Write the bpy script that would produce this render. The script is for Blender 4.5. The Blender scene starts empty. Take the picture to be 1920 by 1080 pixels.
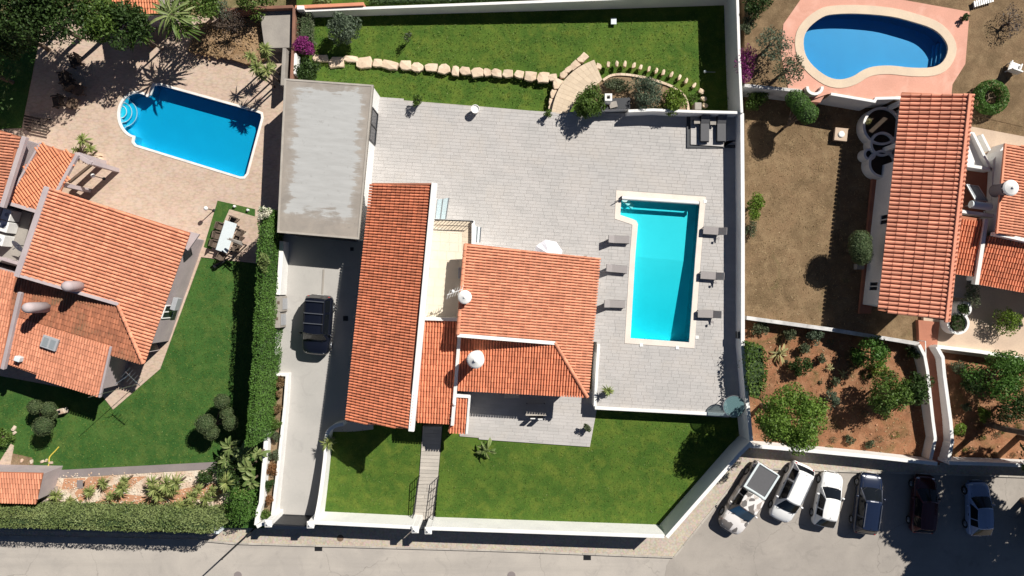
import bpy, math, random
import numpy as np
from mathutils import Vector, Matrix
from mathutils.geometry import tessellate_polygon

# ---------------------------------------------------------------- camera, sky, sun, exposure
SC = bpy.context.scene
COL = SC.collection
R = math.radians
rng = random.Random(7)
nrg = np.random.default_rng(11)
S = 26.0            # photo pixels (1920 wide) per metre on level 0
CH = 48.0           # height the drone hovers at
cam = bpy.data.cameras.new('camera')
cam_o = bpy.data.objects.new('camera', cam)
COL.objects.link(cam_o)
cam_o.location = (0, 0, CH)
cam.sensor_width = 36
cam.lens = 36 * CH / (1920 / S)
cam.clip_start = 0.5
cam.clip_end = 9000
SC.camera = cam_o

SUN_DIR = Vector((0.77, 0.71, 1.0)).normalized()      # towards the sun
elev = math.asin(SUN_DIR.z)
azim = math.atan2(SUN_DIR.x, SUN_DIR.y)
world = bpy.data.worlds.new('World')
SC.world = world
world.use_nodes = True
wn = world.node_tree
bg = wn.nodes['Background']
sky = wn.nodes.new('ShaderNodeTexSky')
sky.sky_type = 'NISHITA'
sky.sun_disc = False
sky.sun_elevation = elev
sky.sun_rotation = azim
sky.altitude = 300
sky.air_density = 0.4
sky.dust_density = 0.05
sky.ozone_density = 1.5
wn.links.new(sky.outputs[0], bg.inputs[0])
bg.inputs[1].default_value = 0.05
sun = bpy.data.lights.new('sun', 'SUN')
sun.energy = 5.0
sun.angle = R(0.5)
sun.color = (1.0, 0.955, 0.88)
sun_o = bpy.data.objects.new('sun', sun)
COL.objects.link(sun_o)
sun_o.rotation_euler = (-SUN_DIR).to_track_quat('-Z', 'Y').to_euler()
sun_o.location = SUN_DIR * 60
SC.view_settings.view_transform = 'Standard'
SC.view_settings.look = 'None'
SC.view_settings.gamma = 1
SC.view_settings.exposure = 0.45
SC.view_settings.use_curve_mapping = False
SC.cycles.max_bounces = 8
SC.cycles.transparent_max_bounces = 12


# ---------------------------------------------------------------- plan helpers
def at(x, y, z=0.0):
    """Survey point: photo pixel + real height -> metres."""
    k = 1 - z / CH
    return Vector(((x - 960) / S * k, (540 - y) / S * k, z))


def ats(pts, z=0.0):
    return [at(p[0], p[1], p[2] if len(p) > 2 else z) for p in pts]


def area2(p):
    return sum(p[i].x * p[(i + 1) % len(p)].y - p[(i + 1) % len(p)].x * p[i].y for i in range(len(p)))


def ccw(p):
    return p if area2(p) > 0 else p[::-1]


def inside(x, y, poly):
    c = False
    n = len(poly)
    j = n - 1
    for i in range(n):
        a, b = poly[i], poly[j]
        if (a.y > y) != (b.y > y) and x < (b.x - a.x) * (y - a.y) / (b.y - a.y) + a.x:
            c = not c
        j = i
    return c


def offset(poly, d):
    """Offset a ccw polygon outwards by d."""
    n = len(poly)
    out = []
    for i in range(n):
        p0, p1, p2 = poly[i - 1], poly[i], poly[(i + 1) % n]
        e1 = Vector((p1.x - p0.x, p1.y - p0.y)).normalized()
        e2 = Vector((p2.x - p1.x, p2.y - p1.y)).normalized()
        n1 = Vector((e1.y, -e1.x))
        n2 = Vector((e2.y, -e2.x))
        m = n1 + n2
        if m.length < 1e-4:
            m = n1
        m.normalize()
        c = max(0.35, m.dot(n1))
        out.append(Vector((p1.x + m.x * d / c, p1.y + m.y * d / c, p1.z)))
    return out


def smooth_loop(pts, n=4):
    """Closed Catmull-Rom through pixel points."""
    out = []
    m = len(pts)
    for i in range(m):
        p0, p1, p2, p3 = (np.array(pts[(i + k) % m], float) for k in (-1, 0, 1, 2))
        for j in range(n):
            t = j / n
            q = 0.5 * (2 * p1 + (p2 - p0) * t + (2 * p0 - 5 * p1 + 4 * p2 - p3) * t * t + (3 * p1 - p0 - 3 * p2 + p3) * t ** 3)
            out.append(tuple(q))
    return out


def smooth_line(pts, n=4):
    out = []
    m = len(pts)
    for i in range(m - 1):
        p0, p1, p2, p3 = (np.array(pts[min(max(i + k, 0), m - 1)], float) for k in (-1, 0, 1, 2))
        for j in range(n):
            t = j / n
            q = 0.5 * (2 * p1 + (p2 - p0) * t + (2 * p0 - 5 * p1 + 4 * p2 - p3) * t * t + (3 * p1 - p0 - 3 * p2 + p3) * t ** 3)
            out.append(tuple(q))
    out.append(tuple(pts[-1]))
    return out


# ---------------------------------------------------------------- objects
def tag(o, label=None, cat=None, group=None, kind=None):
    if label:
        o['label'] = label
    if cat:
        o['category'] = cat
    if group:
        o['group'] = group
    if kind:
        o['kind'] = kind
    return o


def empty(name, loc, label=None, cat=None, group=None):
    o = bpy.data.objects.new(name, None)
    o.empty_display_size = 0.3
    COL.objects.link(o)
    o.location = loc
    return tag(o, label, cat, group)


def adopt(o, parent):
    if parent is not None:
        o.parent = parent
        if parent.type == 'EMPTY':
            o.matrix_parent_inverse = Matrix.Translation(-Vector(parent.location))


def link(name, me, parent=None):
    o = bpy.data.objects.new(name, me)
    COL.objects.link(o)
    adopt(o, parent)
    return o


def copy_tree(o, parent=None):
    c = o.copy()
    COL.objects.link(c)
    if parent is not None:
        c.parent = parent
    for ch in list(o.children):
        copy_tree(ch, c)
    return c


class MB:
    """Collects faces; build() links them as one mesh object."""

    def __init__(self):
        self.v, self.f, self.t = [], [], []

    def add(self, verts, faces, tint=None):
        n = len(self.v)
        self.v += [tuple(p) for p in verts]
        self.f += [tuple(i + n for i in f) for f in faces]
        self.t += [rng.random() if tint is None else tint] * len(faces)
        return self

    def box(self, c, d, rz=0.0, tint=None, taper=1.0):
        hx, hy, hz = d[0] / 2, d[1] / 2, d[2] / 2
        cs, sn = math.cos(rz), math.sin(rz)
        vs = []
        for z, k in ((-hz, 1.0), (hz, taper)):
            for x, y in ((-hx, -hy), (hx, -hy), (hx, hy), (-hx, hy)):
                x, y = x * k, y * k
                vs.append((c[0] + x * cs - y * sn, c[1] + x * sn + y * cs, c[2] + z))
        return self.add(vs, [(3, 2, 1, 0), (4, 5, 6, 7), (0, 1, 5, 4), (1, 2, 6, 5), (2, 3, 7, 6), (3, 0, 4, 7)], tint)

    def bar(self, a, b, w, h, tint=None):
        a, b = Vector(a), Vector(b)
        d = (b - a).normalized()
        up = Vector((0, 0, 1)) if abs(d.z) < 0.95 else Vector((1, 0, 0))
        s = d.cross(up).normalized() * w / 2
        u = s.cross(d).normalized() * h / 2
        vs = [p + q for p in (a, b) for q in (-s - u, s - u, s + u, -s + u)]
        return self.add(vs, [(3, 2, 1, 0), (4, 5, 6, 7), (0, 1, 5, 4), (1, 2, 6, 5), (2, 3, 7, 6), (3, 0, 4, 7)], tint)

    def prism(self, poly, z0, z1=None, tint=None, bottom=True):
        """poly: ccw vectors; z1 None = use each vertex's own z as top."""
        p = ccw(list(poly))
        n = len(p)
        top = [(q.x, q.y, q.z if z1 is None else z1) for q in p]
        bot = [(q.x, q.y, z0) for q in p]
        tris = tessellate_polygon([[Vector((q.x, q.y, 0)) for q in p]])
        fs = []
        for a, b, c in tris:
            if (p[b].x - p[a].x) * (p[c].y - p[a].y) - (p[b].y - p[a].y) * (p[c].x - p[a].x) < 0:
                a, c = c, a
            fs.append((a, b, c))
            if bottom:
                fs.append((c + n, b + n, a + n))
        for i in range(n):
            j = (i + 1) % n
            fs.append((i, i + n, j + n, j))
        return self.add(top + bot, fs, tint)

    def ring(self, inner, outer, z0, z1, tint=None):
        """band between two ccw loops of the same length"""
        n = len(inner)
        vs = [(p.x, p.y, z1) for p in inner] + [(p.x, p.y, z1) for p in outer]
        vs += [(p.x, p.y, z0) for p in inner] + [(p.x, p.y, z0) for p in outer]
        fs = []
        for i in range(n):
            j = (i + 1) % n
            fs += [(i, n + i, n + j, j), (n + i, 3 * n + i, 3 * n + j, n + j), (2 * n + i, i, j, 2 * n + j)]
        return self.add(vs, fs, tint)

    def tube(self, a, b, r0, r1=None, n=8, tint=None):
        r1 = r0 if r1 is None else r1
        a, b = Vector(a), Vector(b)
        d = (b - a).normalized()
        up = Vector((0, 0, 1)) if abs(d.z) < 0.95 else Vector((1, 0, 0))
        s = d.cross(up).normalized()
        u = s.cross(d)
        vs = []
        for p, r in ((a, r0), (b, r1)):
            for i in range(n):
                t = 2 * math.pi * i / n
                vs.append(p + s * math.cos(t) * r + u * math.sin(t) * r)
        fs = [(i, (i + 1) % n, n + (i + 1) % n, n + i) for i in range(n)]
        fs += [tuple(range(n))[::-1], tuple(range(n, 2 * n))]
        return self.add(vs, fs, tint)

    def path(self, pts, r, n=6, tint=None):
        for a, b in zip(pts[:-1], pts[1:]):
            self.tube(a, b, r, r, n, tint)
        return self

    def lathe(self, c, prof, n=16, tint=None):
        vs = []
        for r, z in prof:
            for i in range(n):
                t = 2 * math.pi * i / n
                vs.append((c[0] + r * math.cos(t), c[1] + r * math.sin(t), c[2] + z))
        fs = []
        for k in range(len(prof) - 1):
            for i in range(n):
                j = (i + 1) % n
                fs.append((k * n + i, k * n + j, (k + 1) * n + j, (k + 1) * n + i))
        fs.append(tuple(range(n))[::-1])
        m = (len(prof) - 1) * n
        fs.append(tuple(range(m, m + n)))
        return self.add(vs, fs, tint)

    def ball(self, c, r, n=10, m=6, tint=None):
        rx, ry, rz = r if hasattr(r, '__len__') else (r, r, r)
        vs = []
        for k in range(m + 1):
            a = -math.pi / 2 + math.pi * k / m
            for i in range(n):
                t = 2 * math.pi * i / n
                vs.append((c[0] + rx * math.cos(a) * math.cos(t), c[1] + ry * math.cos(a) * math.sin(t), c[2] + rz * math.sin(a)))
        fs = [(k * n + i, k * n + (i + 1) % n, (k + 1) * n + (i + 1) % n, (k + 1) * n + i) for k in range(m) for i in range(n)]
        return self.add(vs, fs, tint)

    def mesh(self, name, mat, smooth=False):
        me = bpy.data.meshes.new(name)
        me.from_pydata(self.v, [], self.f)
        if mat:
            me.materials.append(mat)
        a = me.attributes.new('tint', 'FLOAT', 'FACE')
        a.data.foreach_set('value', self.t)
        if smooth:
            me.polygons.foreach_set('use_smooth', [True] * len(me.polygons))
        me.update()
        return me

    def build(self, name, mat, parent=None, smooth=False, bevel=0, label=None, kind=None):
        o = link(name, self.mesh(name, mat, smooth), parent)
        if bevel:
            b = o.modifiers.new('bevel', 'BEVEL')
            b.width = bevel
            b.segments = 2
            b.limit_method = 'ANGLE'
        tag(o, label, None, None, kind)
        return o


def np_mesh(name, V, nper, mat, tint):
    """V: (n*nper,3) vertices, consecutive nper form one face."""
    n = len(V) // nper
    me = bpy.data.meshes.new(name)
    me.vertices.add(len(V))
    me.vertices.foreach_set('co', np.ascontiguousarray(V, np.float32).ravel())
    me.loops.add(len(V))
    me.loops.foreach_set('vertex_index', np.arange(len(V), dtype=np.int32))
    me.polygons.add(n)
    me.polygons.foreach_set('loop_start', np.arange(0, len(V), nper, dtype=np.int32))
    me.update(calc_edges=True)
    a = me.attributes.new('tint', 'FLOAT', 'FACE')
    a.data.foreach_set('value', np.ascontiguousarray(tint, np.float32))
    me.materials.append(mat)
    return me


# ---------------------------------------------------------------- materials
def srgb(r, g, b):
    return tuple(((c / 255) / 12.92 if c / 255 <= 0.04045 else ((c / 255 + 0.055) / 1.055) ** 2.4) for c in (r, g, b)) + (1,)


def new_mat(name):
    m = bpy.data.materials.new(name)
    m.use_nodes = True
    nt = m.node_tree
    return m, nt, nt.nodes['Principled BSDF']


def nd(nt, t, **kw):
    n = nt.nodes.new(t)
    for k, v in kw.items():
        if k.startswith('i_'):
            n.inputs[k[2:].replace('_', ' ')].default_value = v
        else:
            setattr(n, k, v)
    return n


def noise(nt, vec, scale, detail=4, rough=0.55, dist=0.0):
    n = nd(nt, 'ShaderNodeTexNoise', i_Scale=scale, i_Detail=detail, i_Roughness=rough, i_Distortion=dist)
    nt.links.new(vec, n.inputs['Vector'])
    return n.outputs['Fac']


def ramp(nt, fac, stops):
    r = nd(nt, 'ShaderNodeValToRGB')
    while len(r.color_ramp.elements) > 1:
        r.color_ramp.elements.remove(r.color_ramp.elements[-1])
    for i, (p, c) in enumerate(stops):
        e = r.color_ramp.elements[0] if i == 0 else r.color_ramp.elements.new(p)
        e.position = p
        e.color = c if hasattr(c, '__len__') else (c, c, c, 1)
    nt.links.new(fac, r.inputs[0])
    return r.outputs[0]


def mix(nt, fac, a, b, mode='MIX'):
    m = nd(nt, 'ShaderNodeMix', data_type='RGBA', blend_type=mode)
    for v, i in ((fac, 0), (a, 6), (b, 7)):
        if hasattr(v, 'node'):
            nt.links.new(v, m.inputs[i])
        else:
            m.inputs[i].default_value = v if (i == 0 or len(v) == 4) else tuple(v) + (1,)
    return m.outputs[2]


def bump(nt, bsdf, h, strength=0.4, dist=0.02):
    b = nd(nt, 'ShaderNodeBump', i_Strength=strength, i_Distance=dist)
    nt.links.new(h, b.inputs['Height'])
    nt.links.new(b.outputs[0], bsdf.inputs['Normal'])


def position(nt):
    return nd(nt, 'ShaderNodeNewGeometry').outputs['Position']


def objcoord(nt):
    return nd(nt, 'ShaderNodeTexCoord').outputs['Object']


def tint(nt):
    return nd(nt, 'ShaderNodeAttribute', attribute_name='tint').outputs['Fac']


def surf(name, a, b=None, scale=2.0, fine=25.0, rough=0.8, bmp=0.3, bdist=0.01, metal=0.0, coat=0.0, use_tint=0.0, contrast=0.3, spec=0.4, mottles=None, cells=None):
    """General worn surface: two colours mixed by noise (and by each piece's own tint), fine grain in the relief."""
    m, nt, bs = new_mat(name)
    p = position(nt)
    b = b or tuple(c * 0.82 for c in a[:3]) + (1,)
    n1 = noise(nt, p, scale, 5)
    f = ramp(nt, n1, [(0.5 - contrast / 2, 0.0), (0.5 + contrast / 2, 1.0)])
    c = mix(nt, f, a, b)
    if use_tint:
        t = ramp(nt, tint(nt), [(0, 1 - use_tint), (1, 1 + use_tint * 0.6)])
        c = mix(nt, 1.0, c, t, 'MULTIPLY')
    n2 = noise(nt, p, fine, 3)
    c = mix(nt, 0.22, c, ramp(nt, n2, [(0.3, 0.55), (0.7, 1.0)]), 'MULTIPLY')
    if mottles:
        mc, ms, lo, hi = mottles
        c = mix(nt, ramp(nt, noise(nt, p, ms, 6, 0.65, 0.6), [(lo, 0.0), (hi, 1.0)]), c, mc)
    if cells:
        vo = nd(nt, 'ShaderNodeTexVoronoi', i_Scale=cells[0])
        mpv = nd(nt, 'ShaderNodeMapping')
        mpv.inputs['Rotation'].default_value = (0, 0, cells[2])
        mpv.inputs['Scale'].default_value = (1, cells[3], 1)
        nt.links.new(p, mpv.inputs['Vector'])
        nt.links.new(mpv.outputs[0], vo.inputs['Vector'])
        c = mix(nt, cells[1], c, vo.outputs['Color'], 'SOFT_LIGHT')
        c = mix(nt, 1.0, c, ramp(nt, vo.outputs['Distance'], [(0.45, 1.0), (0.75, 0.86)]), 'MULTIPLY')
    nt.links.new(c, bs.inputs['Base Color'])
    bs.inputs['Roughness'].default_value = rough
    bs.inputs['Metallic'].default_value = metal
    bs.inputs['Coat Weight'].default_value = coat
    bs.inputs['Specular IOR Level'].default_value = spec
    if bmp:
        bump(nt, bs, n2, bmp, bdist)
    return m


def lawn_mat(name, base, dark, yellow, bare, bare_amt=0.62):
    m, nt, bs = new_mat(name)
    p = position(nt)
    c = mix(nt, ramp(nt, noise(nt, p, 0.55, 5, 0.6, 0.4), [(0.36, 0.0), (0.62, 1.0)]), base, dark)
    c = mix(nt, ramp(nt, noise(nt, p, 1.3, 4, 0.6, 0.3), [(0.45, 0.0), (0.75, 0.85)]), c, yellow)
    c = mix(nt, ramp(nt, noise(nt, p, 0.42, 7, 0.7, 0.8), [(bare_amt, 0.0), (bare_amt + 0.12, 0.8)]), c, bare)
    g = noise(nt, p, 9, 6, 0.75)
    c = mix(nt, 0.55, c, ramp(nt, g, [(0.3, 0.35), (0.55, 0.9), (0.75, 1.25)]), 'MULTIPLY')
    nt.links.new(c, bs.inputs['Base Color'])
    bs.inputs['Roughness'].default_value = 0.9
    bs.inputs['Specular IOR Level'].default_value = 0.15
    bump(nt, bs, noise(nt, p, 14, 6, 0.8), 0.9, 0.06)
    return m


def leaf_mat(name, a, b, trans=0.3, rough=0.55):
    m, nt, bs = new_mat(name)
    c = mix(nt, tint(nt), a, b)
    nt.links.new(c, bs.inputs['Base Color'])
    bs.inputs['Roughness'].default_value = rough
    bs.inputs['Specular IOR Level'].default_value = 0.3
    tr = nd(nt, 'ShaderNodeBsdfTranslucent')
    nt.links.new(c, tr.inputs[0])
    mx = nd(nt, 'ShaderNodeMixShader')
    mx.inputs[0].default_value = trans
    nt.links.new(bs.outputs[0], mx.inputs[1])
    nt.links.new(tr.outputs[0], mx.inputs[2])
    nt.links.new(mx.outputs[0], nt.nodes['Material Output'].inputs[0])
    return m


def water_mat(name, absorb, density):
    m, nt, bs = new_mat(name)
    out = nt.nodes['Material Output']
    nt.nodes.remove(bs)
    tr = nd(nt, 'ShaderNodeBsdfTransparent')
    gl = nd(nt, 'ShaderNodeBsdfGlossy', i_Roughness=0.02)
    fr = nd(nt, 'ShaderNodeFresnel', i_IOR=1.33)
    p = position(nt)
    b = nd(nt, 'ShaderNodeBump', i_Strength=0.2, i_Distance=0.015)
    nt.links.new(noise(nt, p, 5, 3, 0.6, 0.5), b.inputs['Height'])
    nt.links.new(b.outputs[0], gl.inputs['Normal'])
    nt.links.new(b.outputs[0], fr.inputs['Normal'])
    mx = nd(nt, 'ShaderNodeMixShader')
    nt.links.new(fr.outputs[0], mx.inputs[0])
    nt.links.new(tr.outputs[0], mx.inputs[1])
    nt.links.new(gl.outputs[0], mx.inputs[2])
    nt.links.new(mx.outputs[0], out.inputs[0])
    va = nd(nt, 'ShaderNodeVolumeAbsorption', i_Density=density)
    va.inputs['Color'].default_value = absorb
    nt.links.new(va.outputs[0], out.inputs['Volume'])
    return m


def plain(name, c, rough=0.5, metal=0.0, coat=0.0, spec=0.5):
    m, nt, bs = new_mat(name)
    p = objcoord(nt)
    v = mix(nt, 0.25, c, ramp(nt, noise(nt, p, 6, 4), [(0.3, 0.6), (0.7, 1.0)]), 'MULTIPLY')
    nt.links.new(v, bs.inputs['Base Color'])
    bs.inputs['Roughness'].default_value = rough
    bs.inputs['Metallic'].default_value = metal
    bs.inputs['Coat Weight'].default_value = coat
    bs.inputs['Specular IOR Level'].default_value = spec
    return m


def glass_mat(name, c, alpha):
    m, nt, bs = new_mat(name)
    out = nt.nodes['Material Output']
    bs.inputs['Base Color'].default_value = c
    bs.inputs['Roughness'].default_value = 0.08
    tr = nd(nt, 'ShaderNodeBsdfTransparent')
    tr.inputs[0].default_value = tuple(0.5 + 0.5 * v for v in c[:3]) + (1,)
    mx = nd(nt, 'ShaderNodeMixShader')
    mx.inputs[0].default_value = alpha
    nt.links.new(tr.outputs[0], mx.inputs[1])
    nt.links.new(bs.outputs[0], mx.inputs[2])
    nt.links.new(mx.outputs[0], out.inputs[0])
    return m


def asphalt(name, a, b, stain, streak=0.0, cracks=0.35):
    """Bleached asphalt with mended patches, fine cracks, oil stains and faint tyre tracks along the lane."""
    m, nt, bs = new_mat(name)
    p = position(nt)
    c = mix(nt, ramp(nt, noise(nt, p, 0.3, 6, 0.6, 0.5), [(0.38, 0.0), (0.62, 1.0)]), a, b)
    c = mix(nt, ramp(nt, noise(nt, p, 0.75, 7, 0.7, 1.2), [(0.55, 0.0), (0.78, 0.8)]), c, stain)
    mp = nd(nt, 'ShaderNodeMapping')
    mp.inputs['Scale'].default_value = (0.06, 1.1, 1)
    nt.links.new(p, mp.inputs['Vector'])
    c = mix(nt, ramp(nt, noise(nt, mp.outputs[0], 1.0, 4, 0.6, 0.2), [(0.5, 0.0), (0.75, streak)]), c, stain)
    v = nd(nt, 'ShaderNodeTexVoronoi', feature='DISTANCE_TO_EDGE', i_Scale=0.22)
    wob = nd(nt, 'ShaderNodeTexNoise', i_Scale=1.6, i_Detail=5)
    nt.links.new(p, wob.inputs['Vector'])
    ad = nd(nt, 'ShaderNodeMixRGB', blend_type='LINEAR_LIGHT')
    ad.inputs[0].default_value = 0.35
    nt.links.new(p, ad.inputs[1])
    nt.links.new(wob.outputs['Color'], ad.inputs[2])
    nt.links.new(ad.outputs[0], v.inputs['Vector'])
    crack = ramp(nt, v.outputs['Distance'], [(0.0, cracks), (0.003, cracks * 0.9), (0.006, 0.0)])
    gate = ramp(nt, noise(nt, p, 0.2, 3), [(0.48, 0.0), (0.58, 1.0)])
    k = nd(nt, 'ShaderNodeMath', operation='MULTIPLY')
    nt.links.new(crack, k.inputs[0])
    nt.links.new(gate, k.inputs[1])
    c = mix(nt, k.outputs[0], c, (0.09, 0.08, 0.072, 1))
    g = noise(nt, p, 22, 4, 0.7)
    c = mix(nt, 0.3, c, ramp(nt, g, [(0.3, 0.6), (0.7, 1.05)]), 'MULTIPLY')
    nt.links.new(c, bs.inputs['Base Color'])
    bs.inputs['Roughness'].default_value = 0.92
    bs.inputs['Specular IOR Level'].default_value = 0.3
    bump(nt, bs, g, 0.4, 0.012)
    return m


M = {}
M['white'] = surf('white_render', (0.82, 0.81, 0.78, 1), (0.75, 0.74, 0.72, 1), 0.8, 12, 0.85, 0.25, 0.01, mottles=((0.52, 0.50, 0.47, 1), 2.2, 0.60, 0.85))
M['white_dirty'] = surf('weathered_white', (0.62, 0.61, 0.6, 1), (0.42, 0.41, 0.4, 1), 1.2, 9, 0.85, 0.3, 0.01, mottles=((0.22, 0.2, 0.18, 1), 1.6, 0.58, 0.75))
M['lilac'] = surf('pale_mauve_render', (0.47, 0.40, 0.40, 1), (0.40, 0.34, 0.35, 1), 1.0, 12, 0.85, 0.25)
M['cream'] = surf('cream_floor_tile', (0.74, 0.66, 0.535, 1), (0.69, 0.615, 0.495, 1), 1.5, 20, 0.6, 0.1, use_tint=0.05)
M['cream_dark'] = surf('cream_border_tile', (0.66, 0.56, 0.43, 1), (0.61, 0.515, 0.395, 1), 1.5, 20, 0.6, 0.1, use_tint=0.05)
M['paver'] = surf('grey_stone_paver', (0.4750, 0.4511, 0.4350, 1), (0.4275, 0.4123, 0.4000, 1), 0.5, 14, 0.85, 0.3, 0.01, use_tint=0.06, mottles=((0.4465, 0.4123, 0.3800, 1), 0.3, 0.5, 0.75))
M['joint'] = surf('paver_joint', (0.45, 0.42, 0.39, 1), None, 1.0, 20, 0.9, 0.4)
M['drive'] = asphalt('driveway_concrete', (0.45, 0.43, 0.405, 1), (0.40, 0.385, 0.365, 1), (0.34, 0.325, 0.31, 1), 0.0, 0.0)
M['road'] = asphalt('bleached_asphalt', (0.45, 0.41, 0.365, 1), (0.385, 0.352, 0.318, 1), (0.30, 0.275, 0.25, 1), 0.5)
M['park'] = asphalt('parking_asphalt', (0.375, 0.338, 0.30, 1), (0.315, 0.285, 0.255, 1), (0.225, 0.205, 0.185, 1), 0.2)
M['walk'] = surf('pavement_cobble', (0.50, 0.43, 0.345, 1), (0.44, 0.38, 0.31, 1), 0.8, 9, 0.9, 0.6, 0.02, use_tint=0.12, cells=(7.0, 0.14, 0.1, 1.0))
M['kerb'] = surf('kerb_concrete', (0.46, 0.42, 0.37, 1), None, 1.5, 15, 0.9, 0.3, use_tint=0.12)
M['pink'] = surf('beige_stamped_paving', (0.51, 0.39, 0.305, 1), (0.46, 0.345, 0.268, 1), 0.8, 7, 0.9, 0.5, 0.02, use_tint=0.12, mottles=((0.51, 0.42, 0.345, 1), 0.9, 0.5, 0.8), cells=(3.4, 0.05, 0.3, 2.2))
M['salmon'] = surf('salmon_terrace_tile', (0.68, 0.34, 0.25, 1), (0.62, 0.31, 0.225, 1), 0.7, 10, 0.8, 0.25, use_tint=0.06, mottles=((0.70, 0.40, 0.31, 1), 0.8, 0.5, 0.8))
M['stair'] = surf('terracotta_stair', (0.42, 0.17, 0.105, 1), (0.36, 0.145, 0.09, 1), 1.5, 12, 0.85, 0.3, use_tint=0.1)
M['tan_pave'] = surf('tan_paving', (0.56, 0.43, 0.32, 1), (0.49, 0.37, 0.28, 1), 0.8, 9, 0.9, 0.4, use_tint=0.1)
M['coping'] = surf('pool_coping', (0.76, 0.68, 0.60, 1), (0.70, 0.62, 0.55, 1), 1.0, 14, 0.8, 0.2)
M['coping_white'] = surf('pale_pool_coping', (0.80, 0.78, 0.74, 1), None, 1.0, 14, 0.8, 0.2)
M['coping_sand'] = surf('sand_pool_coping', (0.66, 0.53, 0.39, 1), (0.6, 0.48, 0.36, 1), 1.0, 14, 0.8, 0.2)
M['grass'] = lawn_mat('green_lawn', (0.0903, 0.1575, 0.0224, 1), (0.0559, 0.1170, 0.0168, 1), (0.1462, 0.1890, 0.0294, 1), (0.2322, 0.1980, 0.0805, 1), 0.66)
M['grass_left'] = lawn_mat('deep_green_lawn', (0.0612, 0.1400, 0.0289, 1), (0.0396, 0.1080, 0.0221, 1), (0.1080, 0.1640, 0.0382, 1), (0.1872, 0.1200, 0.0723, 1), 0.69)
M['dry'] = lawn_mat('dry_tan_lawn', (0.2485, 0.1635, 0.0918, 1), (0.1730, 0.1169, 0.0640, 1), (0.3173, 0.2228, 0.1271, 1), (0.1501, 0.1280, 0.0574, 1), 0.6)
M['red_soil'] = lawn_mat('red_garden_soil', (0.3600, 0.1634, 0.0840, 1), (0.2400, 0.1161, 0.0600, 1), (0.4400, 0.2408, 0.1360, 1), (0.1600, 0.1204, 0.0480, 1), 0.54)
M['tan_soil'] = lawn_mat('stony_tan_soil', (0.36, 0.24, 0.13, 1), (0.27, 0.17, 0.09, 1), (0.44, 0.31, 0.2, 1), (0.2, 0.14, 0.08, 1), 0.6)
M['bed_soil'] = lawn_mat('brown_bed_soil', (0.30, 0.21, 0.13, 1), (0.22, 0.15, 0.09, 1), (0.36, 0.26, 0.16, 1), (0.13, 0.11, 0.05, 1), 0.62)
M['gravel'] = surf('white_gravel', (0.66, 0.58, 0.48, 1), (0.50, 0.34, 0.24, 1), 1.2, 9, 0.95, 0.9, 0.05, use_tint=0.2)
M['gravel_clay'] = surf('clay_bed', (0.50, 0.26, 0.15, 1), (0.42, 0.22, 0.13, 1), 1.2, 9, 0.95, 0.7, 0.04)
M['land'] = lawn_mat('open_land', (0.260, 0.195, 0.104, 1), (0.156, 0.143, 0.065, 1), (0.325, 0.260, 0.143, 1), (0.117, 0.130, 0.052, 1), 0.55)
M['sandstone'] = surf('sandstone', (0.70, 0.56, 0.42, 1), (0.62, 0.47, 0.34, 1), 1.5, 8, 0.9, 0.5, 0.02, use_tint=0.12)
M['sandpath'] = surf('sand_path_paving', (0.62, 0.50, 0.37, 1), (0.56, 0.45, 0.33, 1), 0.8, 12, 0.9, 0.4, use_tint=0.1)
M['plank'] = surf('grey_walk_slab', (0.50, 0.455, 0.40, 1), (0.44, 0.405, 0.36, 1), 1.0, 14, 0.85, 0.3, use_tint=0.12)
M['greyrock'] = surf('garden_rock', (0.42, 0.36, 0.3, 1), (0.25, 0.2, 0.17, 1), 2.5, 10, 0.95, 0.7, 0.04, use_tint=0.2)


def tile_mat(name, a, b, dirt, amt=0.62, t=0.16):
    return surf(name, a, b, 1.1, 22, 0.85, 0.3, 0.01, use_tint=t, contrast=0.5, mottles=(dirt, 0.55, amt, amt + 0.2))


M['tile'] = tile_mat('terracotta_tile', (0.80, 0.275, 0.145, 1), (0.72, 0.235, 0.12, 1), (0.46, 0.16, 0.09, 1), 0.58, 0.26)
M['tile_soft'] = tile_mat('pale_terracotta_tile', (0.74, 0.315, 0.19, 1), (0.66, 0.265, 0.155, 1), (0.50, 0.20, 0.125, 1), 0.56, 0.24)
M['tile_old'] = tile_mat('weathered_tile', (0.50, 0.19, 0.10, 1), (0.36, 0.14, 0.08, 1), (0.16, 0.11, 0.06, 1), 0.5, 0.3)
M['tile_rose'] = tile_mat('rose_tile', (0.80, 0.335, 0.215, 1), (0.72, 0.295, 0.19, 1), (0.60, 0.245, 0.16, 1), 0.58, 0.22)
M['tile_bright'] = tile_mat('bright_orange_tile', (0.74, 0.28, 0.145, 1), (0.68, 0.25, 0.13, 1), (0.5, 0.16, 0.08, 1), 0.62)
M['tile_bed'] = surf('tile_channel', (0.52, 0.20, 0.11, 1), (0.42, 0.16, 0.09, 1), 2.0, 20, 0.9, 0.3)  # darker than the tiles: shade in the gaps is put into the colour
M['rustwall'] = surf('red_brown_wall_coping', (0.27, 0.13, 0.085, 1), (0.20, 0.1, 0.07, 1), 1.5, 14, 0.85, 0.3, use_tint=0.15)
M['dark_metal'] = plain('dark_grey_metal', (0.045, 0.047, 0.052, 1), 0.45, 0.6)
M['steel'] = plain('brushed_steel', (0.55, 0.56, 0.58, 1), 0.3, 0.9)
M['grey_cushion'] = plain('charcoal_cushion', (0.105, 0.105, 0.112, 1), 0.9)
M['lounger'] = plain('taupe_lounger_fabric', (0.30, 0.275, 0.27, 1), 0.85)
M['wicker'] = surf('dark_wicker', (0.045, 0.032, 0.025, 1), (0.07, 0.05, 0.038, 1), 8, 30, 0.8, 0.8, 0.02)
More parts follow.
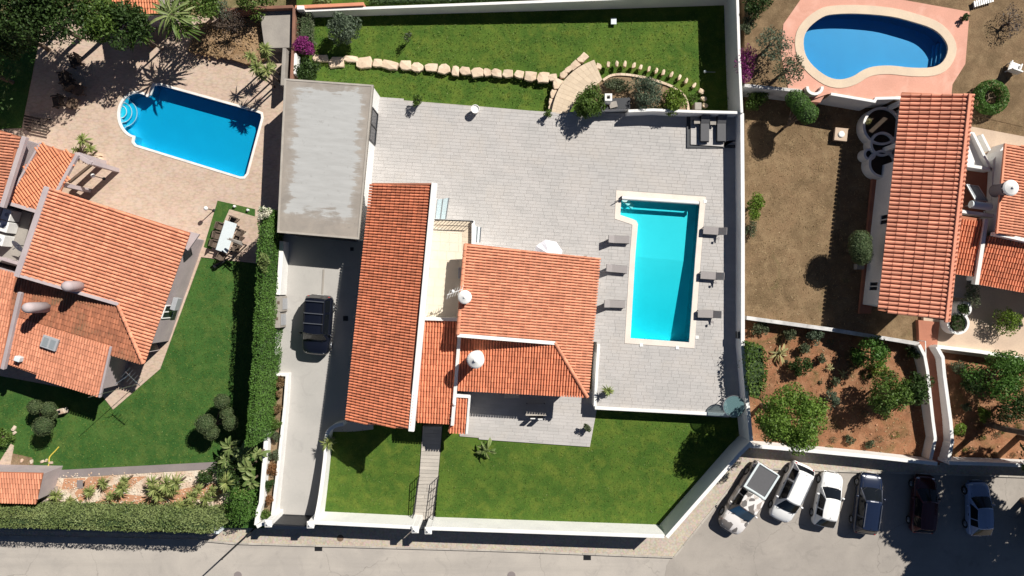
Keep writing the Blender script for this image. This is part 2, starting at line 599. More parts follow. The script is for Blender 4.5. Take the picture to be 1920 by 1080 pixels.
M['brown_wicker'] = surf('brown_wicker', (0.16, 0.12, 0.09, 1), (0.09, 0.065, 0.05, 1), 8, 30, 0.8, 0.8, 0.02)
M['white_plastic'] = plain('white_plastic', (0.8, 0.8, 0.78, 1), 0.45)
M['grey_plastic'] = plain('grey_plastic', (0.35, 0.36, 0.38, 1), 0.5)
M['black'] = plain('black_trim', (0.012, 0.012, 0.014, 1), 0.5)
M['rubber'] = plain('tyre_rubber', (0.02, 0.02, 0.021, 1), 0.85)
M['car_glass'] = plain('tinted_car_glass', (0.008, 0.010, 0.013, 1), 0.08, 0.0, 0.0, 0.25)
M['window'] = plain('window_glass', (0.02, 0.025, 0.035, 1), 0.08)
M['lamp_lens'] = plain('headlamp_lens', (0.75, 0.77, 0.8, 1), 0.15, 0.2)
M['tail_lens'] = plain('red_lamp_lens', (0.35, 0.01, 0.012, 1), 0.2)
M['soil'] = surf('potting_soil', (0.05, 0.035, 0.025, 1), None, 5, 20, 0.95, 0.8, 0.03)
M['bark'] = surf('tree_bark', (0.16, 0.115, 0.08, 1), (0.09, 0.065, 0.05, 1), 3, 16, 0.95, 0.8, 0.03)
M['pale_glass'] = glass_mat('pale_glass_panel', (0.62, 0.74, 0.78, 1), 0.42)
M['teal_glass'] = glass_mat('teal_glass', (0.24, 0.40, 0.42, 1), 0.32)
M['awning'] = plain('pale_awning', (0.62, 0.68, 0.70, 1), 0.6)
M['panel_blue'] = plain('solar_panel_glass', (0.28, 0.31, 0.33, 1), 0.2, 0.1, 0.3)
M['parasol'] = plain('white_parasol_fabric', (0.80, 0.79, 0.84, 1), 0.9)
M['timber'] = surf('brown_timber', (0.17, 0.11, 0.075, 1), (0.11, 0.075, 0.05, 1), 3, 25, 0.8, 0.4, use_tint=0.15)
M['grey_concrete'] = surf('grey_concrete', (0.34, 0.31, 0.275, 1), (0.28, 0.255, 0.23, 1), 1.0, 10, 0.9, 0.4, 0.02)
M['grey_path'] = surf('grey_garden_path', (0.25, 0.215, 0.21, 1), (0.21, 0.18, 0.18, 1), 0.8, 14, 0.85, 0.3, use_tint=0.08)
M['hose'] = plain('yellow_hose', (0.62, 0.5, 0.08, 1), 0.5)
M['pool_aqua'] = surf('aqua_mosaic', (0.17, 0.79, 0.84, 1), (0.15, 0.76, 0.81, 1), 0.7, 30, 0.4, 0.05)
M['pool_blue'] = surf('blue_mosaic', (0.010, 0.55, 0.70, 1), (0.009, 0.52, 0.67, 1), 0.8, 30, 0.4, 0.05)
M['pool_royal'] = surf('royal_blue_mosaic', (0.008, 0.37, 0.60, 1), (0.007, 0.345, 0.57, 1), 0.8, 30, 0.4, 0.05)
M['water_aqua'] = water_mat('aqua_water', (0.0, 0.90, 0.95, 1), 0.9)
M['water_blue'] = water_mat('blue_water', (0.0, 0.62, 0.90, 1), 0.5)
for k, a, b in (('l_mid', (0.07, 0.13, 0.02, 1), (0.13, 0.205, 0.04, 1)), ('l_dark', (0.028, 0.062, 0.014, 1), (0.06, 0.105, 0.025, 1)),
                ('l_bright', (0.10, 0.18, 0.018, 1), (0.19, 0.27, 0.04, 1)), ('l_round', (0.09, 0.17, 0.022, 1), (0.19, 0.30, 0.05, 1)), ('l_grey', (0.085, 0.125, 0.075, 1), (0.15, 0.19, 0.125, 1)),
                ('l_topiary', (0.07, 0.10, 0.04, 1), (0.13, 0.165, 0.07, 1)), ('l_yucca', (0.14, 0.20, 0.05, 1), (0.36, 0.38, 0.14, 1)),
                ('l_hedge', (0.055, 0.135, 0.020, 1), (0.115, 0.225, 0.042, 1)), ('l_olive', (0.075, 0.098, 0.05, 1), (0.14, 0.165, 0.09, 1)),
                ('l_hedge_y', (0.13, 0.18, 0.055, 1), (0.24, 0.29, 0.11, 1)), ('l_magenta', (0.20, 0.02, 0.13, 1), (0.36, 0.06, 0.26, 1)),
                ('l_dry', (0.16, 0.105, 0.05, 1), (0.27, 0.18, 0.09, 1)), ('l_rust', (0.20, 0.09, 0.04, 1), (0.3, 0.16, 0.07, 1)),
                ('l_banana', (0.12, 0.185, 0.05, 1), (0.27, 0.32, 0.12, 1)), ('l_agave', (0.45, 0.40, 0.18, 1), (0.3, 0.3, 0.14, 1)),
                ('l_flower', (0.6, 0.58, 0.45, 1), (0.8, 0.78, 0.65, 1)), ('l_grass', (0.09, 0.155, 0.022, 1), (0.165, 0.215, 0.042, 1)),
                ('l_straw', (0.34, 0.25, 0.13, 1), (0.48, 0.36, 0.2, 1)), ('l_twig', (0.10, 0.085, 0.08, 1), (0.17, 0.14, 0.125, 1))):
    M[k] = leaf_mat(k, a, b)


# ---------------------------------------------------------------- builders: ground, walls, paving
def slab(name, mat, pts, z=0.0, zbot=-2.35, holes=(), label=None, cat=None, world_pts=False):
    """Piece of the ground: top sheet with its own levels, sides going down; holes are ccw/cw plan loops."""
    P = list(pts) if world_pts else ats(pts, z)
    P = ccw(P)
    loops = [P] + [list(h) for h in holes]
    flat = [q for l in loops for q in l]
    zs = lambda q: q.z
    tris = tessellate_polygon([[Vector((q.x, q.y, 0)) for q in l] for l in loops])
    mb = MB()
    fs = []
    for a, b, c in tris:
        A, B, C = flat[a], flat[b], flat[c]
        if (B.x - A.x) * (C.y - A.y) - (B.y - A.y) * (C.x - A.x) < 0:
            a, c = c, a
        fs.append((a, b, c))
    mb.add([(q.x, q.y, zs(q)) for q in flat], fs)
    n = len(P)
    vs = [(q.x, q.y, q.z) for q in P] + [(q.x, q.y, zbot) for q in P]
    mb.add(vs, [(i, n + i, n + (i + 1) % n, (i + 1) % n) for i in range(n)])
    o = mb.build(name, mat)
    return tag(o, label, cat, None, 'structure')


def wall_mesh(mb, line, ztop, zbot, t, closed=False):
    """Vertical wall whose top centre line is seen along the pixel polyline."""
    P = [at(p[0], p[1], p[2] if len(p) > 2 else ztop) for p in line]
    n = len(P)
    L, Rr = [], []
    for i in range(n):
        p = P[i]
        a = P[i - 1] if i > 0 or closed else None
        b = P[(i + 1) % n] if i < n - 1 or closed else None
        ns = []
        if a is not None:
            e = Vector((p.x - a.x, p.y - a.y)).normalized()
            ns.append(Vector((-e.y, e.x)))
        if b is not None:
            e = Vector((b.x - p.x, b.y - p.y)).normalized()
            ns.append(Vector((-e.y, e.x)))
        m = sum(ns, Vector((0, 0))).normalized()
        k = t / 2 / max(0.4, m.dot(ns[0]))
        L.append((p.x + m.x * k, p.y + m.y * k, p.z))
        Rr.append((p.x - m.x * k, p.y - m.y * k, p.z))
    vs = L + Rr + [(x, y, zbot) for x, y, z in L] + [(x, y, zbot) for x, y, z in Rr]
    fs = []
    for i in range(n if closed else n - 1):
        j = (i + 1) % n
        fs += [(i, n + i, n + j, j), (2 * n + i, i, j, 2 * n + j), (n + i, 3 * n + i, 3 * n + j, n + j)]
    if not closed:
        fs += [(0, 2 * n, 3 * n, n), (n - 1, 2 * n - 1, 4 * n - 1, 3 * n - 1)]
    mb.add(vs, fs)


def wall(name, label, line, ztop, zbot, t, mat, cat='wall', parent=None, closed=False, bevel=0.02, group=None):
    mb = MB()
    wall_mesh(mb, line, ztop, zbot, t, closed)
    o = mb.build(name, mat, parent, bevel=bevel)
    if parent is None:
        tag(o, label, cat, group)
    return o


def row_pieces(poly, ang, row, lmin, lmax, gap=0.012, holes=(), jitter=0.0):
    """Split a plan polygon into running-bond pieces; rows lie along direction ang. Returns quads (4 xy tuples)."""
    cs, sn = math.cos(ang), math.sin(ang)
    loops = [[(p.x * cs + p.y * sn, -p.x * sn + p.y * cs) for p in l] for l in [poly] + list(holes)]
    vmin = min(v for u, v in loops[0])
    vmax = max(v for u, v in loops[0])
    out = []
    v = vmin

    def cuts(vv):
        xs = []
        for l in loops:
            for (u0, v0), (u1, v1) in zip(l, l[1:] + l[:1]):
                if (v0 > vv) != (v1 > vv):
                    xs.append(u0 + (vv - v0) / (v1 - v0) * (u1 - u0))
        return sorted(xs)
    while v < vmax:
        v1 = min(v + row, vmax)
        xa, xb = cuts(v + 0.02), cuts(v1 - 0.02)
        xm = cuts((v + v1) / 2)
        if len(xa) == len(xb) == len(xm):
            pass
        else:
            xa = xb = xm
        for k in range(0, len(xm) - 1, 2):
            s, e = xm[k], xm[k + 1]
            u = s
            first = True
            while u < e - 0.03:
                l = rng.uniform(lmin, lmax) * (rng.uniform(0.3, 1) if first else 1)
                u2 = u + l
                if e - u2 < lmin * 0.4:
                    u2 = e
                ua0, ua1 = (xa[k], xb[k]) if first else (u, u)
                ub0, ub1 = (xa[k + 1], xb[k + 1]) if u2 == e else (u2, u2)
                g = gap / 2
                q = [(ua0 + g, v + g), (ub0 - g, v + g), (ub1 - g, v1 - g), (ua1 + g, v1 - g)]
                out.append([(a * cs - b * sn, a * sn + b * cs) for a, b in q])
                u = u2
                first = False
        v = v1
    return out


def lay(name, quads, zf, mat, parent, h=0.03, single=0, rise=0.004):
    """Lay quads as slabs on the surface zf(x,y). The largest `single` become objects of their own, the rest one part."""
    quads = sorted(quads, key=lambda q: -abs((q[1][0] - q[0][0]) * (q[2][1] - q[1][1]) - (q[1][1] - q[0][1]) * (q[2][0] - q[1][0])))
    rest = MB()
    for i, q in enumerate(quads):
        dz = rng.uniform(-rise, rise)
        top = [(x, y, zf(x, y) + h + dz) for x, y in q]
        bot = [(x, y, zf(x, y) - 0.002) for x, y in q]
        mb = MB() if i < single else rest
        if area2([Vector((x, y, 0)) for x, y in q]) < 0:
            top, bot = top[::-1], bot[::-1]
        mb.add(top + bot, [(0, 1, 2, 3), (0, 4, 5, 1), (1, 5, 6, 2), (2, 6, 7, 3), (3, 7, 4, 0)])
        if i < single:
            mb.build(name, mat, parent)
    if rest.f:
        rest.build(name if not single else name + '_field', mat, parent, kind='stuff')


# ---------------------------------------------------------------- builders: roofs
def fit_plane(P):
    A = np.array([(p.x, p.y, 1.0) for p in P])
    b = np.array([p.z for p in P])
    s = np.linalg.lstsq(A, b, rcond=None)[0]
    return lambda x, y: float(s[0] * x + s[1] * y + s[2]), Vector((float(s[0]), float(s[1])))


TILE_CACHE = {}


def tile_mesh(mat, w, l):
    key = (mat.name, round(w, 3), round(l, 3))
    if key not in TILE_CACHE:
        variants = []
        for t in range(5):
            mb = MB()
            vs = []
            for s, (yy, k, dz) in enumerate(((l * 0.5, 0.86, 0.0), (-l * 0.56, 1.0, 0.028))):
                for i in range(5):
                    a = math.pi * i / 4
                    vs.append((math.cos(a) * w * 0.40 * k, yy, math.sin(a) * w * 0.34 * k + dz))
            n0 = len(vs)
            vs.append((0, -l * 0.56, 0.028 - 0.034))
            fs = [(i, 5 + i, 6 + i, 1 + i) for i in range(4)] + [(n0, 6 + i, 5 + i) for i in range(4)]
            mb.add(vs, fs, tint=t / 4)
            variants.append(mb.mesh('roof_tile', mat))
        TILE_CACHE[key] = (variants, np.array(vs), fs)
    return TILE_CACHE[key]


def lay_tiles(roof, poly, zf, grad, mat, w=0.32, l=0.42, single=0, margin=0.12, lift=0.02):
    """Barrel tiles in columns running down the slope."""
    down = -grad.normalized()
    acr = Vector((-down.y, down.x))
    inner = offset(poly, -margin)
    us = [p.x * acr.x + p.y * acr.y for p in poly]
    vs_ = [p.x * down.x + p.y * down.y for p in poly]
    slope = grad.length
    c = 1 / math.sqrt(1 + slope * slope)
    lv = l * c
    variants, tv, tf = tile_mesh(mat, w, l)
    ex = Vector((acr.x, acr.y, 0))
    ey = Vector((-down.x * c, -down.y * c, slope * c))      # up the slope
    ez = ex.cross(ey)
    if ez.z < 0:
        ez = -ez
        ex = -ex
    spots = []
    nu = max(1, round((max(us) - min(us) - 2 * margin * 0.5) / w))
    wu = (max(us) - min(us) - margin) / nu
    for i in range(nu):
        u = min(us) + margin / 2 + (i + 0.5) * wu
        v = max(vs_) - lv * 0.5 + 0.03
        while v > min(vs_) - lv:
            x, y = acr.x * u + down.x * v, acr.y * u + down.y * v
            if inside(x, y, inner) or inside(x, y, poly):
                spots.append((x, y))
            v -= lv
    rng.shuffle(spots)
    rest = MB()
    for i, (x, y) in enumerate(spots):
        z = zf(x, y) + lift + rng.uniform(-0.006, 0.006)
        t = rng.randrange(5)
        yaw = rng.gauss(0, 0.012)
        e1 = ex * math.cos(yaw) + ey * math.sin(yaw)
        e2 = ey * math.cos(yaw) - ex * math.sin(yaw)
        if i < single:
            o = link('roof_tile', variants[t], roof)
            o.matrix_basis = Matrix(((e1.x, e2.x, ez.x, x), (e1.y, e2.y, ez.y, y), (e1.z, e2.z, ez.z, z), (0, 0, 0, 1)))
        else:
            W = tv @ np.array([list(e1), list(e2), list(ez)]) + np.array([x, y, z])
            rest.add(W, tf, rng.random())
    if rest.f:
        rest.build('roof_tiles', mat, roof, kind='stuff')


def roof(house, pts, mat=None, zground=-1.0, single=0, inset=0.35, wall_mat=None, w=0.19, l=0.38, th=0.12, wall_pts=None, label=None, walls=True, wall_label=None):
    """One roof plane from its corners (pixel, pixel, height), with tiles, and the walls that carry it."""
    P = ccw(ats(pts))
    zf, g = fit_plane(P)
    for p in P:
        p.z = zf(p.x, p.y)
    mb = MB()
    vs = [(p.x, p.y, p.z) for p in P] + [(p.x, p.y, p.z - th) for p in P]
    n = len(P)
    tris = tessellate_polygon([[Vector((p.x, p.y, 0)) for p in P]])
    fs = []
    for a, b, c in tris:
        if (P[b].x - P[a].x) * (P[c].y - P[a].y) - (P[b].y - P[a].y) * (P[c].x - P[a].x) < 0:
            a, c = c, a
        fs += [(a, b, c), (c + n, b + n, a + n)]
    fs += [(i, n + i, n + (i + 1) % n, (i + 1) % n) for i in range(n)]
    mb.add(vs, fs)
    ro = mb.build('roof', M['tile_bed'], house, label=label)
    lay_tiles(ro, P, zf, g, mat or M['tile'], w, l, single)
    if walls:
        Q = offset(P, -inset)
        Q = [Vector((q.x, q.y, zf(q.x, q.y) - th - 0.004)) for q in Q]
        MB().prism(Q, zground).build('wall', wall_mat or M['white'], house, bevel=0.02, label=wall_label)
    return ro, zf, P


def coping(parent, name, pts, w, h, mat, bevel=0.015):
    """Masonry band along pixel+height points (its top)."""
    mb = MB()
    P = ats(pts)
    for a, b in zip(P[:-1], P[1:]):
        d = (b - a).normalized() * w * 0.3
        dn = Vector((0, 0, h / 2))
        mb.bar(a - d - dn, b + d - dn, w, h)
    return mb.build(name, mat, parent, bevel=bevel)


def ridge_tiles(ro, a, b, mat, n=None, r=0.13):
    """Half round cap tiles along a hip or ridge, from a (low) to b (high)."""
    a, b = Vector(a), Vector(b)
    L = (b - a).length
    n = n or max(2, round(L / 0.40))
    d = (b - a) / n
    dn = d.normalized()
    s = dn.cross(Vector((0, 0, 1))).normalized()
    u = s.cross(dn)
    for i in range(n):
        p0, p1 = a + d * (i - 0.08), a + d * (i + 1)
        mb = MB()
        vs = []
        for p, k in ((p0, 1.0), (p1, 0.82)):
            for j in range(6):
                t = math.pi * j / 5
                vs.append(p + s * math.cos(t) * r * k + u * (math.sin(t) * r * 0.8 * k + (0.02 if k == 1 else 0)))
        mb.add(vs, [(j, j + 1, 7 + j, 6 + j) for j in range(5)] + [(5, 4, 3, 2, 1, 0), tuple(range(6, 12))])
        mb.build('ridge_tile', mat, ro)


def chimney(parent, c, zbase, ztop, r, mat=None, name='chimney', cap_r=1.25, shaft=None):
    """Algarve chimney: round shaft, slotted crown and conical cap; c = plan position."""
    m = mat or M['white']
    h = ztop - zbase
    o = MB().lathe((c.x, c.y, zbase), [(r * 1.05, 0), (r, h * 0.05), (r * 0.98, h * 0.62), (r * 1.12, h * 0.64), (r * 1.12, h * 0.69), (r * 0.9, h * 0.70), (r * 0.9, h * 0.8)], 20).build(name, shaft or m, parent, smooth=False)
    mb = MB()
    for i in range(8):
        t = 2 * math.pi * i / 8
        mb.box((c.x + math.cos(t) * r * 0.98, c.y + math.sin(t) * r * 0.98, zbase + h * 0.755), (0.05, 0.08, h * 0.13), t)
    mb.build('chimney_slats', m, o)
    MB().lathe((c.x, c.y, zbase), [(r * cap_r, h * 0.82), (r * cap_r, h * 0.85), (r * cap_r * 0.85, h * 0.885), (r * 0.5, h * 0.94), (r * 0.18, h * 0.975), (r * 0.2, h * 1.0), (0.01, h * 1.01)], 24).build('chimney_cap', m, o, smooth=False)
    return o


# ---------------------------------------------------------------- builders: plants
def leaf_quads(P, N, size, aspect=0.5, spread=0.9):
    """Kite-shaped leaves at points P facing roughly along N."""
    n = len(P)
    N = N + nrg.normal(0, spread, (n, 3))
    N /= np.linalg.norm(N, axis=1, keepdims=True) + 1e-9
    T = np.cross(N, nrg.normal(0, 1, (n, 3)))
    T /= np.linalg.norm(T, axis=1, keepdims=True) + 1e-9
    B = np.cross(N, T)
    s = (size * nrg.uniform(0.6, 1.35, (n, 1)))
    V = np.empty((n, 4, 3))
    V[:, 0] = P - T * s * 0.5
    V[:, 1] = P + B * s * aspect * 0.5 - N * s * 0.08
    V[:, 2] = P + T * s * 0.5
    V[:, 3] = P - B * s * aspect * 0.5 - N * s * 0.08
    return V.reshape(-1, 3)


def blob_points(blobs, n):
    """Points in the outer shell of ellipsoids (cx,cy,cz,rx,ry,rz)."""
    B = np.array(blobs, float)
    a = (B[:, 3] * B[:, 4] + B[:, 3] * B[:, 5] + B[:, 4] * B[:, 5])
    k = nrg.choice(len(B), n, p=a / a.sum())
    u = nrg.normal(0, 1, (n, 3))
    u /= np.linalg.norm(u, axis=1, keepdims=True)
    r = 1 - 0.45 * nrg.random((n, 1)) ** 2
    return B[k, :3] + u * B[k, 3:] * r, u, k


def crown_blobs(c, r, nb, sub=0.38, flat=0.85, low=-0.5):
    """Irregular crown: many clumps in an ellipsoid of radii r around c."""
    out = [(c[0], c[1], c[2], r[0] * 0.62, r[1] * 0.62, r[2] * 0.62)]
    while len(out) < nb:
        u = nrg.normal(0, 1, 3)
        u /= np.linalg.norm(u)
        if u[2] < low:
            continue
        d = nrg.uniform(0.5, 0.78)
        s = nrg.uniform(sub * 0.65, sub * 1.25)
        out.append((c[0] + u[0] * r[0] * d, c[1] + u[1] * r[1] * d, c[2] + u[2] * r[2] * d, r[0] * s, r[1] * s, r[2] * s * flat))
    return out


def foliage(name, blobs, n, size, mat, parent, aspect=0.5, spread=0.9):
    P, N, k = blob_points(blobs, n)
    t = np.clip(nrg.random(len(blobs))[k] * 0.55 + nrg.random(n) * 0.45, 0, 1)
    me = np_mesh(name, leaf_quads(P, N, size, aspect, spread), 4, mat, t)
    return link(name, me, parent)


def trunk(parent, base, top, r0, r1, limbs=(), mat=None):
    base, top = Vector(base), Vector(top)
    mb = MB()
    k = 4
    prev = base
    for i in range(1, k + 1):
        f = i / k
        q = base.lerp(top, f) + Vector((rng.uniform(-1, 1), rng.uniform(-1, 1), 0)) * (r0 * 0.7 if i < k else 0)
        mb.tube(prev, q, r0 + (r1 - r0) * (f - 1 / k), r0 + (r1 - r0) * f, 8)
        prev = q
    for l in limbs:
        m = base.lerp(top, rng.uniform(0.55, 0.95))
        mb.tube(m, m.lerp(Vector(l), 0.8), r1 * 0.8, r1 * 0.25, 6)
    return mb.build('trunk', mat or M['bark'], parent)


def tree(name, label, cat, x, y, r, zg, zc, mat, n=3500, leaf=0.16, nb=22, squash=0.85, group=None, ry=None, sub=0.38, tr=0.12, aspect=0.5):
    """Tree or shrub: crown seen at pixel (x, y) with pixel radius r, crown centre at height zc, ground zg."""
    c = at(x, y, zc)
    r, ry = r * 1.15, (ry or r) * 1.15
    rad = r / S * (1 - zc / CH)
    rady = ry / S * (1 - zc / CH)
    rz = min(max(zc - zg, 0.25) * 0.95, rad * squash) if squash <= 1 else rad * squash
    o = empty(name, (c.x, c.y, zg), label, cat, group)
    bl = crown_blobs((c.x, c.y, zc), (rad, rady, rz), nb, sub)
    foliage('crown', bl, int(n), leaf, mat, o, aspect)
    trunk(o, (c.x, c.y, zg - 0.1), (c.x, c.y, zc), tr, tr * 0.5, [b[:3] for b in bl[1:7]])
    return o


def rosettes(name, label, cat, heads, mat, n=46, wid=0.05, group=None, trunk_r=0.07):
    """Yucca or palm: spiky heads (x, y, r px, zg, zh) on short trunks."""
    h0 = heads[0]
    c0 = at(h0[0], h0[1], h0[4])
    o = empty(name, (c0.x, c0.y, h0[3]), label, cat, group)
    for (x, y, r, zg, zh) in heads:
        c = at(x, y, zh)
        L = r / S * (1 - zh / CH) * 1.05
        V, T = [], []
        for i in range(n):
            a = rng.uniform(0, 2 * math.pi)
            el = rng.uniform(-0.35, 1.25)
            d = Vector((math.cos(a) * math.cos(el), math.sin(a) * math.cos(el), math.sin(el)))
            l = L * rng.uniform(0.75, 1.1)
            s = d.cross(Vector((0, 0, 1))).normalized() * wid * l * rng.uniform(0.8, 1.3)
            b = c + d * 0.03
            m = c + d * l * 0.55 - Vector((0, 0, 0.04 * l))
            e = c + d * l - Vector((0, 0, 0.28 * l))
            V += [b - s * 0.5, b + s * 0.5, m + s, m - s]
            V += [m - s, m + s, e + s * 0.15, e - s * 0.15]
            t = rng.random()
            T += [t, t]
        me = np_mesh('leaf_rosette', np.array([tuple(v) for v in V]), 4, mat, np.array(T))
        link('leaf_rosette', me, o)
        if zh - zg > 0.12:
            MB().tube((c.x, c.y, zg - 0.05), (c.x, c.y, zh), trunk_r, trunk_r * 0.75, 7).build('trunk', M['bark'], o)
    return o


def fronds(name, label, cat, x, y, r, zg, zh, mat, n=14, group=None, lw=0.16, stem=True):
    """Big-leaved plant (banana, strelitzia, agave): broad arching blades."""
    c = at(x, y, zh)
    L = r / S * (1 - zh / CH)
    o = empty(name, (c.x, c.y, zg), label, cat, group)
    V, T = [], []
    for i in range(n):
        a = 2 * math.pi * i / n + rng.uniform(-0.3, 0.3)
        el = rng.uniform(0.05, 0.9)
        d = Vector((math.cos(a) * math.cos(el), math.sin(a) * math.cos(el), math.sin(el)))
        l = L * rng.uniform(0.7, 1.15)
        s = Vector((-d.y, d.x, rng.uniform(-0.4, 0.4))).normalized()
        base = c + Vector((rng.uniform(-.15, .15), rng.uniform(-.15, .15), rng.uniform(-.3, .2))) * L
        ps = [base + d * l * f - Vector((0, 0, 0.45 * l * f * f)) for f in (0, 0.3, 0.6, 0.85, 1.0)]
        ws = [0.15, 0.8, 1.0, 0.65, 0.05]
        t = rng.random()
        for k in range(4):
            for sg in (-1, 1):
                w0, w1 = ws[k] * lw * l * sg, ws[k + 1] * lw * l * sg
                up0, up1 = Vector((0, 0, abs(w0) * 0.35)), Vector((0, 0, abs(w1) * 0.35))
                V += [ps[k], ps[k + 1], ps[k + 1] + s * w1 + up1, ps[k] + s * w0 + up0]
                T.append(min(1, max(0, t + 0.1 * sg)))
    link('leaf_blades', np_mesh('leaf_blades', np.array([tuple(v) for v in V]), 4, mat, np.array(T)), o)
    if stem:
        MB().tube((c.x, c.y, zg - 0.05), (c.x, c.y, zh + 0.02), 0.09, 0.05, 7).build('stem', M['bark'], o)
    return o


def hedge(name, label, top_pts, ztop, zg, mat, core_mat, leaf=0.13, dens=150, cat='hedge', group=None):
    """Clipped hedge: dark inner mass with leaves over its top and sides."""
    P = ccw(ats(top_pts, ztop))
    c = sum(P, Vector()) / len(P)
    o = empty(name, (c.x, c.y, zg), label, cat, group)
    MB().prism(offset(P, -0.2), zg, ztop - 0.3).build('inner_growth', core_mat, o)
    pts, nrm = [], []
    xs = [p.x for p in P]
    ys = [p.y for p in P]
    A = abs(area2(P)) / 2
    n = int(A * dens)
    m = 0
    while m < n:
        x, y = rng.uniform(min(xs), max(xs)), rng.uniform(min(ys), max(ys))
        if inside(x, y, P):
            lump = 0.07 * math.sin(x * 3.1 + 1.7 * math.sin(y * 2.3)) + 0.06 * math.sin(y * 4.7 + x)
            pts.append((x, y, ztop - 0.06 + lump + rng.uniform(-0.14, 0.03)))
            nrm.append((0, 0, 1))
            m += 1
    for i in range(len(P)):
        a, b = P[i], P[(i + 1) % len(P)]
        L = (b - a).length
        nx, ny = (b.y - a.y) / L, -(b.x - a.x) / L
        for _ in range(int(L * (ztop - zg) * dens * 0.8)):
            f, h = rng.random(), rng.random()
            d = rng.uniform(-0.15, 0.02) + 0.05 * math.sin(f * L * 3.3 + h * 5)
            pts.append((a.x + (b.x - a.x) * f + nx * d, a.y + (b.y - a.y) * f + ny * d, zg + (ztop - zg) * h))
            nrm.append((nx, ny, 0.3))
    pts = np.array(pts)
    t = np.clip(0.5 + 0.3 * np.sin(pts[:, 0] * 1.7 + 1.3 * np.sin(pts[:, 1] * 1.1)) + nrg.normal(0, 0.25, len(pts)), 0, 1)
    link('foliage', np_mesh('foliage', leaf_quads(pts, np.array(nrm, float), leaf, 0.55, 0.8), 4, mat, t), o)
    return o


def turf(name, pts, z, mat, label, dens=70, leaf=0.13, holes=(), zf=None):
    """Short blades standing on a lawn, one object."""
    P = ccw(ats(pts, z))
    xs = [p.x for p in P]
    ys = [p.y for p in P]
    n = int((max(xs) - min(xs)) * (max(ys) - min(ys)) * dens)
    X = nrg.uniform(min(xs), max(xs), n)
    Y = nrg.uniform(min(ys), max(ys), n)
    keep = np.ones(n, bool)
    for poly, want in [(P, True)] + [(h, False) for h in holes]:
        c = np.zeros(n, bool)
        m = len(poly)
        j = m - 1
        for i in range(m):
            a, b = poly[i], poly[j]
            if a.y != b.y:
                c ^= ((a.y > Y) != (b.y > Y)) & (X < (b.x - a.x) * (Y - a.y) / (b.y - a.y) + a.x)
            j = i
        keep &= (c == want)
    X, Y = X[keep], Y[keep]
    f, g = fit_plane(P)
    Z = g.x * X + g.y * Y + f(0, 0)
    Q = np.stack([X, Y, Z + leaf * 0.18], 1)
    N = np.tile(np.array([[0, 0, 0.8]]), (len(Q), 1))
    me = np_mesh(name, leaf_quads(Q, N, leaf, 0.3, 0.75), 4, mat, nrg.random(len(Q)))
    return tag(link(name, me), label, 'grass', None, 'stuff')


# ---------------------------------------------------------------- builders: pools
def pool(name, label, inner_px, zdeck, cw, depth_z, basin_mat, coping_mat, water_mat_, slope=None, zwater=-0.12):
    """Swimming pool sunk in the deck. inner_px: water outline; depth_z(x,y) -> floor level relative to deck. Returns (thing, hole loop)."""
    I = ccw(ats(inner_px, zdeck))
    O = offset(I, cw)
    c = sum(I, Vector()) / len(I)
    t = empty(name, (c.x, c.y, zdeck), label, 'swimming pool')
    MB().ring(I, O, zdeck - 0.1, zdeck + 0.035).build('coping', coping_mat, t, bevel=0.012)
    n = len(I)
    zb = [zdeck + depth_z(p.x, p.y) for p in I]
    mb = MB()
    B = offset(I, 0.006)
    vs = [(p.x, p.y, zdeck + 0.0) for p in B] + [(p.x, p.y, z) for p, z in zip(B, zb)]
    fs = [(i, (i + 1) % n, n + (i + 1) % n, n + i) for i in range(n)]
    tris = tessellate_polygon([[Vector((p.x, p.y, 0)) for p in B]])
    for a, b, d in tris:
        if (B[b].x - B[a].x) * (B[d].y - B[a].y) - (B[b].y - B[a].y) * (B[d].x - B[a].x) < 0:
            a, d = d, a
        fs.append((n + a, n + b, n + d))
    mb.add(vs, fs)
    mb.build('basin', basin_mat, t)
    W = offset(I, -0.004)
    wz = zdeck + zwater
    m2 = MB()
    vs = [(p.x, p.y, wz) for p in W] + [(p.x, p.y, z + 0.006) for p, z in zip(W, zb)]
    fs = [(i, n + i, n + (i + 1) % n, (i + 1) % n) for i in range(n)]
    for a, b, d in tris:
        if (B[b].x - B[a].x) * (B[d].y - B[a].y) - (B[b].y - B[a].y) * (B[d].x - B[a].x) < 0:
            a, d = d, a
        fs += [(a, b, d), (n + d, n + b, n + a)]
    m2.add(vs, fs)
    m2.build('water', water_mat_, t)
    return t, offset(I, cw * 0.5)


# ---------------------------------------------------------------- builders: vehicles
def patch(mb, c00, c10, c11, c01, inset=0.05, lift=0.008, bulge=0.0, nu=6):
    """Pane lying just proud of a four-cornered panel."""
    c00, c10, c11, c01 = (Vector(c) for c in (c00, c10, c11, c01))
    nrm = (c10 - c00).cross(c01 - c00).normalized()
    g = []
    for j in range(3):
        for i in range(nu + 1):
            u = inset + (1 - 2 * inset) * i / nu
            v = inset + (1 - 2 * inset) * j / 2
            p = (c00 * (1 - u) + c10 * u) * (1 - v) + (c01 * (1 - u) + c11 * u) * v
            k = 1 - (2 * u - 1) ** 2
            g.append(p + nrm * lift + nrm * bulge * k)
    w = nu + 1
    mb.add(g, [(j * w + i, j * w + i + 1, (j + 1) * w + i + 1, (j + 1) * w + i) for j in range(2) for i in range(nu)], 0.5)


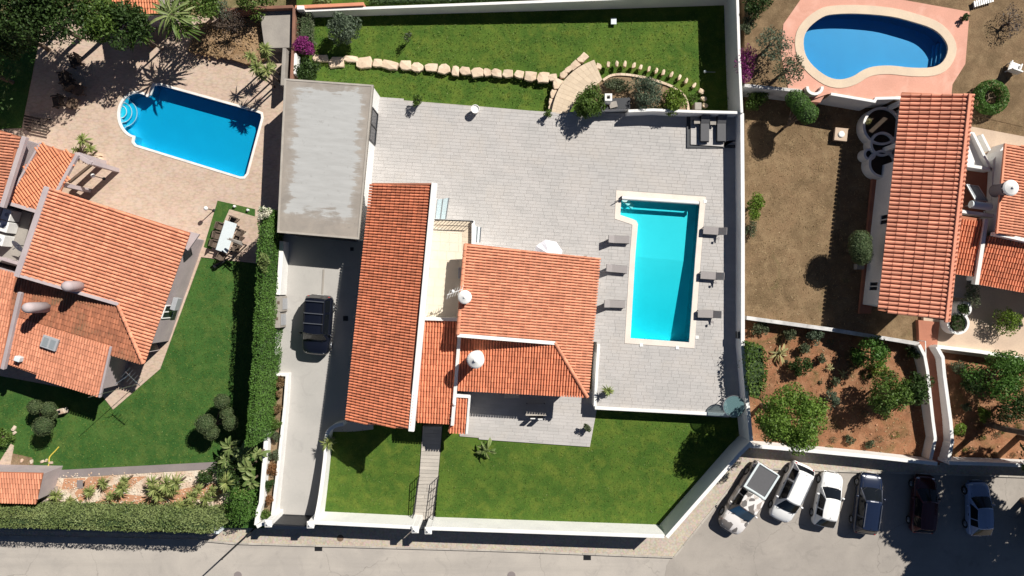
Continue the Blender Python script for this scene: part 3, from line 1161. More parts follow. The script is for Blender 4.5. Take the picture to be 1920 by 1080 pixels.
def car(name, label, paint, L, W, H, kind='hatch', glass=None, rails=None, group='cars parked in the street bays', cat='car'):
    """Vehicle in local coordinates: +x is forwards, base at z = 0."""
    o = empty(name, (0, 0, 0), label, cat, group)
    w = W / 2
    hs = H * 0.60
    spec = {
        'hatch':  dict(base=(-0.47, 0.265), roof=(-0.375, 0.075), hood=0.52, rear=0.60, nose=0.44),
        'mini':   dict(base=(-0.49, 0.22), roof=(-0.30, 0.04), hood=0.55, rear=0.60, nose=0.46),
        'suv':    dict(base=(-0.485, 0.245), roof=(-0.455, 0.105), hood=0.575, rear=0.6, nose=0.52),
        'mpv':    dict(base=(-0.475, 0.275), roof=(-0.40, 0.10), hood=0.53, rear=0.60, nose=0.44),
        'pickup': dict(base=(-0.12, 0.25), roof=(-0.10, 0.105), hood=0.56, rear=0.55, nose=0.48),
    }[kind]
    stn = [(-0.5, 0.78, spec['rear'] * 0.86), (-0.485, 0.90, spec['rear'] * 0.97), (-0.44, 0.97, spec['rear']), (-0.3, 1.0, 0.60), (-0.1, 1.0, 0.595),
           (0.12, 1.0, 0.585), (0.24, 0.985, 0.57), (0.32, 0.97, spec['hood']), (0.40, 0.94, spec['hood'] * 0.965), (0.455, 0.87, spec['nose']), (0.485, 0.74, spec['nose'] * 0.9), (0.5, 0.55, spec['nose'] * 0.78)]
    if kind == 'pickup':
        stn = [(x, min(1, k * (1.1 if x < -0.4 else 1)), h) for x, k, h in stn]
    vs = []
    for x, k, h in stn:
        ww, z1 = w * k, H * h
        zb = 0.24 if abs(x) < 0.47 else 0.34
        half = [(ww * 0.84, zb), (ww * 0.97, zb + 0.08), (ww, zb + 0.25), (ww * 0.99, z1 - 0.16), (ww * 0.955, z1 - 0.045), (ww * 0.84, z1 + 0.005), (ww * 0.45, z1 + 0.03)]
        ring = [(y, z) for y, z in half] + [(0, z1 + 0.04)] + [(-y, z) for y, z in half[::-1]]
        vs += [(x * L, y, z) for y, z in ring]
    m = 15
    fs = []
    for s in range(len(stn) - 1):
        for i in range(m):
            j = (i + 1) % m
            fs.append((s * m + i, (s + 1) * m + i, (s + 1) * m + j, s * m + j))
    fs += [tuple(range(m)), tuple(range((len(stn) - 1) * m, len(stn) * m))[::-1]]
    body = MB().add(vs, [f[::-1] for f in fs], 0.5).build('body', paint, o, smooth=True)
    # cabin
    (xb0, xb1), (xr0, xr1) = spec['base'], spec['roof']
    wb, wt = w * 0.90, w * (0.70 if kind in ('hatch', 'mini', 'mpv') else 0.76)
    zb, zt = hs - 0.03, H - 0.05
    bow = 0.10 if kind != 'pickup' else 0.05
    st = [(xb0 * L, 0, -0.04), (xr0 * L, 1, -0.05), ((xr0 * 0.6 + xr1 * 0.4) * L, 1, 0.0), (xr1 * L, 1, bow * 0.7), (xb1 * L, 0, bow)]
    vs = []
    for x, up, b in st:
        z = zt if up else zb
        rise = (0.05 if 0 < st.index((x, up, b)) < 4 else 0.0)
        half_t = wt if up else wb * 0.97
        taper = 0.93 if x == st[1][0] or x == st[3][0] else 1.0
        half_t *= taper
        vs += [(x, -wb, zb), (x, -half_t, z), (x + b * 0.8, -half_t * 0.5, z + rise * 0.8), (x + b, 0, z + rise), (x + b * 0.8, half_t * 0.5, z + rise * 0.8), (x, half_t, z), (x, wb, zb)]
    fs = [(s * 7 + i, (s + 1) * 7 + i, (s + 1) * 7 + i + 1, s * 7 + i + 1) for s in range(4) for i in range(6)]
    cab = MB().add(vs, fs, 0.5)
    cab = cab.build('cabin', paint, o, smooth=False, bevel=0.05)
    P = lambda s, i: Vector(vs[s * 7 + i])
    gl = M['car_glass']

    def grid_pane(nm, s0, s1, k0, k1, mat):
        """pane over the bowed screen between stations s0 and s1"""
        mb = MB()
        g = []
        rows = 4
        for j in range(rows + 1):
            f = k0 + (k1 - k0) * j / rows
            for i in range(1, 6):
                p = P(s0, i).lerp(P(s1, i), f)
                if i in (1, 5):
                    p.y *= 0.95
                g.append(p)
        nn = (P(s1, 3) - P(s0, 3)).cross(Vector((0, 1, 0))).normalized()
        if nn.z < 0:
            nn = -nn
        g = [p + nn * 0.02 for p in g]
        mb.add(g, [(j * 5 + i, j * 5 + i + 1, (j + 1) * 5 + i + 1, (j + 1) * 5 + i) for j in range(rows) for i in range(4)], 0.5)
        return mb.build(nm, mat, o, smooth=True)
    grid_pane('windscreen', 3, 4, 0.10, 1.0, glass or gl)
    grid_pane('rear_window', 1, 0, 0.12, 0.92, gl)
    for sg, a, b in ((-1, 0, 1), (1, 6, 5)):
        cuts = [(1, 2, 0.04, 0.97), (2, 3, 0.03, 0.98)]
        for s0, s1, f0, f1 in cuts:
            mb = MB()
            q = [P(s0, a).lerp(P(s1, a), f0), P(s0, a).lerp(P(s1, a), f1), P(s0, b).lerp(P(s1, b), f1), P(s0, b).lerp(P(s1, b), f0)]
            if s1 == 3:
                q[1] = P(3, a).lerp(P(4, a), 0.5)
            q = q if sg < 0 else [q[1], q[0], q[3], q[2]]
            patch(mb, *q, inset=0.03, lift=0.014, nu=2)
            mb.build('side_window', gl, o)
        e = P(3, a).lerp(P(4, a), 0.25)
        mi = MB().ball((e.x, sg * (w + 0.10), zb + 0.06), (0.08, 0.12, 0.085), 10, 6).build('wing_mirror', paint, o, smooth=True)
        MB().bar((e.x, sg * (w * 0.9), zb + 0.02), (e.x, sg * (w + 0.06), zb + 0.04), 0.05, 0.05).build('mirror_arm', M['black'], mi)
        hl = MB().ball((0.447 * L, sg * w * 0.62, H * spec['nose'] * 0.93), (0.10, 0.17, 0.085), 10, 6).build('headlight', M['lamp_lens'], o, smooth=True)
        hl.rotation_euler = (0, 0, 0)
        MB().ball((-0.482 * L, sg * w * 0.74, H * 0.52), (0.07, 0.12, 0.12), 10, 6).build('tail_light', M['tail_lens'], o, smooth=True)
        MB().box((-0.1 * L, sg * (w * 0.995), hs - 0.13), (0.16, 0.03, 0.03)).build('door_handle', M['black'] if kind != 'pickup' else M['steel'], o)
        for wx in (-0.31, 0.325):
            r = 0.33 if kind in ('hatch', 'mini', 'mpv') else 0.38
            wy = sg * (w - 0.10)
            wm = MB()
            prof = [(r * 0.6, -0.11), (r * 0.94, -0.11), (r, -0.07), (r, 0.07), (r * 0.94, 0.11), (r * 0.6, 0.11)]
            v2 = []
            nn = 18
            for rr, yy in prof:
                for i in range(nn):
                    t = 2 * math.pi * i / nn
                    v2.append((wx * L + rr * math.cos(t), wy + yy, r + rr * math.sin(t)))
            wm.add(v2, [(k * nn + i, k * nn + (i + 1) % nn, (k + 1) * nn + (i + 1) % nn, (k + 1) * nn + i) for k in range(len(prof) - 1) for i in range(nn)], 0.5)
            wo = wm.build('wheel', M['rubber'], o, smooth=False)
            rm = MB().tube((wx * L, wy - 0.09, r), (wx * L, wy + 0.09, r), r * 0.61, r * 0.61, 16)
            for i in range(5):
                t = 2 * math.pi * i / 5
                rm.bar((wx * L, wy + sg * 0.1, r), (wx * L + math.cos(t) * r * 0.55, wy + sg * 0.1, r + math.sin(t) * r * 0.55), 0.05, 0.03)
            rm.build('rim', M['steel'], wo)
    # bumpers, grille, plates, wipers, door seams
    MB().box((0.488 * L, 0, 0.46), (0.06, w * 0.9, 0.13)).build('grille', M['black'], o, bevel=0.015)
    MB().box((0.49 * L, 0, 0.30), (0.10, w * 1.3, 0.12)).build('front_bumper', M['black'] if kind in ('suv', 'pickup') else paint, o, bevel=0.03)
    MB().box((-0.495 * L, 0, 0.36), (0.10, w * 1.45, 0.16)).build('rear_bumper', M['black'] if kind in ('suv', 'pickup') else paint, o, bevel=0.03)
    MB().box((0.522 * L, 0, 0.40), (0.012, 0.5, 0.11)).build('number_plate', M['white_plastic'], o)
    MB().box((-0.512 * L, 0, 0.55), (0.012, 0.5, 0.11)).build('number_plate', M['white_plastic'], o)
    for yy in (-0.28, 0.22):
        a = P(4, 3) * 1.0
        MB().bar((a.x + 0.02, yy * w * 2, a.z + 0.06), (a.x - 0.22, yy * w * 2 + 0.35, a.z + 0.16), 0.025, 0.02).build('wiper', M['black'], o)
    mb = MB()
    for yy in (-0.74, 0.74):     # bonnet shut lines
        mb.bar((0.27 * L, yy * w, H * 0.575 + 0.008), (0.44 * L, yy * w * 0.9, H * spec['nose'] + 0.03), 0.014, 0.012)
    mb.build('bonnet_seam', M['black'], o)
    MB().tube((xr0 * L + 0.12, 0, zt + 0.05), (xr0 * L - 0.02, 0, zt + 0.22), 0.012, 0.006, 5).build('aerial', M['black'], o)
    if rails == 'bars':
        for f in (0.06, 0.42, 0.72):
            x = (xr0 + (xr1 - xr0) * f) * L
            MB().bar((x, -wt * 0.92, zt + 0.15), (x, wt * 0.92, zt + 0.15), 0.06, 0.035).build('roof_bar', M['steel'], o)
        for sg in (-1, 1):
            MB().bar((xr0 * L + 0.15, sg * wt * 0.88, zt + 0.10), (xr1 * L - 0.15, sg * wt * 0.88, zt + 0.10), 0.04, 0.04).build('roof_rail', M['black'], o)
    if rails == 'rails':
        for sg in (-1, 1):
            MB().bar((xr0 * L + 0.15, sg * wt * 0.9, zt + 0.07), (xr1 * L - 0.1, sg * wt * 0.9, zt + 0.07), 0.035, 0.035).build('roof_rail', M['steel'], o)
    if kind == 'pickup':
        zt2 = H * 0.6 + 0.03
        x0, x1 = -0.485 * L, -0.135 * L
        MB().box(((x0 + x1) / 2, 0, zt2 + 0.02), (x1 - x0, w * 1.62, 0.05)).build('bed_cover', M['grey_cushion'], o, bevel=0.02)
        for sg in (-1, 1):
            MB().bar((x0 - 0.03, sg * w * 0.87, zt2 + 0.06), (x1 + 0.1, sg * w * 0.87, zt2 + 0.06), 0.16, 0.10).build('bed_rail', M['awning'], o, bevel=0.02)
        MB().bar((x1 + 0.05, -w * 0.8, zt2 + 0.07), (x1 + 0.05, w * 0.8, zt2 + 0.07), 0.2, 0.12).build('bulkhead_bar', M['awning'], o, bevel=0.02)
        MB().bar((x0 - 0.02, -w * 0.8, zt2 + 0.05), (x0 - 0.02, w * 0.8, zt2 + 0.05), 0.10, 0.10).build('tailgate', M['awning'], o, bevel=0.02)
    return o


def park(o, x, y, zg, head):
    """Stand a vehicle: centre seen near pixel (x, y), heading towards pixel direction head=(dx,dy)."""
    p = at(x, y, zg + 0.7)
    o.location = (p.x, p.y, zg)
    o.rotation_euler = (0, 0, math.atan2(-head[1], head[0]))
    return o


# ================================================================ GROUND
slab('ground', M['land'], [Vector((-3500, -3500, -2.2)), Vector((3500, -3500, -2.2)), Vector((3500, 3500, -2.2)), Vector((-3500, 3500, -2.2))], zbot=-4, label='open dry land around the plots', cat='ground', world_pts=True)
slab('road', M['road'], [(-1500, 985), (1500, 985), (1500, 1500), (-1500, 1500)], -1.58, label='sun bleached street along the bottom of the picture', cat='road')
slab('parking_area', M['park'], [(1250, 1060), (1330, 930), (1400, 860), (2600, 880), (2600, 1500), (1180, 1500)], -1.572, label='asphalt parking area where the row of cars stands', cat='parking area')

# pools first: their outlines are cut out of the decks
steps_at = at(1, 480).y


def main_depth(x, y):
    return -0.8 if y > steps_at else -0.8 - (steps_at - y) * 0.1


main_pool, hole_main = pool('swimming_pool', 'turquoise L-shaped pool on the grey patio beside six loungers',
                            [(1165, 368), (1312, 379), (1303, 489), (1292, 642), (1182, 634), (1191, 480), (1196, 420), (1193, 414), (1187, 411), (1163, 403)],
                            0.0, 0.40, main_depth, M['pool_aqua'], M['coping'], M['water_aqua'])
arc = [(257 + 33 * math.cos(R(a)), 215 + 40 * math.sin(R(a))) for a in range(97, 306, 8)]
left_px = [(289, 160), (300, 160), (480, 210), (489, 214), (490, 221), (462, 325), (457, 331), (450, 331), (255, 271), (251, 266)] + arc + [(283, 178)]
left_y = at(1, 240).y
left_pool, hole_left = pool('swimming_pool', 'deep blue pool with rounded stair end on the pink paved terrace', left_px,
                            -1.0, 0.17, lambda x, y: -1.0, M['pool_blue'], M['coping_white'], M['water_blue'])
kid = [(1507, 73), (1517, 52), (1541, 33), (1564, 27), (1611, 26), (1669, 31), (1710, 41), (1748, 54), (1769, 72), (1777, 92), (1768, 115), (1748, 126), (1710, 127), (1669, 123), (1637, 125), (1617, 132), (1599, 143), (1576, 149), (1552, 144), (1526, 125), (1510, 102)]
kid_pool, hole_kid = pool('swimming_pool', 'kidney-shaped royal blue pool ringed by sand coping on the salmon terrace', smooth_loop(kid, 3),
                          0.7, 0.62, lambda x, y: -0.95, M['pool_royal'], M['coping_sand'], M['water_blue'])

# main plot
slab('upper_lawn', M['grass'], [(556, 15, -0.6), (1373, -30, -1.3), (1373, 225, -1.3), (1130, 232, -0.5), (1030, 232, -0.5), (700, 210, -0.45), (556, 170, -0.5)], label='green lawn behind the patio under the far white wall', cat='lawn')
front_l = [(612, 785), (612, 850), (594, 985), (769, 985), (785, 900), (792, 785)]
front_r = [(815, 990), (822, 897), (831, 785), (870, 740), (1130, 740), (1398, 760), (1398, 822), (1232, 1000)]
slab('front_lawn', M['grass'], front_l, -1.0, label='small front lawn between driveway wall and entrance walkway', cat='lawn')
slab('front_lawn', M['grass'], front_r, -1.0, label='large front lawn below the lower terrace', cat='lawn')
dz = lambda y: -0.2 - (y - 440) / 545 * 1.18
slab('driveway', M['drive'], [(x, y, dz(y)) for x, y in [(505, 430), (700, 430), (700, 805), (612, 815), (603, 900), (588, 992), (500, 992), (505, 900)]], label='pale concrete driveway with a black car', cat='driveway')
patio_px = [(700, 184), (712, 184.5), (920, 201), (1022, 210), (1040, 209), (1130, 211), (1388, 214), (1390, 640), (1384, 782), (1115, 766), (1119, 640), (1100, 640), (1100, 480), (700, 480), (690, 380)]
patio = slab('patio', M['joint'], patio_px, 0.0, holes=[hole_main], label='pale grey stone patio around the turquoise pool', cat='patio')
AX = R(-3.9)
Pp = ccw(ats(patio_px))
hole_c = [v for v in offset(ccw(ats([(1165, 368), (1312, 379), (1292, 642), (1182, 634), (1196, 414), (1163, 403)])), 0.40)]
lay('paver', row_pieces(Pp, AX, 0.24, 0.4, 0.95, 0.012, [hole_c]), lambda x, y: 0.0, M['paver'], patio, 0.012, 0, 0.003)
lt_px = [(852, 715), (1125, 735), (1106, 838), (862, 818)]
lower = slab('lower_terrace', M['joint'], lt_px, -0.93, label='lower grey terrace under the house eaves', cat='terrace')
lay('paver', row_pieces(ccw(ats(lt_px, -0.93)), AX, 0.24, 0.55, 1.25), lambda x, y: -0.93, M['paver'], lower, 0.012, 0, 0.003)

# entrance walkway: flat slabs then steps down to the gate
wk = [(793, 800), (829, 800), (821, 897), (811, 990), (773, 990), (786, 897)]
walkway = slab('walkway', M['plank'], [(x, y, -0.96 if y < 890 else (-0.97 if y < 900 else -1.46)) for x, y in wk], label='narrow grey entrance walkway stepping down to the street', cat='walkway')


def wk_z(x, y):
    py = 540 - y * S / (1 + 1.0 / CH)
    if py < 897:
        return -0.945
    return -0.945 - min(8, int((py - 897) / 10.5)) * 0.055


lay('walk_slab', row_pieces(ccw(ats(wk, -0.97)), R(-2), 0.27, 1.3, 2.2, 0.02), wk_z, M['plank'], walkway, 0.03, 300, 0.004)

# pavement and kerb
kerb_line = [(-60, 1004), (375, 1013), (440, 1019), (920, 1032), (1264, 1045), (1300, 1001), (1390, 889), (1451, 879), (1620, 885), (1990, 896)]
pave = slab('pavement', M['walk'], kerb_line + [(1990, 860), (1770, 858), (1400, 828), (1350, 870), (1240, 985), (1000, 975), (500, 960), (-60, 950)], -1.46, label='cobbled pavement between the white front wall and the street', cat='pavement')
K = ats(kerb_line, -1.44)
for a, b in zip(K[:-1], K[1:]):
    L = (b - a).length
    n = max(1, round(L / 1.0))
    for i in range(n):
        p, q = a + (b - a) * (i / n), a + (b - a) * ((i + 1) / n)
        g = (q - p).normalized() * 0.008
        MB().bar(p + g - Vector((0, 0, 0.07)), q - g - Vector((0, 0, 0.07)), 0.14, 0.15).build('kerb_stone', M['kerb'], pave)

# left plot
lp = [(-80, 150), (100, 30), (545, 30), (535, 500), (377, 482), (300, 692), (212, 768), (190, 740), (-80, 690)]
slab('paved_terrace', M['pink'], lp, -1.0, holes=[hole_left], label='pink stamped paving round the deep blue pool', cat='terrace')
left_lawn_px = [(-80, 640), (280, 560), (365, 470), (540, 470), (500, 990), (-80, 990)]
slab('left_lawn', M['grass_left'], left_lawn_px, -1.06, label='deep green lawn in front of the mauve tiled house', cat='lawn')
slab('stony_slope', M['tan_soil'], [(352, 95), (368, 45), (500, 30), (500, 110), (462, 120), (425, 108)], -0.62, label='stony tan planting slope above the pink terrace', cat='slope')
slab('concrete_terrace', M['grey_concrete'], [(486, 14), (547, 12), (546, 89), (496, 90)], 0.1, label='small worn concrete terrace in the corner of the plot', cat='terrace')
tab = slab('table_corner', M['pink'], [(432, 391), (540, 420), (500, 492), (395, 468)], -0.98, label='pink paved corner with the dining table', cat='terrace')
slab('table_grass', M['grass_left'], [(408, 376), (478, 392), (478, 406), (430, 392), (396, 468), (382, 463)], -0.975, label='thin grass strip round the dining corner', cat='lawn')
slab('gravel_bed', M['gravel'], [(70, 888), (430, 872), (470, 940), (430, 962), (60, 958)], -1.03, label='white gravel and clay bed with yuccas', cat='planting bed')
for px in ([(120, 898), (160, 896), (158, 915), (115, 918)], [(165, 895), (205, 893), (150, 945), (140, 925)], [(190, 920), (240, 895), (275, 893), (210, 935)], [(160, 948), (225, 925), (300, 935), (345, 950), (160, 952)], [(300, 925), (400, 905), (420, 925), (330, 948)]):
    slab('clay_patch', M['gravel_clay'], px, -1.022, -1.2, label='patch of orange clay in the gravel bed', cat='planting bed')['group'] = 'clay patches in the gravel bed'
gp = slab('garden_path', M['grey_path'], [(82, 883), (412, 866), (412, 879), (82, 898)], -0.99, label='grey paved garden path beside the yucca bed', cat='path')

# right plots
slab('upper_garden', M['dry'], [(1396, -90), (2100, -90), (2100, 280), (1820, 250), (1700, 190), (1396, 165)], 0.62, holes=[hole_kid], label='dry tan garden round the kidney pool', cat='garden')
deck_px = [(1506, -8), (1469, 45), (1464, 100), (1478, 165), (1520, 172), (1523, 186), (1553, 176), (1640, 190), (1644, 185), (1700, 186), (1784, 178), (1786, 158), (1810, 120), (1818, 22), (1650, -8)]
slab('pool_terrace', M['salmon'], deck_px, 0.7, holes=[hole_kid], label='salmon paved terrace round the kidney pool', cat='terrace')
slab('dry_lawn', M['dry'], [(1396, 150), (1705, 178), (1750, 652), (1396, 600)], -1.3, label='dry brown lawn west of the right tiled house', cat='lawn')
slab('house_court', M['tan_pave'], [(1735, 500), (2100, 530), (2100, 705), (1730, 655)], -0.98, label='tan paved court below the right house', cat='terrace')
slab('side_path', M['tan_pave'], [(1815, 236), (2100, 290), (2100, 310), (1815, 300)], 0.65, label='pale path behind the right house', cat='path')
slab('red_garden', M['red_soil'], [(1392, 580), (1765, 635), (1762, 872), (1405, 838)], -1.45, label='red earth garden with scattered shrubs', cat='garden')
slab('red_garden', M['red_soil'], [(1750, 630), (2100, 690), (2100, 882), (1772, 868)], -1.452, label='red earth garden right of the pink stairs', cat='garden')
slab('back_lawn', M['grass'], [(556, -120), (1400, -120), (1400, -3), (556, 12)], -0.4, label="strip of the neighbour's lawn beyond the far wall", cat='lawn')

# blades on the lawns
turf('grass', [(590, 30, -0.6), (1365, 0, -1.3), (1365, 205, -1.3), (1140, 195, -0.5), (1035, 205, -0.5), (712, 180, -0.45), (590, 140, -0.5)], None, M['l_grass'], 'short grass blades on the lawn behind the patio', 36, holes=[ccw(ats([(1040, 120), (1110, 105), (1135, 150), (1180, 130), (1300, 175), (1300, 225), (1030, 225), (1030, 175)], -0.5))])
turf('grass', [(612, 805), (612, 850), (600, 972), (772, 973), (795, 805)], -1.0, M['l_grass'], 'short grass blades on the small front lawn', 36)
turf('grass', [(815, 973), (824, 822), (1104, 842), (1114, 775), (1386, 785), (1386, 815), (1230, 986)], -1.0, M['l_grass'], 'short grass blades on the large front lawn', 36)
turf('grass', [(270, 700), (300, 690), (377, 484), (478, 500), (470, 870), (90, 878), (0, 860), (0, 740), (190, 770)], -1.06, M['l_grass'], 'short grass blades on the lawn of the mauve house', 36)
turf('grass', [(1400, 170), (1655, 190), (1640, 625), (1400, 595)], -1.3, M['l_straw'], 'withered blades on the dry brown lawn', 22)
turf('grass', [(1400, 610), (1740, 650), (1750, 860), (1410, 830)], -1.45, M['l_straw'], 'dry weeds scattered over the red earth garden', 8, 0.2)
turf('grass', [(1822, 20), (1990, 0), (1990, 270), (1822, 235)], 0.62, M['l_straw'], 'withered blades on the garden by the ring-shaped shrub', 22)

# ================================================================ BOUNDARY WALLS
wall('boundary_wall', 'tall white wall along the right side of the patio and pool', [(1391.5, 212), (1393, 400), (1393, 650), (1401, 745), (1409, 827)], 1.15, -2.0, 0.27, M['white'])
wall('boundary_wall', 'thin white wall beside the shaded right end of the upper lawn', [(1381, -60), (1386, 100), (1391, 211.5)], 1.3, -2.0, 0.2, M['white'])
wall('boundary_wall', 'slanting white wall between the front lawn and the parked pickup', [(1409, 830), (1386, 853), (1250, 1008)], 1.1, -2.0, 0.27, M['white'])
wall('boundary_wall', 'long white street wall in front of the large lawn', [(1246, 1006), (808, 991)], 1.0, -2.0, 0.26, M['white'])
wall('boundary_wall', 'white street wall between driveway gate and pedestrian gate', [(588, 980), (774, 989)], 1.0, -2.0, 0.26, M['white'])
for i, (x, y, lb) in enumerate([(582, 984, 'white gate pillar right of the sliding driveway gate'), (503, 982, 'white gate pillar left of the sliding driveway gate'),
                                (778.5, 993, 'white pillar left of the pedestrian gate'), (803, 995, 'white pillar right of the pedestrian gate')]):
    c = at(x, y, 1.15)
    o = empty('gate_pillar', (c.x, c.y, -1.5), lb, 'pillar', 'gate pillars along the street')
    MB().box((c.x, c.y, -0.4), (0.42, 0.42, 3.0)).build('shaft', M['white'], o, bevel=0.02)
    MB().box((c.x, c.y, 1.13), (0.5, 0.5, 0.06)).box((c.x, c.y, 1.19), (0.34, 0.34, 0.07)).build('cap', M['white'], o, bevel=0.015)
    MB().ball((c.x, c.y, 1.3), 0.08).build('pillar_lamp', M['white_plastic'], o, smooth=True)
wall('driveway_wall', 'white wall along the right side of the driveway ending in a curve', smooth_line([(644, 795, .1), (628, 799, .1), (616, 808, .1), (612, 822, .1), (609, 860, .15), (600, 930, .4), (591, 978, .9)], 3), 0.3, -2.0, 0.26, M['white'])
wall('driveway_wall', 'white wall on the left of the driveway below the tall hedge', [(528, 452), (525, 500), (521, 553)], 0.9, -2.0, 0.3, M['white'])
wall('driveway_wall', 'lower white wall left of the driveway beside the planting strip', [(516, 616), (508, 700), (503, 760), (496, 860), (489, 944), (484, 958), (480, 985)], 0.2, -2.0, 0.3, M['white'])
wall('planter_wall', 'low white edging wall of the driveway planting strip', [(516, 702), (538, 703), (534, 760), (522, 870), (509, 980)], -0.15, -2.0, 0.22, M['white'])
slab('planting_strip', M['bed_soil'], [(512, 704), (536, 704), (520, 870), (506, 980), (490, 980), (498, 860)], -0.5, label='soil strip with shrubs beside the driveway', cat='planting bed')
wall('corner_wall', 'short curved white wall left of the driveway gate', [(502, 981), (490, 983), (481, 988)], 0.6, -2.0, 0.26, M['white'])
# meter cabinet in the driveway wall
c = at(520, 585, 0.7)
o = empty('meter_cabinet', (c.x, c.y, -1), 'grey utility meter cabinets set into the driveway wall', 'meter cabinet')
for k, (y) in enumerate((570, 600)):
    p = at(521 - k * 3, y, 0.75)
    MB().box((p.x, p.y, -0.2), (0.5, 1.12, 1.9)).build('cabinet', M['grey_concrete'], o, bevel=0.02)
    MB().box((p.x + 0.262, p.y, 0.0), (0.02, 0.8, 1.0)).build('door', M['grey_plastic'], o)
    MB().box((p.x + 0.05, p.y + 0.1, 0.765), (0.16, 0.2, 0.03)).build('lid', M['brown_wicker'], o)
# sliding gate and pedestrian gate
a, b = at(509, 983, 0.75), at(577, 986, 0.75)
g = empty('driveway_gate', (a.x, a.y, -1.5), 'dark grey sliding gate across the foot of the driveway', 'gate')
MB().bar(a, b, 0.1, 0.08).bar(a - Vector((0, 0, 1.95)), b - Vector((0, 0, 1.95)), 0.1, 0.08).build('gate_frame', M['dark_metal'], g)
for i in range(17):
    z = 0.65 - i * 0.115
    MB().bar(a + Vector((0, 0, z - 0.75)), b + Vector((0, 0, z - 0.75)), 0.035, 0.1).build('slat', M['dark_metal'], g)
a, b = at(784, 992, 0.6), at(798, 993, 0.6)
g = empty('pedestrian_gate', (a.x, a.y, -1.5), 'narrow dark metal gate at the foot of the walkway', 'gate')
MB().bar(a, b, 0.06, 0.06).bar(a - Vector((0, 0, 1.8)), b - Vector((0, 0, 1.8)), 0.06, 0.06).build('gate_frame', M['dark_metal'], g)
for i in range(6):
    p = a.lerp(b, (i + 0.5) / 6)
    MB().bar(p, p - Vector((0, 0, 1.8)), 0.03, 0.03).build('gate_bar', M['dark_metal'], g)
# walkway railings
for lb, pts in (('grey railing on the left of the entrance steps', [(784, 898, -0.05), (772, 983, -0.5)]), ('grey railing on the right of the entrance steps', [(821, 899, -0.05), (810, 984, -0.5)])):
    A, B = ats(pts)
    o = empty('railing', (A.x, A.y, -1), lb, 'railing', 'railings of the entrance steps')
    MB().bar(A, B, 0.05, 0.04).build('handrail', M['dark_metal'], o)
    for f in (0.25, 0.5, 0.75):
        dz_ = Vector((0, 0, -0.9 * f))
        MB().bar(A + dz_, B + dz_, 0.025, 0.025).build('rail', M['dark_metal'], o)
    for i in range(6):
        p = A.lerp(B, i / 5)
        MB().bar(p, p - Vector((0, 0, 0.98)), 0.04, 0.04).build('post', M['dark_metal'], o)
# patio kerb walls and retaining wall
wall('retaining_wall', 'low white wall at the foot of the pool patio above the lawn', [(1115.5, 765), (1250, 772), (1384, 779)], 0.16, -1.6, 0.22, M['white'])
wall('retaining_wall', 'low white wall between lower terrace and pool patio', [(1122.5, 646), (1119, 700), (1115.5, 762)], 0.16, -1.6, 0.2, M['white'])
wall('garden_wall', 'white wall between the barbecue bed and the patio', [(1178, 208), (1225, 206), (1300, 209), (1384, 211)], 1.1, -1.4, 0.2, M['white'])
wall('far_wall', 'long white wall along the far edge of the upper lawn', [(572, 19.5), (1170, -3), (1384, -12)], 0.4, -2.0, 0.2, M['white'])
wall('coping_wall', 'low wall with terracotta coping at the far left corner', [(553, 13), (620, 10), (682, 7)], 0.55, -2.0, 0.24, M['tile_soft'])
wall('boundary_wall', 'red brown wall between the pink terrace and the hedge', [(551, 14), (549.5, 80), (546, 148)], 0.5, -2.0, 0.2, M['rustwall'])
wall('terrace_wall', 'red brown wall behind the concrete terrace corner', [(392, 20), (470, 15), (549, 12)], 0.55, -2.0, 0.22, M['rustwall'])
wall('grey_wall', 'short grey wall beside the garage and pink terrace', [(533, 90), (529, 160)], 0.7, -2.0, 0.25, M['grey_concrete'])
c = at(563, 14, 0.7)
tag(MB().box((c.x, c.y, 0.0), (0.5, 0.3, 1.4)).build('wall_pillar', M['white'], None, bevel=0.03), 'white pillar block at the corner of the terracotta coping', 'pillar')
c = at(552, 118, 0.5)
tag(MB().box((c.x, c.y, -0.3), (0.2, 1.5, 1.4)).build('wall_pillar', M['white'], None, bevel=0.03), 'white block beside the dark shrub behind the garage', 'pillar')

# right-hand walls
wd = M['white_dirty']
wall('garden_wall', 'weathered white wall between dry lawn and red garden', [(1400, 596), (1559, 618), (1724, 645)], -0.55, -2.0, 0.28, wd)
wall('garden_wall', 'white wall below the tan court right of the stairs', [(1757, 650), (1840, 660), (2050, 695)], -0.5, -2.0, 0.26, M['white'])
wall('street_wall', 'white wall of the red garden behind the parked cars', [(1404, 836), (1513, 845), (1640, 857), (1758, 870)], -0.1, -2.0, 0.26, M['white'])
wall('street_wall', 'white wall right of the pink stairs above the parking', [(1780, 868), (1850, 870), (2050, 878)], -0.1, -2.0, 0.26, M['white'])
wall('retaining_wall', 'long white retaining wall below the salmon terrace', [(1396, 160), (1478, 168), (1504, 171)], 0.85, -1.8, 0.24, M['white_dirty'])
wall('retaining_wall', 'white retaining wall between salmon ramp and right house', [(1558, 176), (1640, 190), (1643, 184.5), (1696, 183)], 0.86, -1.8, 0.2, M['white'])
wall('curved_bench', 'small curved white wall on the edge of the salmon terrace', [(1528 + 14 * math.cos(R(a)), 164 + 12 * math.sin(R(a))) for a in range(-10, 195, 20)], 1.05, -1.0, 0.2, M['white'], 'bench')
st_l = [(1724, 647), (1734, 667), (1739, 694), (1749.5, 789), (1754, 823), (1745, 862)]
st_r = [(1757, 650), (1768, 670), (1771, 704), (1783, 792), (1786, 829), (1778, 866)]
lv = [-0.1, -0.2, -0.35, -0.45, -0.5, -0.5]
wall('stair_wall', 'stepped white wall on the left of the pink stairs', [(p[0], p[1], z) for p, z in zip(st_l, lv)], 0, -2.0, 0.24, M['white'])
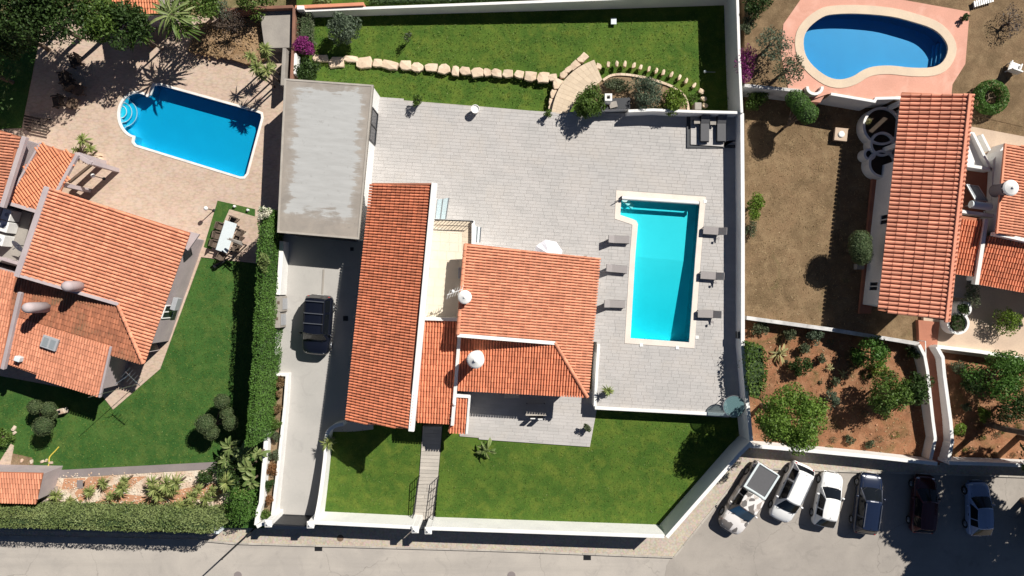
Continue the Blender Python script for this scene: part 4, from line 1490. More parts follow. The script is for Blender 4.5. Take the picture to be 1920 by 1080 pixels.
wall('stair_wall', 'stepped white wall on the right of the pink stairs', [(p[0], p[1], z) for p, z in zip(st_r, lv)], 0, -2.0, 0.26, M['white'])
stair = slab('garden_stairs', M['stair'], [(1722, 600, -0.96), (1762, 604, -0.96), (1757, 650, -0.96), (1768, 690, -0.98), (1785, 866, -1.46), (1745, 866, -1.46), (1738, 690, -0.98), (1724, 645, -0.96)], label='terracotta stairs running down to the parking', cat='stairs')
for i in range(20):
    f = i / 19
    y = 676 + f * 186
    z = -0.95 - f * 0.5
    a = at(1741 + f * 10, y, z)
    b = at(1768 + f * 9, y + 1.5, z)
    MB().bar(a, b, 0.36, 0.07).build('step', M['stair'], stair)
a, b = at(1735, 640, -0.2), at(1736, 668, -0.3)
tag(MB().bar(a, b, 0.05, 0.05).bar(a, a - Vector((0, 0, 0.8)), 0.05, 0.05).bar(b, b - Vector((0, 0, 0.8)), 0.05, 0.05).build('handrail', M['white'], None), 'white handrail at the head of the pink stairs', 'railing')

# ================================================================ MAIN HOUSE
c = at(800, 560)
hs = empty('house', (c.x, c.y, -1), 'white villa with orange tiled roofs beside the turquoise pool', 'house')
rA, zA, PA = roof(hs, [(699, 346, 2.85), (810, 346, 5.1), (766, 805, 5.1), (649, 790, 2.85)], M['tile'], -1.3, 0, 0.22)
coping(hs, 'parapet', [(814, 346, 5.26), (771, 806, 5.26)], 0.36, 0.35, M['white'])
coping(hs, 'roof_edge', [(699, 344.5, 2.93), (810, 345, 5.18)], 0.12, 0.14, M['tile_soft'])
rB, zB, PB = roof(hs, [(790, 598, 2.9), (860, 601, 2.9), (849, 794, 1.85), (780, 789, 1.85)], M['tile'], -1.2, 0, 0.3)
rE, zE, PE = roof(hs, [(872, 456, 4.2), (1124, 485, 2.1), (1110, 650, 2.1), (1101.5, 744, 2.1), (1040, 641, 2.68), (858, 628, 4.2)], M['tile_soft'], -1.0, 0, 0.35)
rF, zF, PF = roof(hs, [(860, 634, 2.72), (1040, 645, 2.68), (1101.5, 744, 2.08), (856, 727, 2.08)], M['tile'], -1.0, 0, 0.35)
rC, zC, PC = roof(hs, [(850, 742, 2.0), (879, 744, 2.0), (874, 812, 1.62), (840, 810, 1.62)], M['tile'], -1.0, 0, 0.25)
e0, e1 = at(1040, 642, 2.72), at(1101, 744, 2.13)
ridge_tiles(rE, e1 + Vector((0, 0, .05)), e0 + Vector((0, 0, .05)), M['tile_soft'])
ridge_tiles(rE, at(858.5, 626, 4.26), at(872.5, 457, 4.26), M['tile_soft'])
# upper wall showing between the two roof planes
zhi = at(858, 628, 4.2)
mb = MB()
A0, A1 = at(857, 627, 4.27), at(1041, 642, 2.80)
mb.bar(A0 - Vector((0, 0.06, 0.08)), A1 - Vector((0, 0.06, 0.08)), 0.24, 0.18)
mb.build('gable_band', M['white'], hs, bevel=0.02)
w0, w1 = A0 - Vector((-0.05, 0.02, 0)), A1 - Vector((0.1, 0.02, 0))
mb = MB().add([w0 - Vector((0, 0, .1)), w1 - Vector((0, 0, .1)), (w1.x, w1.y, 2.4), (w0.x, w0.y, 2.4), w0 + Vector((0, .18, -.1)), w1 + Vector((0, .18, -.1)), (w1.x, w1.y + .18, 2.4), (w0.x, w0.y + .18, 2.4)],
              [(0, 3, 2, 1), (4, 5, 6, 7), (0, 1, 5, 4), (2, 3, 7, 6), (1, 2, 6, 5), (3, 0, 4, 7)])
mb.build('gable_wall', M['white'], hs)
coping(hs, 'parapet', [(861, 632, 3.05), (853, 735, 2.45), (848, 796, 2.15)], 0.22, 0.4, M['white'])
coping(hs, 'parapet', [(851, 742, 2.16), (880, 744, 2.16)], 0.2, 0.3, M['white'])
coping(hs, 'parapet', [(880, 745, 2.16), (875, 812, 1.8)], 0.16, 0.3, M['white'])
c = at(852, 757, 2.2)
MB().ball((c.x, c.y, 2.35), (0.12, 0.14, 0.12)).build('finial', M['white'], hs, smooth=True)
MB().bar(at(851, 765, 2.2), at(846, 785, 2.05), 0.1, 0.16).build('parapet', M['white'], hs)
# roof terrace
tp = ccw(ats([(795, 412), (888, 416), (884, 606), (785, 606)], 2.62))
MB().prism(tp, -0.6, 2.62).build('terrace_wall', M['white'], hs, bevel=0.02)
tf = MB().prism(offset(tp, -0.02), 2.60, 2.64).build('terrace_floor', M['cream'], hs)
lay('floor_tile', row_pieces(offset(tp, -0.06), AX, 0.62, 0.62, 0.64, 0.012), lambda x, y: 2.64, M['cream'], tf, 0.012, 300, 0.002)
bt = ccw(ats([(813, 411), (886, 415), (884, 470), (866, 470), (867, 428), (812, 425)], 2.66))
lay('border_tile', row_pieces(bt, AX, 0.31, 0.6, 0.62, 0.012), lambda x, y: 2.655, M['cream_dark'], tf, 0.008, 300, 0.001)
coping(hs, 'parapet', [(887, 415, 3.0), (886.5, 458, 3.0)], 0.2, 0.5, M['white'])
coping(hs, 'parapet', [(793, 597.5, 3.15), (862, 599.5, 3.15)], 0.22, 0.6, M['white'])
ra, rb = at(814, 411.5, 3.5), at(887, 414.5, 3.5)
rl = MB().bar(ra, rb, 0.05, 0.05).bar(ra - Vector((0, 0, .45)), rb - Vector((0, 0, .45)), 0.03, 0.03)
rl = rl.build('terrace_railing', M['dark_metal'], hs)
for i in range(12):
    p = ra.lerp(rb, i / 11)
    MB().bar(p, p - Vector((0, 0, 0.85)), 0.025, 0.025).build('baluster', M['dark_metal'], rl)
c = at(862, 512, 2.9)
MB().box((c.x + 0.05, c.y, 2.95), (0.28, 0.75, 0.5)).build('air_conditioner', M['grey_plastic'], hs, bevel=0.03)
# glass canopies
for nm, px, z in (('glass_canopy', [(820, 374), (842, 371), (836, 411), (816, 410)], 2.2), ('awning', [(889, 424), (902, 426), (900, 455), (888, 454)], 2.2)):
    q = ccw(ats(px, z))
    o = MB().prism(q, z - 0.03, z).build(nm, M['pale_glass'] if nm == 'glass_canopy' else M['awning'], hs)
    for i in range(3):
        f = i / 2
        MB().bar(q[0].lerp(q[1], f) + Vector((0, 0, .03)), q[3].lerp(q[2], f) + Vector((0, 0, .03)), 0.05, 0.05).build('canopy_bar', M['steel'], o)
# chimneys
cc = at(882, 688, 2.6)
chimney(hs, at(891, 676, 5.0), 2.3, 5.0, 0.46)
chimney(hs, at(871, 557, 5.1), 3.7, 5.1, 0.36)
c = at(858, 548, 4.6)
an = MB().tube((c.x, c.y, 2.6), (c.x, c.y, 4.9), 0.025, 0.02, 6).build('antenna', M['steel'], hs)
MB().bar(at(838, 553, 4.8), at(868, 542, 4.8), 0.04, 0.04).build('antenna_boom', M['white_plastic'], an)
for i in range(6):
    p = at(841, 552, 4.8).lerp(at(866, 543, 4.8), i / 5)
    MB().bar(p + Vector((-.12, -.3, 0)), p + Vector((.12, .3, 0)), 0.02, 0.02).build('antenna_rod', M['white_plastic'], an)
MB().ball((at(849, 546, 4.8).x, at(849, 546, 4.8).y, 4.82), (0.1, 0.1, 0.06)).build('antenna_reflector', M['white_plastic'], an, smooth=True)
# doors and windows of the villa on the sides one can step round to


def window(parent, a, b, z0, z1, name='window', frame=None, glass=None, out=0.03):
    """Framed pane on a wall between plan points a and b (outside on the right-hand side going a -> b)."""
    a, b = Vector((a.x, a.y, 0)), Vector((b.x, b.y, 0))
    d = (b - a)
    L = d.length
    d.normalize()
    nn = Vector((d.y, -d.x, 0))
    m = MB()
    for p, q in ((a, b),):
        for z in (z0, z1):
            m.bar(p + nn * out + Vector((0, 0, z)), q + nn * out + Vector((0, 0, z)), 0.08, 0.08)
        for p2 in (a, b, (a + b) / 2):
            m.bar(p2 + nn * out + Vector((0, 0, z0)), p2 + nn * out + Vector((0, 0, z1)), 0.07, 0.07)
    f = m.build(name, frame or M['white_plastic'], parent)
    m = MB()
    o = nn * (out - 0.012)
    m.add([a + o + Vector((0, 0, z0)), b + o + Vector((0, 0, z0)), b + o + Vector((0, 0, z1)), a + o + Vector((0, 0, z1))], [(0, 1, 2, 3)])
    m.build('pane', glass or M['window'], f)
    return f


EW = offset(PE, -0.35)
fw = offset(PF, -0.35)


def on_wall(poly, pa, pb, f0, f1):
    """points along the wall between the polygon corners nearest to plan points pa, pb"""
    near = lambda p: min(poly, key=lambda q: (q.x - p.x) ** 2 + (q.y - p.y) ** 2)
    a, b = near(pa), near(pb)
    return a.lerp(b, f0), a.lerp(b, f1)


a, b = on_wall(fw, at(856, 727, 2), at(1101, 744, 2), 0.25, 0.5)
window(hs, a, b, -0.85, 1.2, 'sliding_door')
a, b = on_wall(fw, at(856, 727, 2), at(1101, 744, 2), 0.6, 0.85)
window(hs, a, b, -0.85, 1.2, 'sliding_door')
a, b = on_wall(EW, at(1110, 650, 2), at(1124, 485, 2), 0.25, 0.6)
window(hs, a, b, 0.1, 1.7, 'sliding_door')
a, b = on_wall(EW, at(1124, 485, 2), at(872, 456, 4), 0.2, 0.4)
window(hs, a, b, 0.1, 1.8, 'sliding_door')
aw = offset(PA, -0.22)
a, b = on_wall(aw, at(699, 346, 2.7), at(649, 790, 2.7), 0.3, 0.36)
window(hs, a, b, 0.2, 1.5)
a, b = on_wall(aw, at(699, 346, 2.7), at(649, 790, 2.7), 0.6, 0.66)
window(hs, a, b, 0.2, 1.5)
a, b = on_wall(aw, at(649, 790, 2.7), at(766, 805, 4.7), 0.35, 0.6)
window(hs, a, b, 0.0, 1.5)

# ================================================================ GARAGE
gz = 2.45
gp_ = ccw(ats([(533, 147), (700, 159), (673, 449), (519.5, 436)], gz))
c = sum(gp_, Vector()) / 4
gar = empty('garage', (c.x, c.y, -1), 'flat roofed white garage with stained grey roof', 'garage')
ax_ = (at(700, 159, gz) - at(533, 147, gz)).normalized()


def garage_roof_mat():
    m, nt, bs = new_mat('stained_membrane_roof')
    p = position(nt)
    mp = nd(nt, 'ShaderNodeMapping')
    mp.vector_type = 'POINT'
    mp.inputs['Location'].default_value = (-c.x, -c.y, 0)
    nt.links.new(p, mp.inputs['Vector'])
    m2 = nd(nt, 'ShaderNodeMapping')
    m2.inputs['Rotation'].default_value = (0, 0, R(5.0))
    nt.links.new(mp.outputs[0], m2.inputs['Vector'])
    v = m2.outputs[0]
    sx = nd(nt, 'ShaderNodeSeparateXYZ')
    nt.links.new(v, sx.inputs[0])

    def math_(op, a, b=None):
        n = nd(nt, 'ShaderNodeMath', operation=op)
        for i, q in enumerate((a, b)):
            if q is None:
                continue
            if hasattr(q, 'node'):
                nt.links.new(q, n.inputs[i])
            else:
                n.inputs[i].default_value = q
        return n.outputs[0]
    # streaks run across the roof; the pale worn membrane stops short of the edges, where dirt has gathered
    st = nd(nt, 'ShaderNodeMapping')
    st.inputs['Scale'].default_value = (0.45, 2.6, 1)
    nt.links.new(v, st.inputs['Vector'])
    n1 = noise(nt, st.outputs[0], 1.4, 6, 0.65, 0.3)
    n2 = noise(nt, v, 0.55, 6, 0.7, 0.8)
    ex = math_('SUBTRACT', math_('ABSOLUTE', math_('ADD', sx.outputs[0], -0.05)), 2.02)
    ey = math_('SUBTRACT', math_('ABSOLUTE', math_('ADD', sx.outputs[1], -0.5)), 4.15)
    edge = math_('MAXIMUM', ex, math_('MULTIPLY', ey, 0.9))
    e2 = math_('ADD', edge, math_('MULTIPLY', math_('SUBTRACT', n1, 0.5), 2.2))
    e3 = math_('ADD', e2, math_('MULTIPLY', math_('SUBTRACT', n2, 0.5), 1.5))
    f = ramp(nt, e3, [(0.0, 0.0), (0.16, 0.75), (0.5, 1.0)])
    pale = mix(nt, ramp(nt, n1, [(0.35, 0.0), (0.7, 1.0)]), (0.41, 0.412, 0.405, 1), (0.35, 0.35, 0.342, 1))
    brown = mix(nt, ramp(nt, n2, [(0.35, 0.0), (0.65, 1.0)]), (0.325, 0.285, 0.245, 1), (0.245, 0.22, 0.195, 1))
    col = mix(nt, f, pale, brown)
    col = mix(nt, ramp(nt, noise(nt, v, 3.0, 6, 0.7), [(0.6, 0.0), (0.75, 0.5)]), col, (0.14, 0.13, 0.12, 1))
    nt.links.new(col, bs.inputs['Base Color'])
    bs.inputs['Roughness'].default_value = 0.8
    bump(nt, bs, n1, 0.2, 0.01)
    return m


rf = MB().prism(gp_, gz - 0.25, gz - 0.03).build('roof', garage_roof_mat(), gar)
gi = offset(gp_, -0.13)
MB().ring(gi, gp_, gz - 0.28, gz).build('roof_edge', M['kerb'], rf, bevel=0.01)
gw = offset(gp_, -0.06)
MB().prism(gw, -1.3, gz - 0.255).build('wall', M['white'], gar)
n_ = lambda p: min(gw, key=lambda q: (q.x - p.x) ** 2 + (q.y - p.y) ** 2)
bl_, br_ = n_(at(519, 436, gz)), n_(at(673, 449, gz))
tr_ = n_(at(700, 159, gz))
d = (br_ - bl_).normalized()
MB().bar(bl_.lerp(br_, 0.5) - d * 2.1 + Vector((0, -0.04, 0.95 - bl_.z)), bl_.lerp(br_, 0.5) + d * 2.1 + Vector((0, -0.04, 0.95 - bl_.z)), 0.06, 2.3).build('garage_door', M['dark_metal'], gar)
for i in range(6):
    z = -0.05 + i * 0.38
    MB().bar(bl_.lerp(br_, 0.5) - d * 2.05 + Vector((0, -0.085, z + 0.18 - bl_.z)), bl_.lerp(br_, 0.5) + d * 2.05 + Vector((0, -0.085, z + 0.18 - bl_.z)), 0.03, 0.34).build('door_panel', M['dark_metal'], gar)
a, b = tr_.lerp(br_, 0.34), tr_.lerp(br_, 0.13)
window(gar, br_.lerp(tr_, 0.66), br_.lerp(tr_, 0.87), 0.1, 2.0, 'side_door', M['dark_metal'])

# ================================================================ STONES AND PATH ON THE UPPER LAWN
def boulder(name, x, y, rx, ry, z, h, parent, mat, ang=0.0):
    """Rough block: uneven outline, sloping flanks, broken top."""
    c = at(x, y, z + h)
    n = 9
    ps = []
    for i in range(n):
        t = 2 * math.pi * i / n + rng.uniform(-.2, .2)
        k = 1 / max(abs(math.cos(t)), abs(math.sin(t))) ** 0.95 * rng.uniform(0.78, 1.05)
        ps.append((math.cos(t) * rx / S * k, math.sin(t) * ry / S * k))
    cs, sn = math.cos(ang), math.sin(ang)
    rot = lambda u, v: (c.x + u * cs - v * sn, c.y + u * sn + v * cs)
    vs = []
    for f, zz in ((1.04, z - 0.15), (1.0, z + h * 0.8), (0.9, z + h)):
        for u, v in ps:
            X, Y = rot(u * f, v * f)
            vs.append((X, Y, zz + (rng.uniform(-.025, .02) if f < 1.05 else 0)))
    vs.append((c.x, c.y, z + h + rng.uniform(-0.02, 0.05)))
    fs = []
    for k in range(2):
        for i in range(n):
            j = (i + 1) % n
            fs.append((k * n + i, k * n + j, (k + 1) * n + j, (k + 1) * n + i))
    fs += [(2 * n + i, 2 * n + (i + 1) % n, 3 * n) for i in range(n)]
    return MB().add(vs, fs).build(name, mat, parent)


c = at(800, 125)
ed = empty('stone_edging', (c.x, c.y, -0.5), 'curving row of pale sandstone blocks across the upper lawn', 'stone edging')
sp = [(600, 109, 15, 7), (629, 116, 15, 11), (657.5, 110, 14, 6), (681, 117, 15, 11), (708, 117, 9, 8), (730, 121, 15, 9), (760, 122, 12, 9), (782.5, 126, 11, 9), (808, 126, 12, 8), (832.5, 129, 12, 9.5),
      (854, 132, 7, 9), (871, 132, 10.5, 8), (895, 136, 12, 9.5), (913, 135, 8, 8), (931, 136, 10, 8), (952, 138, 10, 8), (973, 139, 9, 7), (995, 143, 11.5, 10), (1018, 145, 11.5, 10), (1036, 144, 8, 7),
      (1046, 157, 10, 10), (1038, 176, 7, 9), (1034, 191, 5, 7), (1032, 202, 4, 5)]
for x, y, rx, ry in sp:
    boulder('stone', x, y, rx * 1.08, ry * 1.02, -0.5, 0.1, ed, M['sandstone'], rng.uniform(-.12, .12))
for x, y, rx, ry, a in [(1092, 109, 11, 7, .75), (1077, 122, 11, 7, .7), (1066, 130, 9, 6, .7), (1057, 139, 8, 6, .7), (1123, 124, 5, 6, 1.1)]:
    boulder('stone', x, y, rx, ry, -0.5, 0.12, ed, M['sandstone'], a)
rp = smooth_line([(1114, 112), (1085, 126), (1060, 148), (1045, 172), (1037, 196), (1034, 212)], 3)
rq = smooth_line([(1129, 149), (1118, 160), (1098, 170), (1082, 185), (1068, 208), (1064, 214)], 3)
zr = lambda y: -0.40 + max(0, (y - 110)) / 102 * 0.40
ramp_px = [(x, y, zr(y)) for x, y in rp] + [(x, y, zr(y)) for x, y in rq[::-1]]
gpath = slab('garden_ramp', M['sandpath'], ramp_px, label='curved sand coloured ramp from the patio to the upper lawn', cat='path')
n = len(rp)
mb_q = []
for i in range(n - 1):
    for k in range(4):
        f0, f1 = k / 4, (k + 1) / 4
        q = []
        for (r_, f) in ((i, f0), (i, f1), (i + 1, f1), (i + 1, f0)):
            p = Vector((rp[r_][0], rp[r_][1])).lerp(Vector((rq[r_][0], rq[r_][1])), f)
            w_ = at(p.x, p.y, zr(p.y))
            q.append(w_)
        cn = sum(q, Vector()) / 4
        q = [cn.lerp(v, 0.97) + Vector((0, 0, 0.014 + rng.uniform(-.003, .003))) for v in q]
        m = MB().add(q + [v - Vector((0, 0, .03)) for v in q], [(0, 3, 2, 1), (0, 1, 5, 4), (1, 2, 6, 5), (2, 3, 7, 6), (3, 0, 4, 7)])
        if (q[1].x - q[0].x) * (q[2].y - q[0].y) - (q[1].y - q[0].y) * (q[2].x - q[0].x) > 0:
            m.f = [f[::-1] for f in m.f]
        m.build('paving_stone', M['sandpath'], gpath)
c = at(1220, 130)
ss = empty('stepping_stones', (c.x, c.y, -0.6), 'arc of small sandstone stepping stones in the upper lawn', 'stepping stones')
for i, (x, y) in enumerate([(1141, 120), (1157, 118.5), (1172, 119.5), (1189, 122), (1201.5, 125.5), (1217, 129), (1231, 132.5), (1244, 135.5), (1259.5, 139), (1274.5, 144.5), (1287, 151), (1302, 160), (1315.5, 171), (1320, 184), (1322, 197)]):
    zl = -0.55 - max(0, (x - 1140)) / 240 * 0.65
    boulder('stepping_stone', x, y, 3.2 if i < 12 else 6, 6.0 if i < 12 else 4.5, zl, 0.07, ss, M['sandstone'], -0.15 - i * 0.03)
c = at(1307, 201, -0.6)
tag(MB().box((c.x, c.y, -0.75), (0.5, 0.55, 0.9)).build('stone_block', M['grey_concrete'], None, bevel=0.05), 'pale grey block at the end of the white garden wall', 'block')
# barbecue bed with curved stone edge
bed_px = smooth_line([(1131, 150), (1147, 141), (1173, 139.5), (1212, 146), (1251, 158), (1277, 172), (1288, 190), (1291, 206)], 3)
slab('barbecue_bed', M['bed_soil'], bed_px + [(1291, 212), (1130, 212), (1110, 190), (1112, 165)], -0.3, label='planting bed with shrubs behind the barbecue', cat='planting bed')
be = empty('bed_edging', (at(1200, 150).x, at(1200, 150).y, -.4), 'curved pale kerb round the barbecue bed', 'kerb')
for i in range(len(bed_px) - 1):
    a, b = at(*bed_px[i], -0.2), at(*bed_px[i + 1], -0.2)
    MB().bar(a - Vector((0, 0, .15)), a.lerp(b, 0.96) - Vector((0, 0, .15)), 0.17, 0.3).build('edging_stone', M['sandstone'], be)
c = at(1155, 193)
bq = empty('barbecue', (c.x, c.y, 0), 'dark stone barbecue counter with a square white chimney', 'barbecue')
cp = ccw(ats([(1131, 187), (1180, 184), (1180, 203), (1131, 204)], 0.85))
MB().prism(cp, -0.3, 0.82).build('counter', M['white'], bq)
MB().prism(offset(cp, 0.05), 0.82, 0.88).build('worktop', M['dark_metal'], bq, bevel=0.01)
c = at(1141, 182, 1.9)
ch_in = ccw([Vector((c.x + dx, c.y + dy, 0)) for dx, dy in ((-.12, -.12), (.12, -.12), (.12, .12), (-.12, .12))])
MB().ring(ch_in, offset(ch_in, 0.13), -0.2, 1.9).build('chimney', M['white'], bq)
MB().prism(offset(ch_in, 0.01), -0.2, 1.3).build('flue', M['black'], bq)
c = at(1150, 196, 1.0)
MB().box((c.x, c.y, 0.94), (0.55, 0.42, 0.1), 0.25).build('grill_tray', M['grey_concrete'], bq)

# ================================================================ SUNBATHING ALCOVE
ap = ccw(ats([(1288, 216), (1382, 219), (1382, 277), (1288, 277)], 0.1))
pl_ = empty('sun_deck', (at(1335, 247).x, at(1335, 247).y, 0), 'raised pale sun platform with dark edging in the patio corner', 'platform')
MB().prism(ap, 0.0, 0.10).build('edging', M['dark_metal'], pl_)
ip = ccw(ats([(1295, 217), (1380, 219), (1380, 271), (1295, 271)], 0.16))
MB().prism(ip, 0.0, 0.16).build('deck', M['joint'], pl_)
lay('deck_slab', row_pieces(ip, AX, 0.55, 0.9, 1.2), lambda x, y: 0.16, M['paver'], pl_, 0.012, 300)
for x, lb in ((1322, 'dark sunbed on the alcove platform, left of the two'), (1353, 'dark sunbed on the alcove platform, nearest the right wall')):
    c = at(x, 241, 0.5)
    o = empty('sunbed', (c.x, c.y, 0.17), lb, 'sunbed', 'dark sunbeds on the alcove platform')
    MB().box((c.x, c.y, 0.33), (0.66, 1.9, 0.1)).build('frame', M['dark_metal'], o, bevel=0.02)
    MB().box((c.x, c.y - 0.25, 0.43), (0.62, 1.3, 0.11)).build('mattress', M['grey_cushion'], o, bevel=0.03)
    q = MB().add([(c.x - .31, c.y + .4, .40), (c.x + .31, c.y + .4, .40), (c.x + .31, c.y + .95, .72), (c.x - .31, c.y + .95, .72), (c.x - .31, c.y + .37, .50), (c.x + .31, c.y + .37, .50), (c.x + .31, c.y + .90, .82), (c.x - .31, c.y + .90, .82)],
                 [(3, 2, 1, 0), (4, 5, 6, 7), (0, 1, 5, 4), (1, 2, 6, 5), (2, 3, 7, 6), (3, 0, 4, 7)]).build('backrest', M['grey_cushion'], o, bevel=0.02)
    for sx in (-.28, .28):
        for sy in (-.85, .85):
            MB().box((c.x + sx, c.y + sy, 0.24), (0.05, 0.05, 0.14)).build('leg', M['dark_metal'], o)
for x, y, lb in ((1307, 227, 'small low table beside the left alcove sunbed'), (1337, 229, 'small low table between the alcove sunbeds')):
    c = at(x, y, 0.5)
    o = empty('side_table', (c.x, c.y, .17), lb, 'side table', 'small tables on the alcove platform')
    MB().box((c.x, c.y, 0.5), (0.42, 0.38, 0.04)).build('table_top', M['grey_concrete'], o)
    for sx in (-.17, .17):
        for sy in (-.15, .15):
            MB().box((c.x + sx, c.y + sy, 0.33), (0.03, 0.03, 0.32)).build('leg', M['dark_metal'], o)

# ================================================================ POOL FURNITURE
mp_ = main_pool
st = [(1169, 373, -0.25, 9), (1175, 378, -0.5, 8), (1181, 383, -0.75, 7)]
so = []
for x, y, z, s in st:
    q = at(x, y, z)
    MB().box((q.x, q.y, z - 0.45), (0.62, 0.34, 0.9), R(-40)).build('pool_step', M['white_plastic'], mp_)
a, b = at(1166, 371.5, 0.22), at(1310, 381, 0.22)
rl = empty('pool_cover_roller', (a.x, a.y, 0), 'white rolled pool cover across the short end of the turquoise pool', 'pool cover')
MB().tube(a, b, 0.13, 0.13, 14).build('rolled_cover', M['white_plastic'], rl, smooth=False)
for p in (a, b):
    MB().box((p.x, p.y, 0.13), (0.1, 0.3, 0.26)).build('bracket', M['dark_metal'], rl)
c = at(1157, 377, 0.2)
MB().tube(at(1152, 379, .3), at(1166, 372, .24), 0.03, 0.03, 6).build('crank_handle', M['dark_metal'], rl)
for i, (x, y) in enumerate(((1322, 377.5), (1307, 632.5), (1202.5, 647), (1270, 652))):
    c = at(x, y, 0.06)
    tag(MB().box((c.x, c.y, 0.03), (0.24, 0.24, 0.05)).build('skimmer_lid', M['white_plastic'], None, bevel=0.01), ['white skimmer lid at the top right corner of the turquoise pool', 'white skimmer lid at the lower right of the turquoise pool', 'left white skimmer lid below the turquoise pool', 'right white skimmer lid below the turquoise pool'][i], 'skimmer lid', 'skimmer lids round the main pool')


def lounger():
    o = empty('sun_lounger', (0, 0, 0), 'lounger', 'sun lounger', 'taupe loungers round the turquoise pool')
    MB().box((0.15, 0, 0.28), (1.3, 0.62, 0.05)).build('frame', M['dark_metal'], o, bevel=0.015)
    MB().box((0.2, 0, 0.335), (1.22, 0.58, 0.06)).build('seat', M['lounger'], o, bevel=0.02)
    vs = [(-.42, -.29, .31), (-.42, .29, .31), (-.92, .29, .80), (-.92, -.29, .80), (-.38, -.29, .37), (-.38, .29, .37), (-.88, .29, .86), (-.88, -.29, .86)]
    MB().add(vs, [(0, 1, 2, 3), (7, 6, 5, 4), (0, 4, 5, 1), (1, 5, 6, 2), (2, 6, 7, 3), (3, 7, 4, 0)]).build('backrest', M['lounger'], o, bevel=0.015)
    for x in (-0.42, 0.72):
        for y in (-.27, .27):
            MB().box((x, y, 0.14), (0.05, 0.05, 0.28)).build('leg', M['dark_metal'], o)
    for y in (-.24, .24):
        MB().bar((-.45, y, 0.12), (-.78, y, 0.66), 0.035, 0.035).build('prop', M['dark_metal'], o)
    return o


lg = lounger()
spots = [(1161, 449, 0, 'upper left'), (1157, 504, 0, 'middle left'), (1153, 570, 0, 'lower left'), (1338, 433, 1, 'upper right'), (1333, 517, 1, 'middle right'), (1328, 589, 1, 'lower right')]
for i, (x, y, flip, nm) in enumerate(spots):
    o = lg if i == 0 else copy_tree(lg)
    p = at(x, y, 0.35)
    o.location = (p.x, p.y, 0.012)
    o.scale = (0.92, 0.92, 0.92)
    o.rotation_euler = (0, 0, R(-3) + (math.pi if flip else 0) + R(rng.uniform(-2, 2)))
    o['label'] = f'taupe sun lounger at the {nm} side of the turquoise pool'
# small table legs beside right loungers
for x, y, nm in ((1347, 447, 'upper'), (1342, 530, 'middle'), (1336, 604, 'lower')):
    c = at(x, y, 0.4)
    o = empty('drinks_stand', (c.x, c.y, 0), f'thin dark drinks stand by the {nm} right lounger', 'stand', 'drinks stands beside the loungers')
    MB().tube((c.x, c.y, 0.0), (c.x, c.y, 0.42), 0.02, 0.02, 6).build('post', M['dark_metal'], o)
    MB().lathe((c.x, c.y, 0.42), [(0.09, 0), (0.1, 0.02), (0.09, 0.03)], 10).build('tray', M['lounger'], o)
# parasol beyond the roof edge
c = at(1028, 476, 2.3)
pa = empty('parasol', (c.x, c.y, 0), 'white parasol open on the patio beside the pool house eave', 'parasol')
MB().tube((c.x, c.y, 0), (c.x, c.y, 2.55), 0.03, 0.03, 8).build('pole', M['steel'], pa)
MB().lathe((c.x, c.y, 0), [(0.3, 0), (0.3, 0.08), (0.05, 0.1)], 16).build('base', M['grey_concrete'], pa)
vs = [(c.x, c.y, 2.62)]
for k, (r_, z) in enumerate(((0.5, 2.45), (1.0, 2.15))):
    for i in range(16):
        t = 2 * math.pi * i / 16 + 0.2
        rr = r_ * (1 if i % 2 == 0 else 0.93)
        vs.append((c.x + rr * math.cos(t), c.y + rr * math.sin(t), z - (0.07 if i % 2 else 0)))
fs = [(0, 1 + i, 1 + (i + 1) % 16) for i in range(16)] + [(1 + i, 17 + i, 17 + (i + 1) % 16, 1 + (i + 1) % 16) for i in range(16)]
cn = MB().add(vs, fs).build('canopy', M['parasol'], pa)
for i in range(8):
    t = 2 * math.pi * i / 8 + 0.2
    MB().bar((c.x, c.y, 2.55), (c.x + 0.98 * math.cos(t), c.y + 0.98 * math.sin(t), 2.13), 0.025, 0.02).build('rib', M['steel'], cn)
# round glass canopy at the patio corner
c = at(1376, 762, 1.2)
gc = empty('glass_canopy', (c.x, c.y, 0), 'round teal glass canopy in the lower right patio corner', 'canopy')
MB().lathe((c.x, c.y, 1.2), [(0.76, 0), (0.76, 0.03)], 32).build('glass_disc', M['teal_glass'], gc)
rim = ccw([Vector((c.x + 0.74 * math.cos(2 * math.pi * i / 32), c.y + 0.74 * math.sin(2 * math.pi * i / 32), 0)) for i in range(32)])
MB().ring(rim, offset(rim, 0.045), 1.185, 1.245).build('rim', M['steel'], gc)
for t in (0.4, 2.5, 4.6):
    MB().tube((c.x + .6 * math.cos(t), c.y + .6 * math.sin(t), 0), (c.x + .6 * math.cos(t), c.y + .6 * math.sin(t), 1.2), 0.025, 0.025, 6).build('leg', M['steel'], gc)

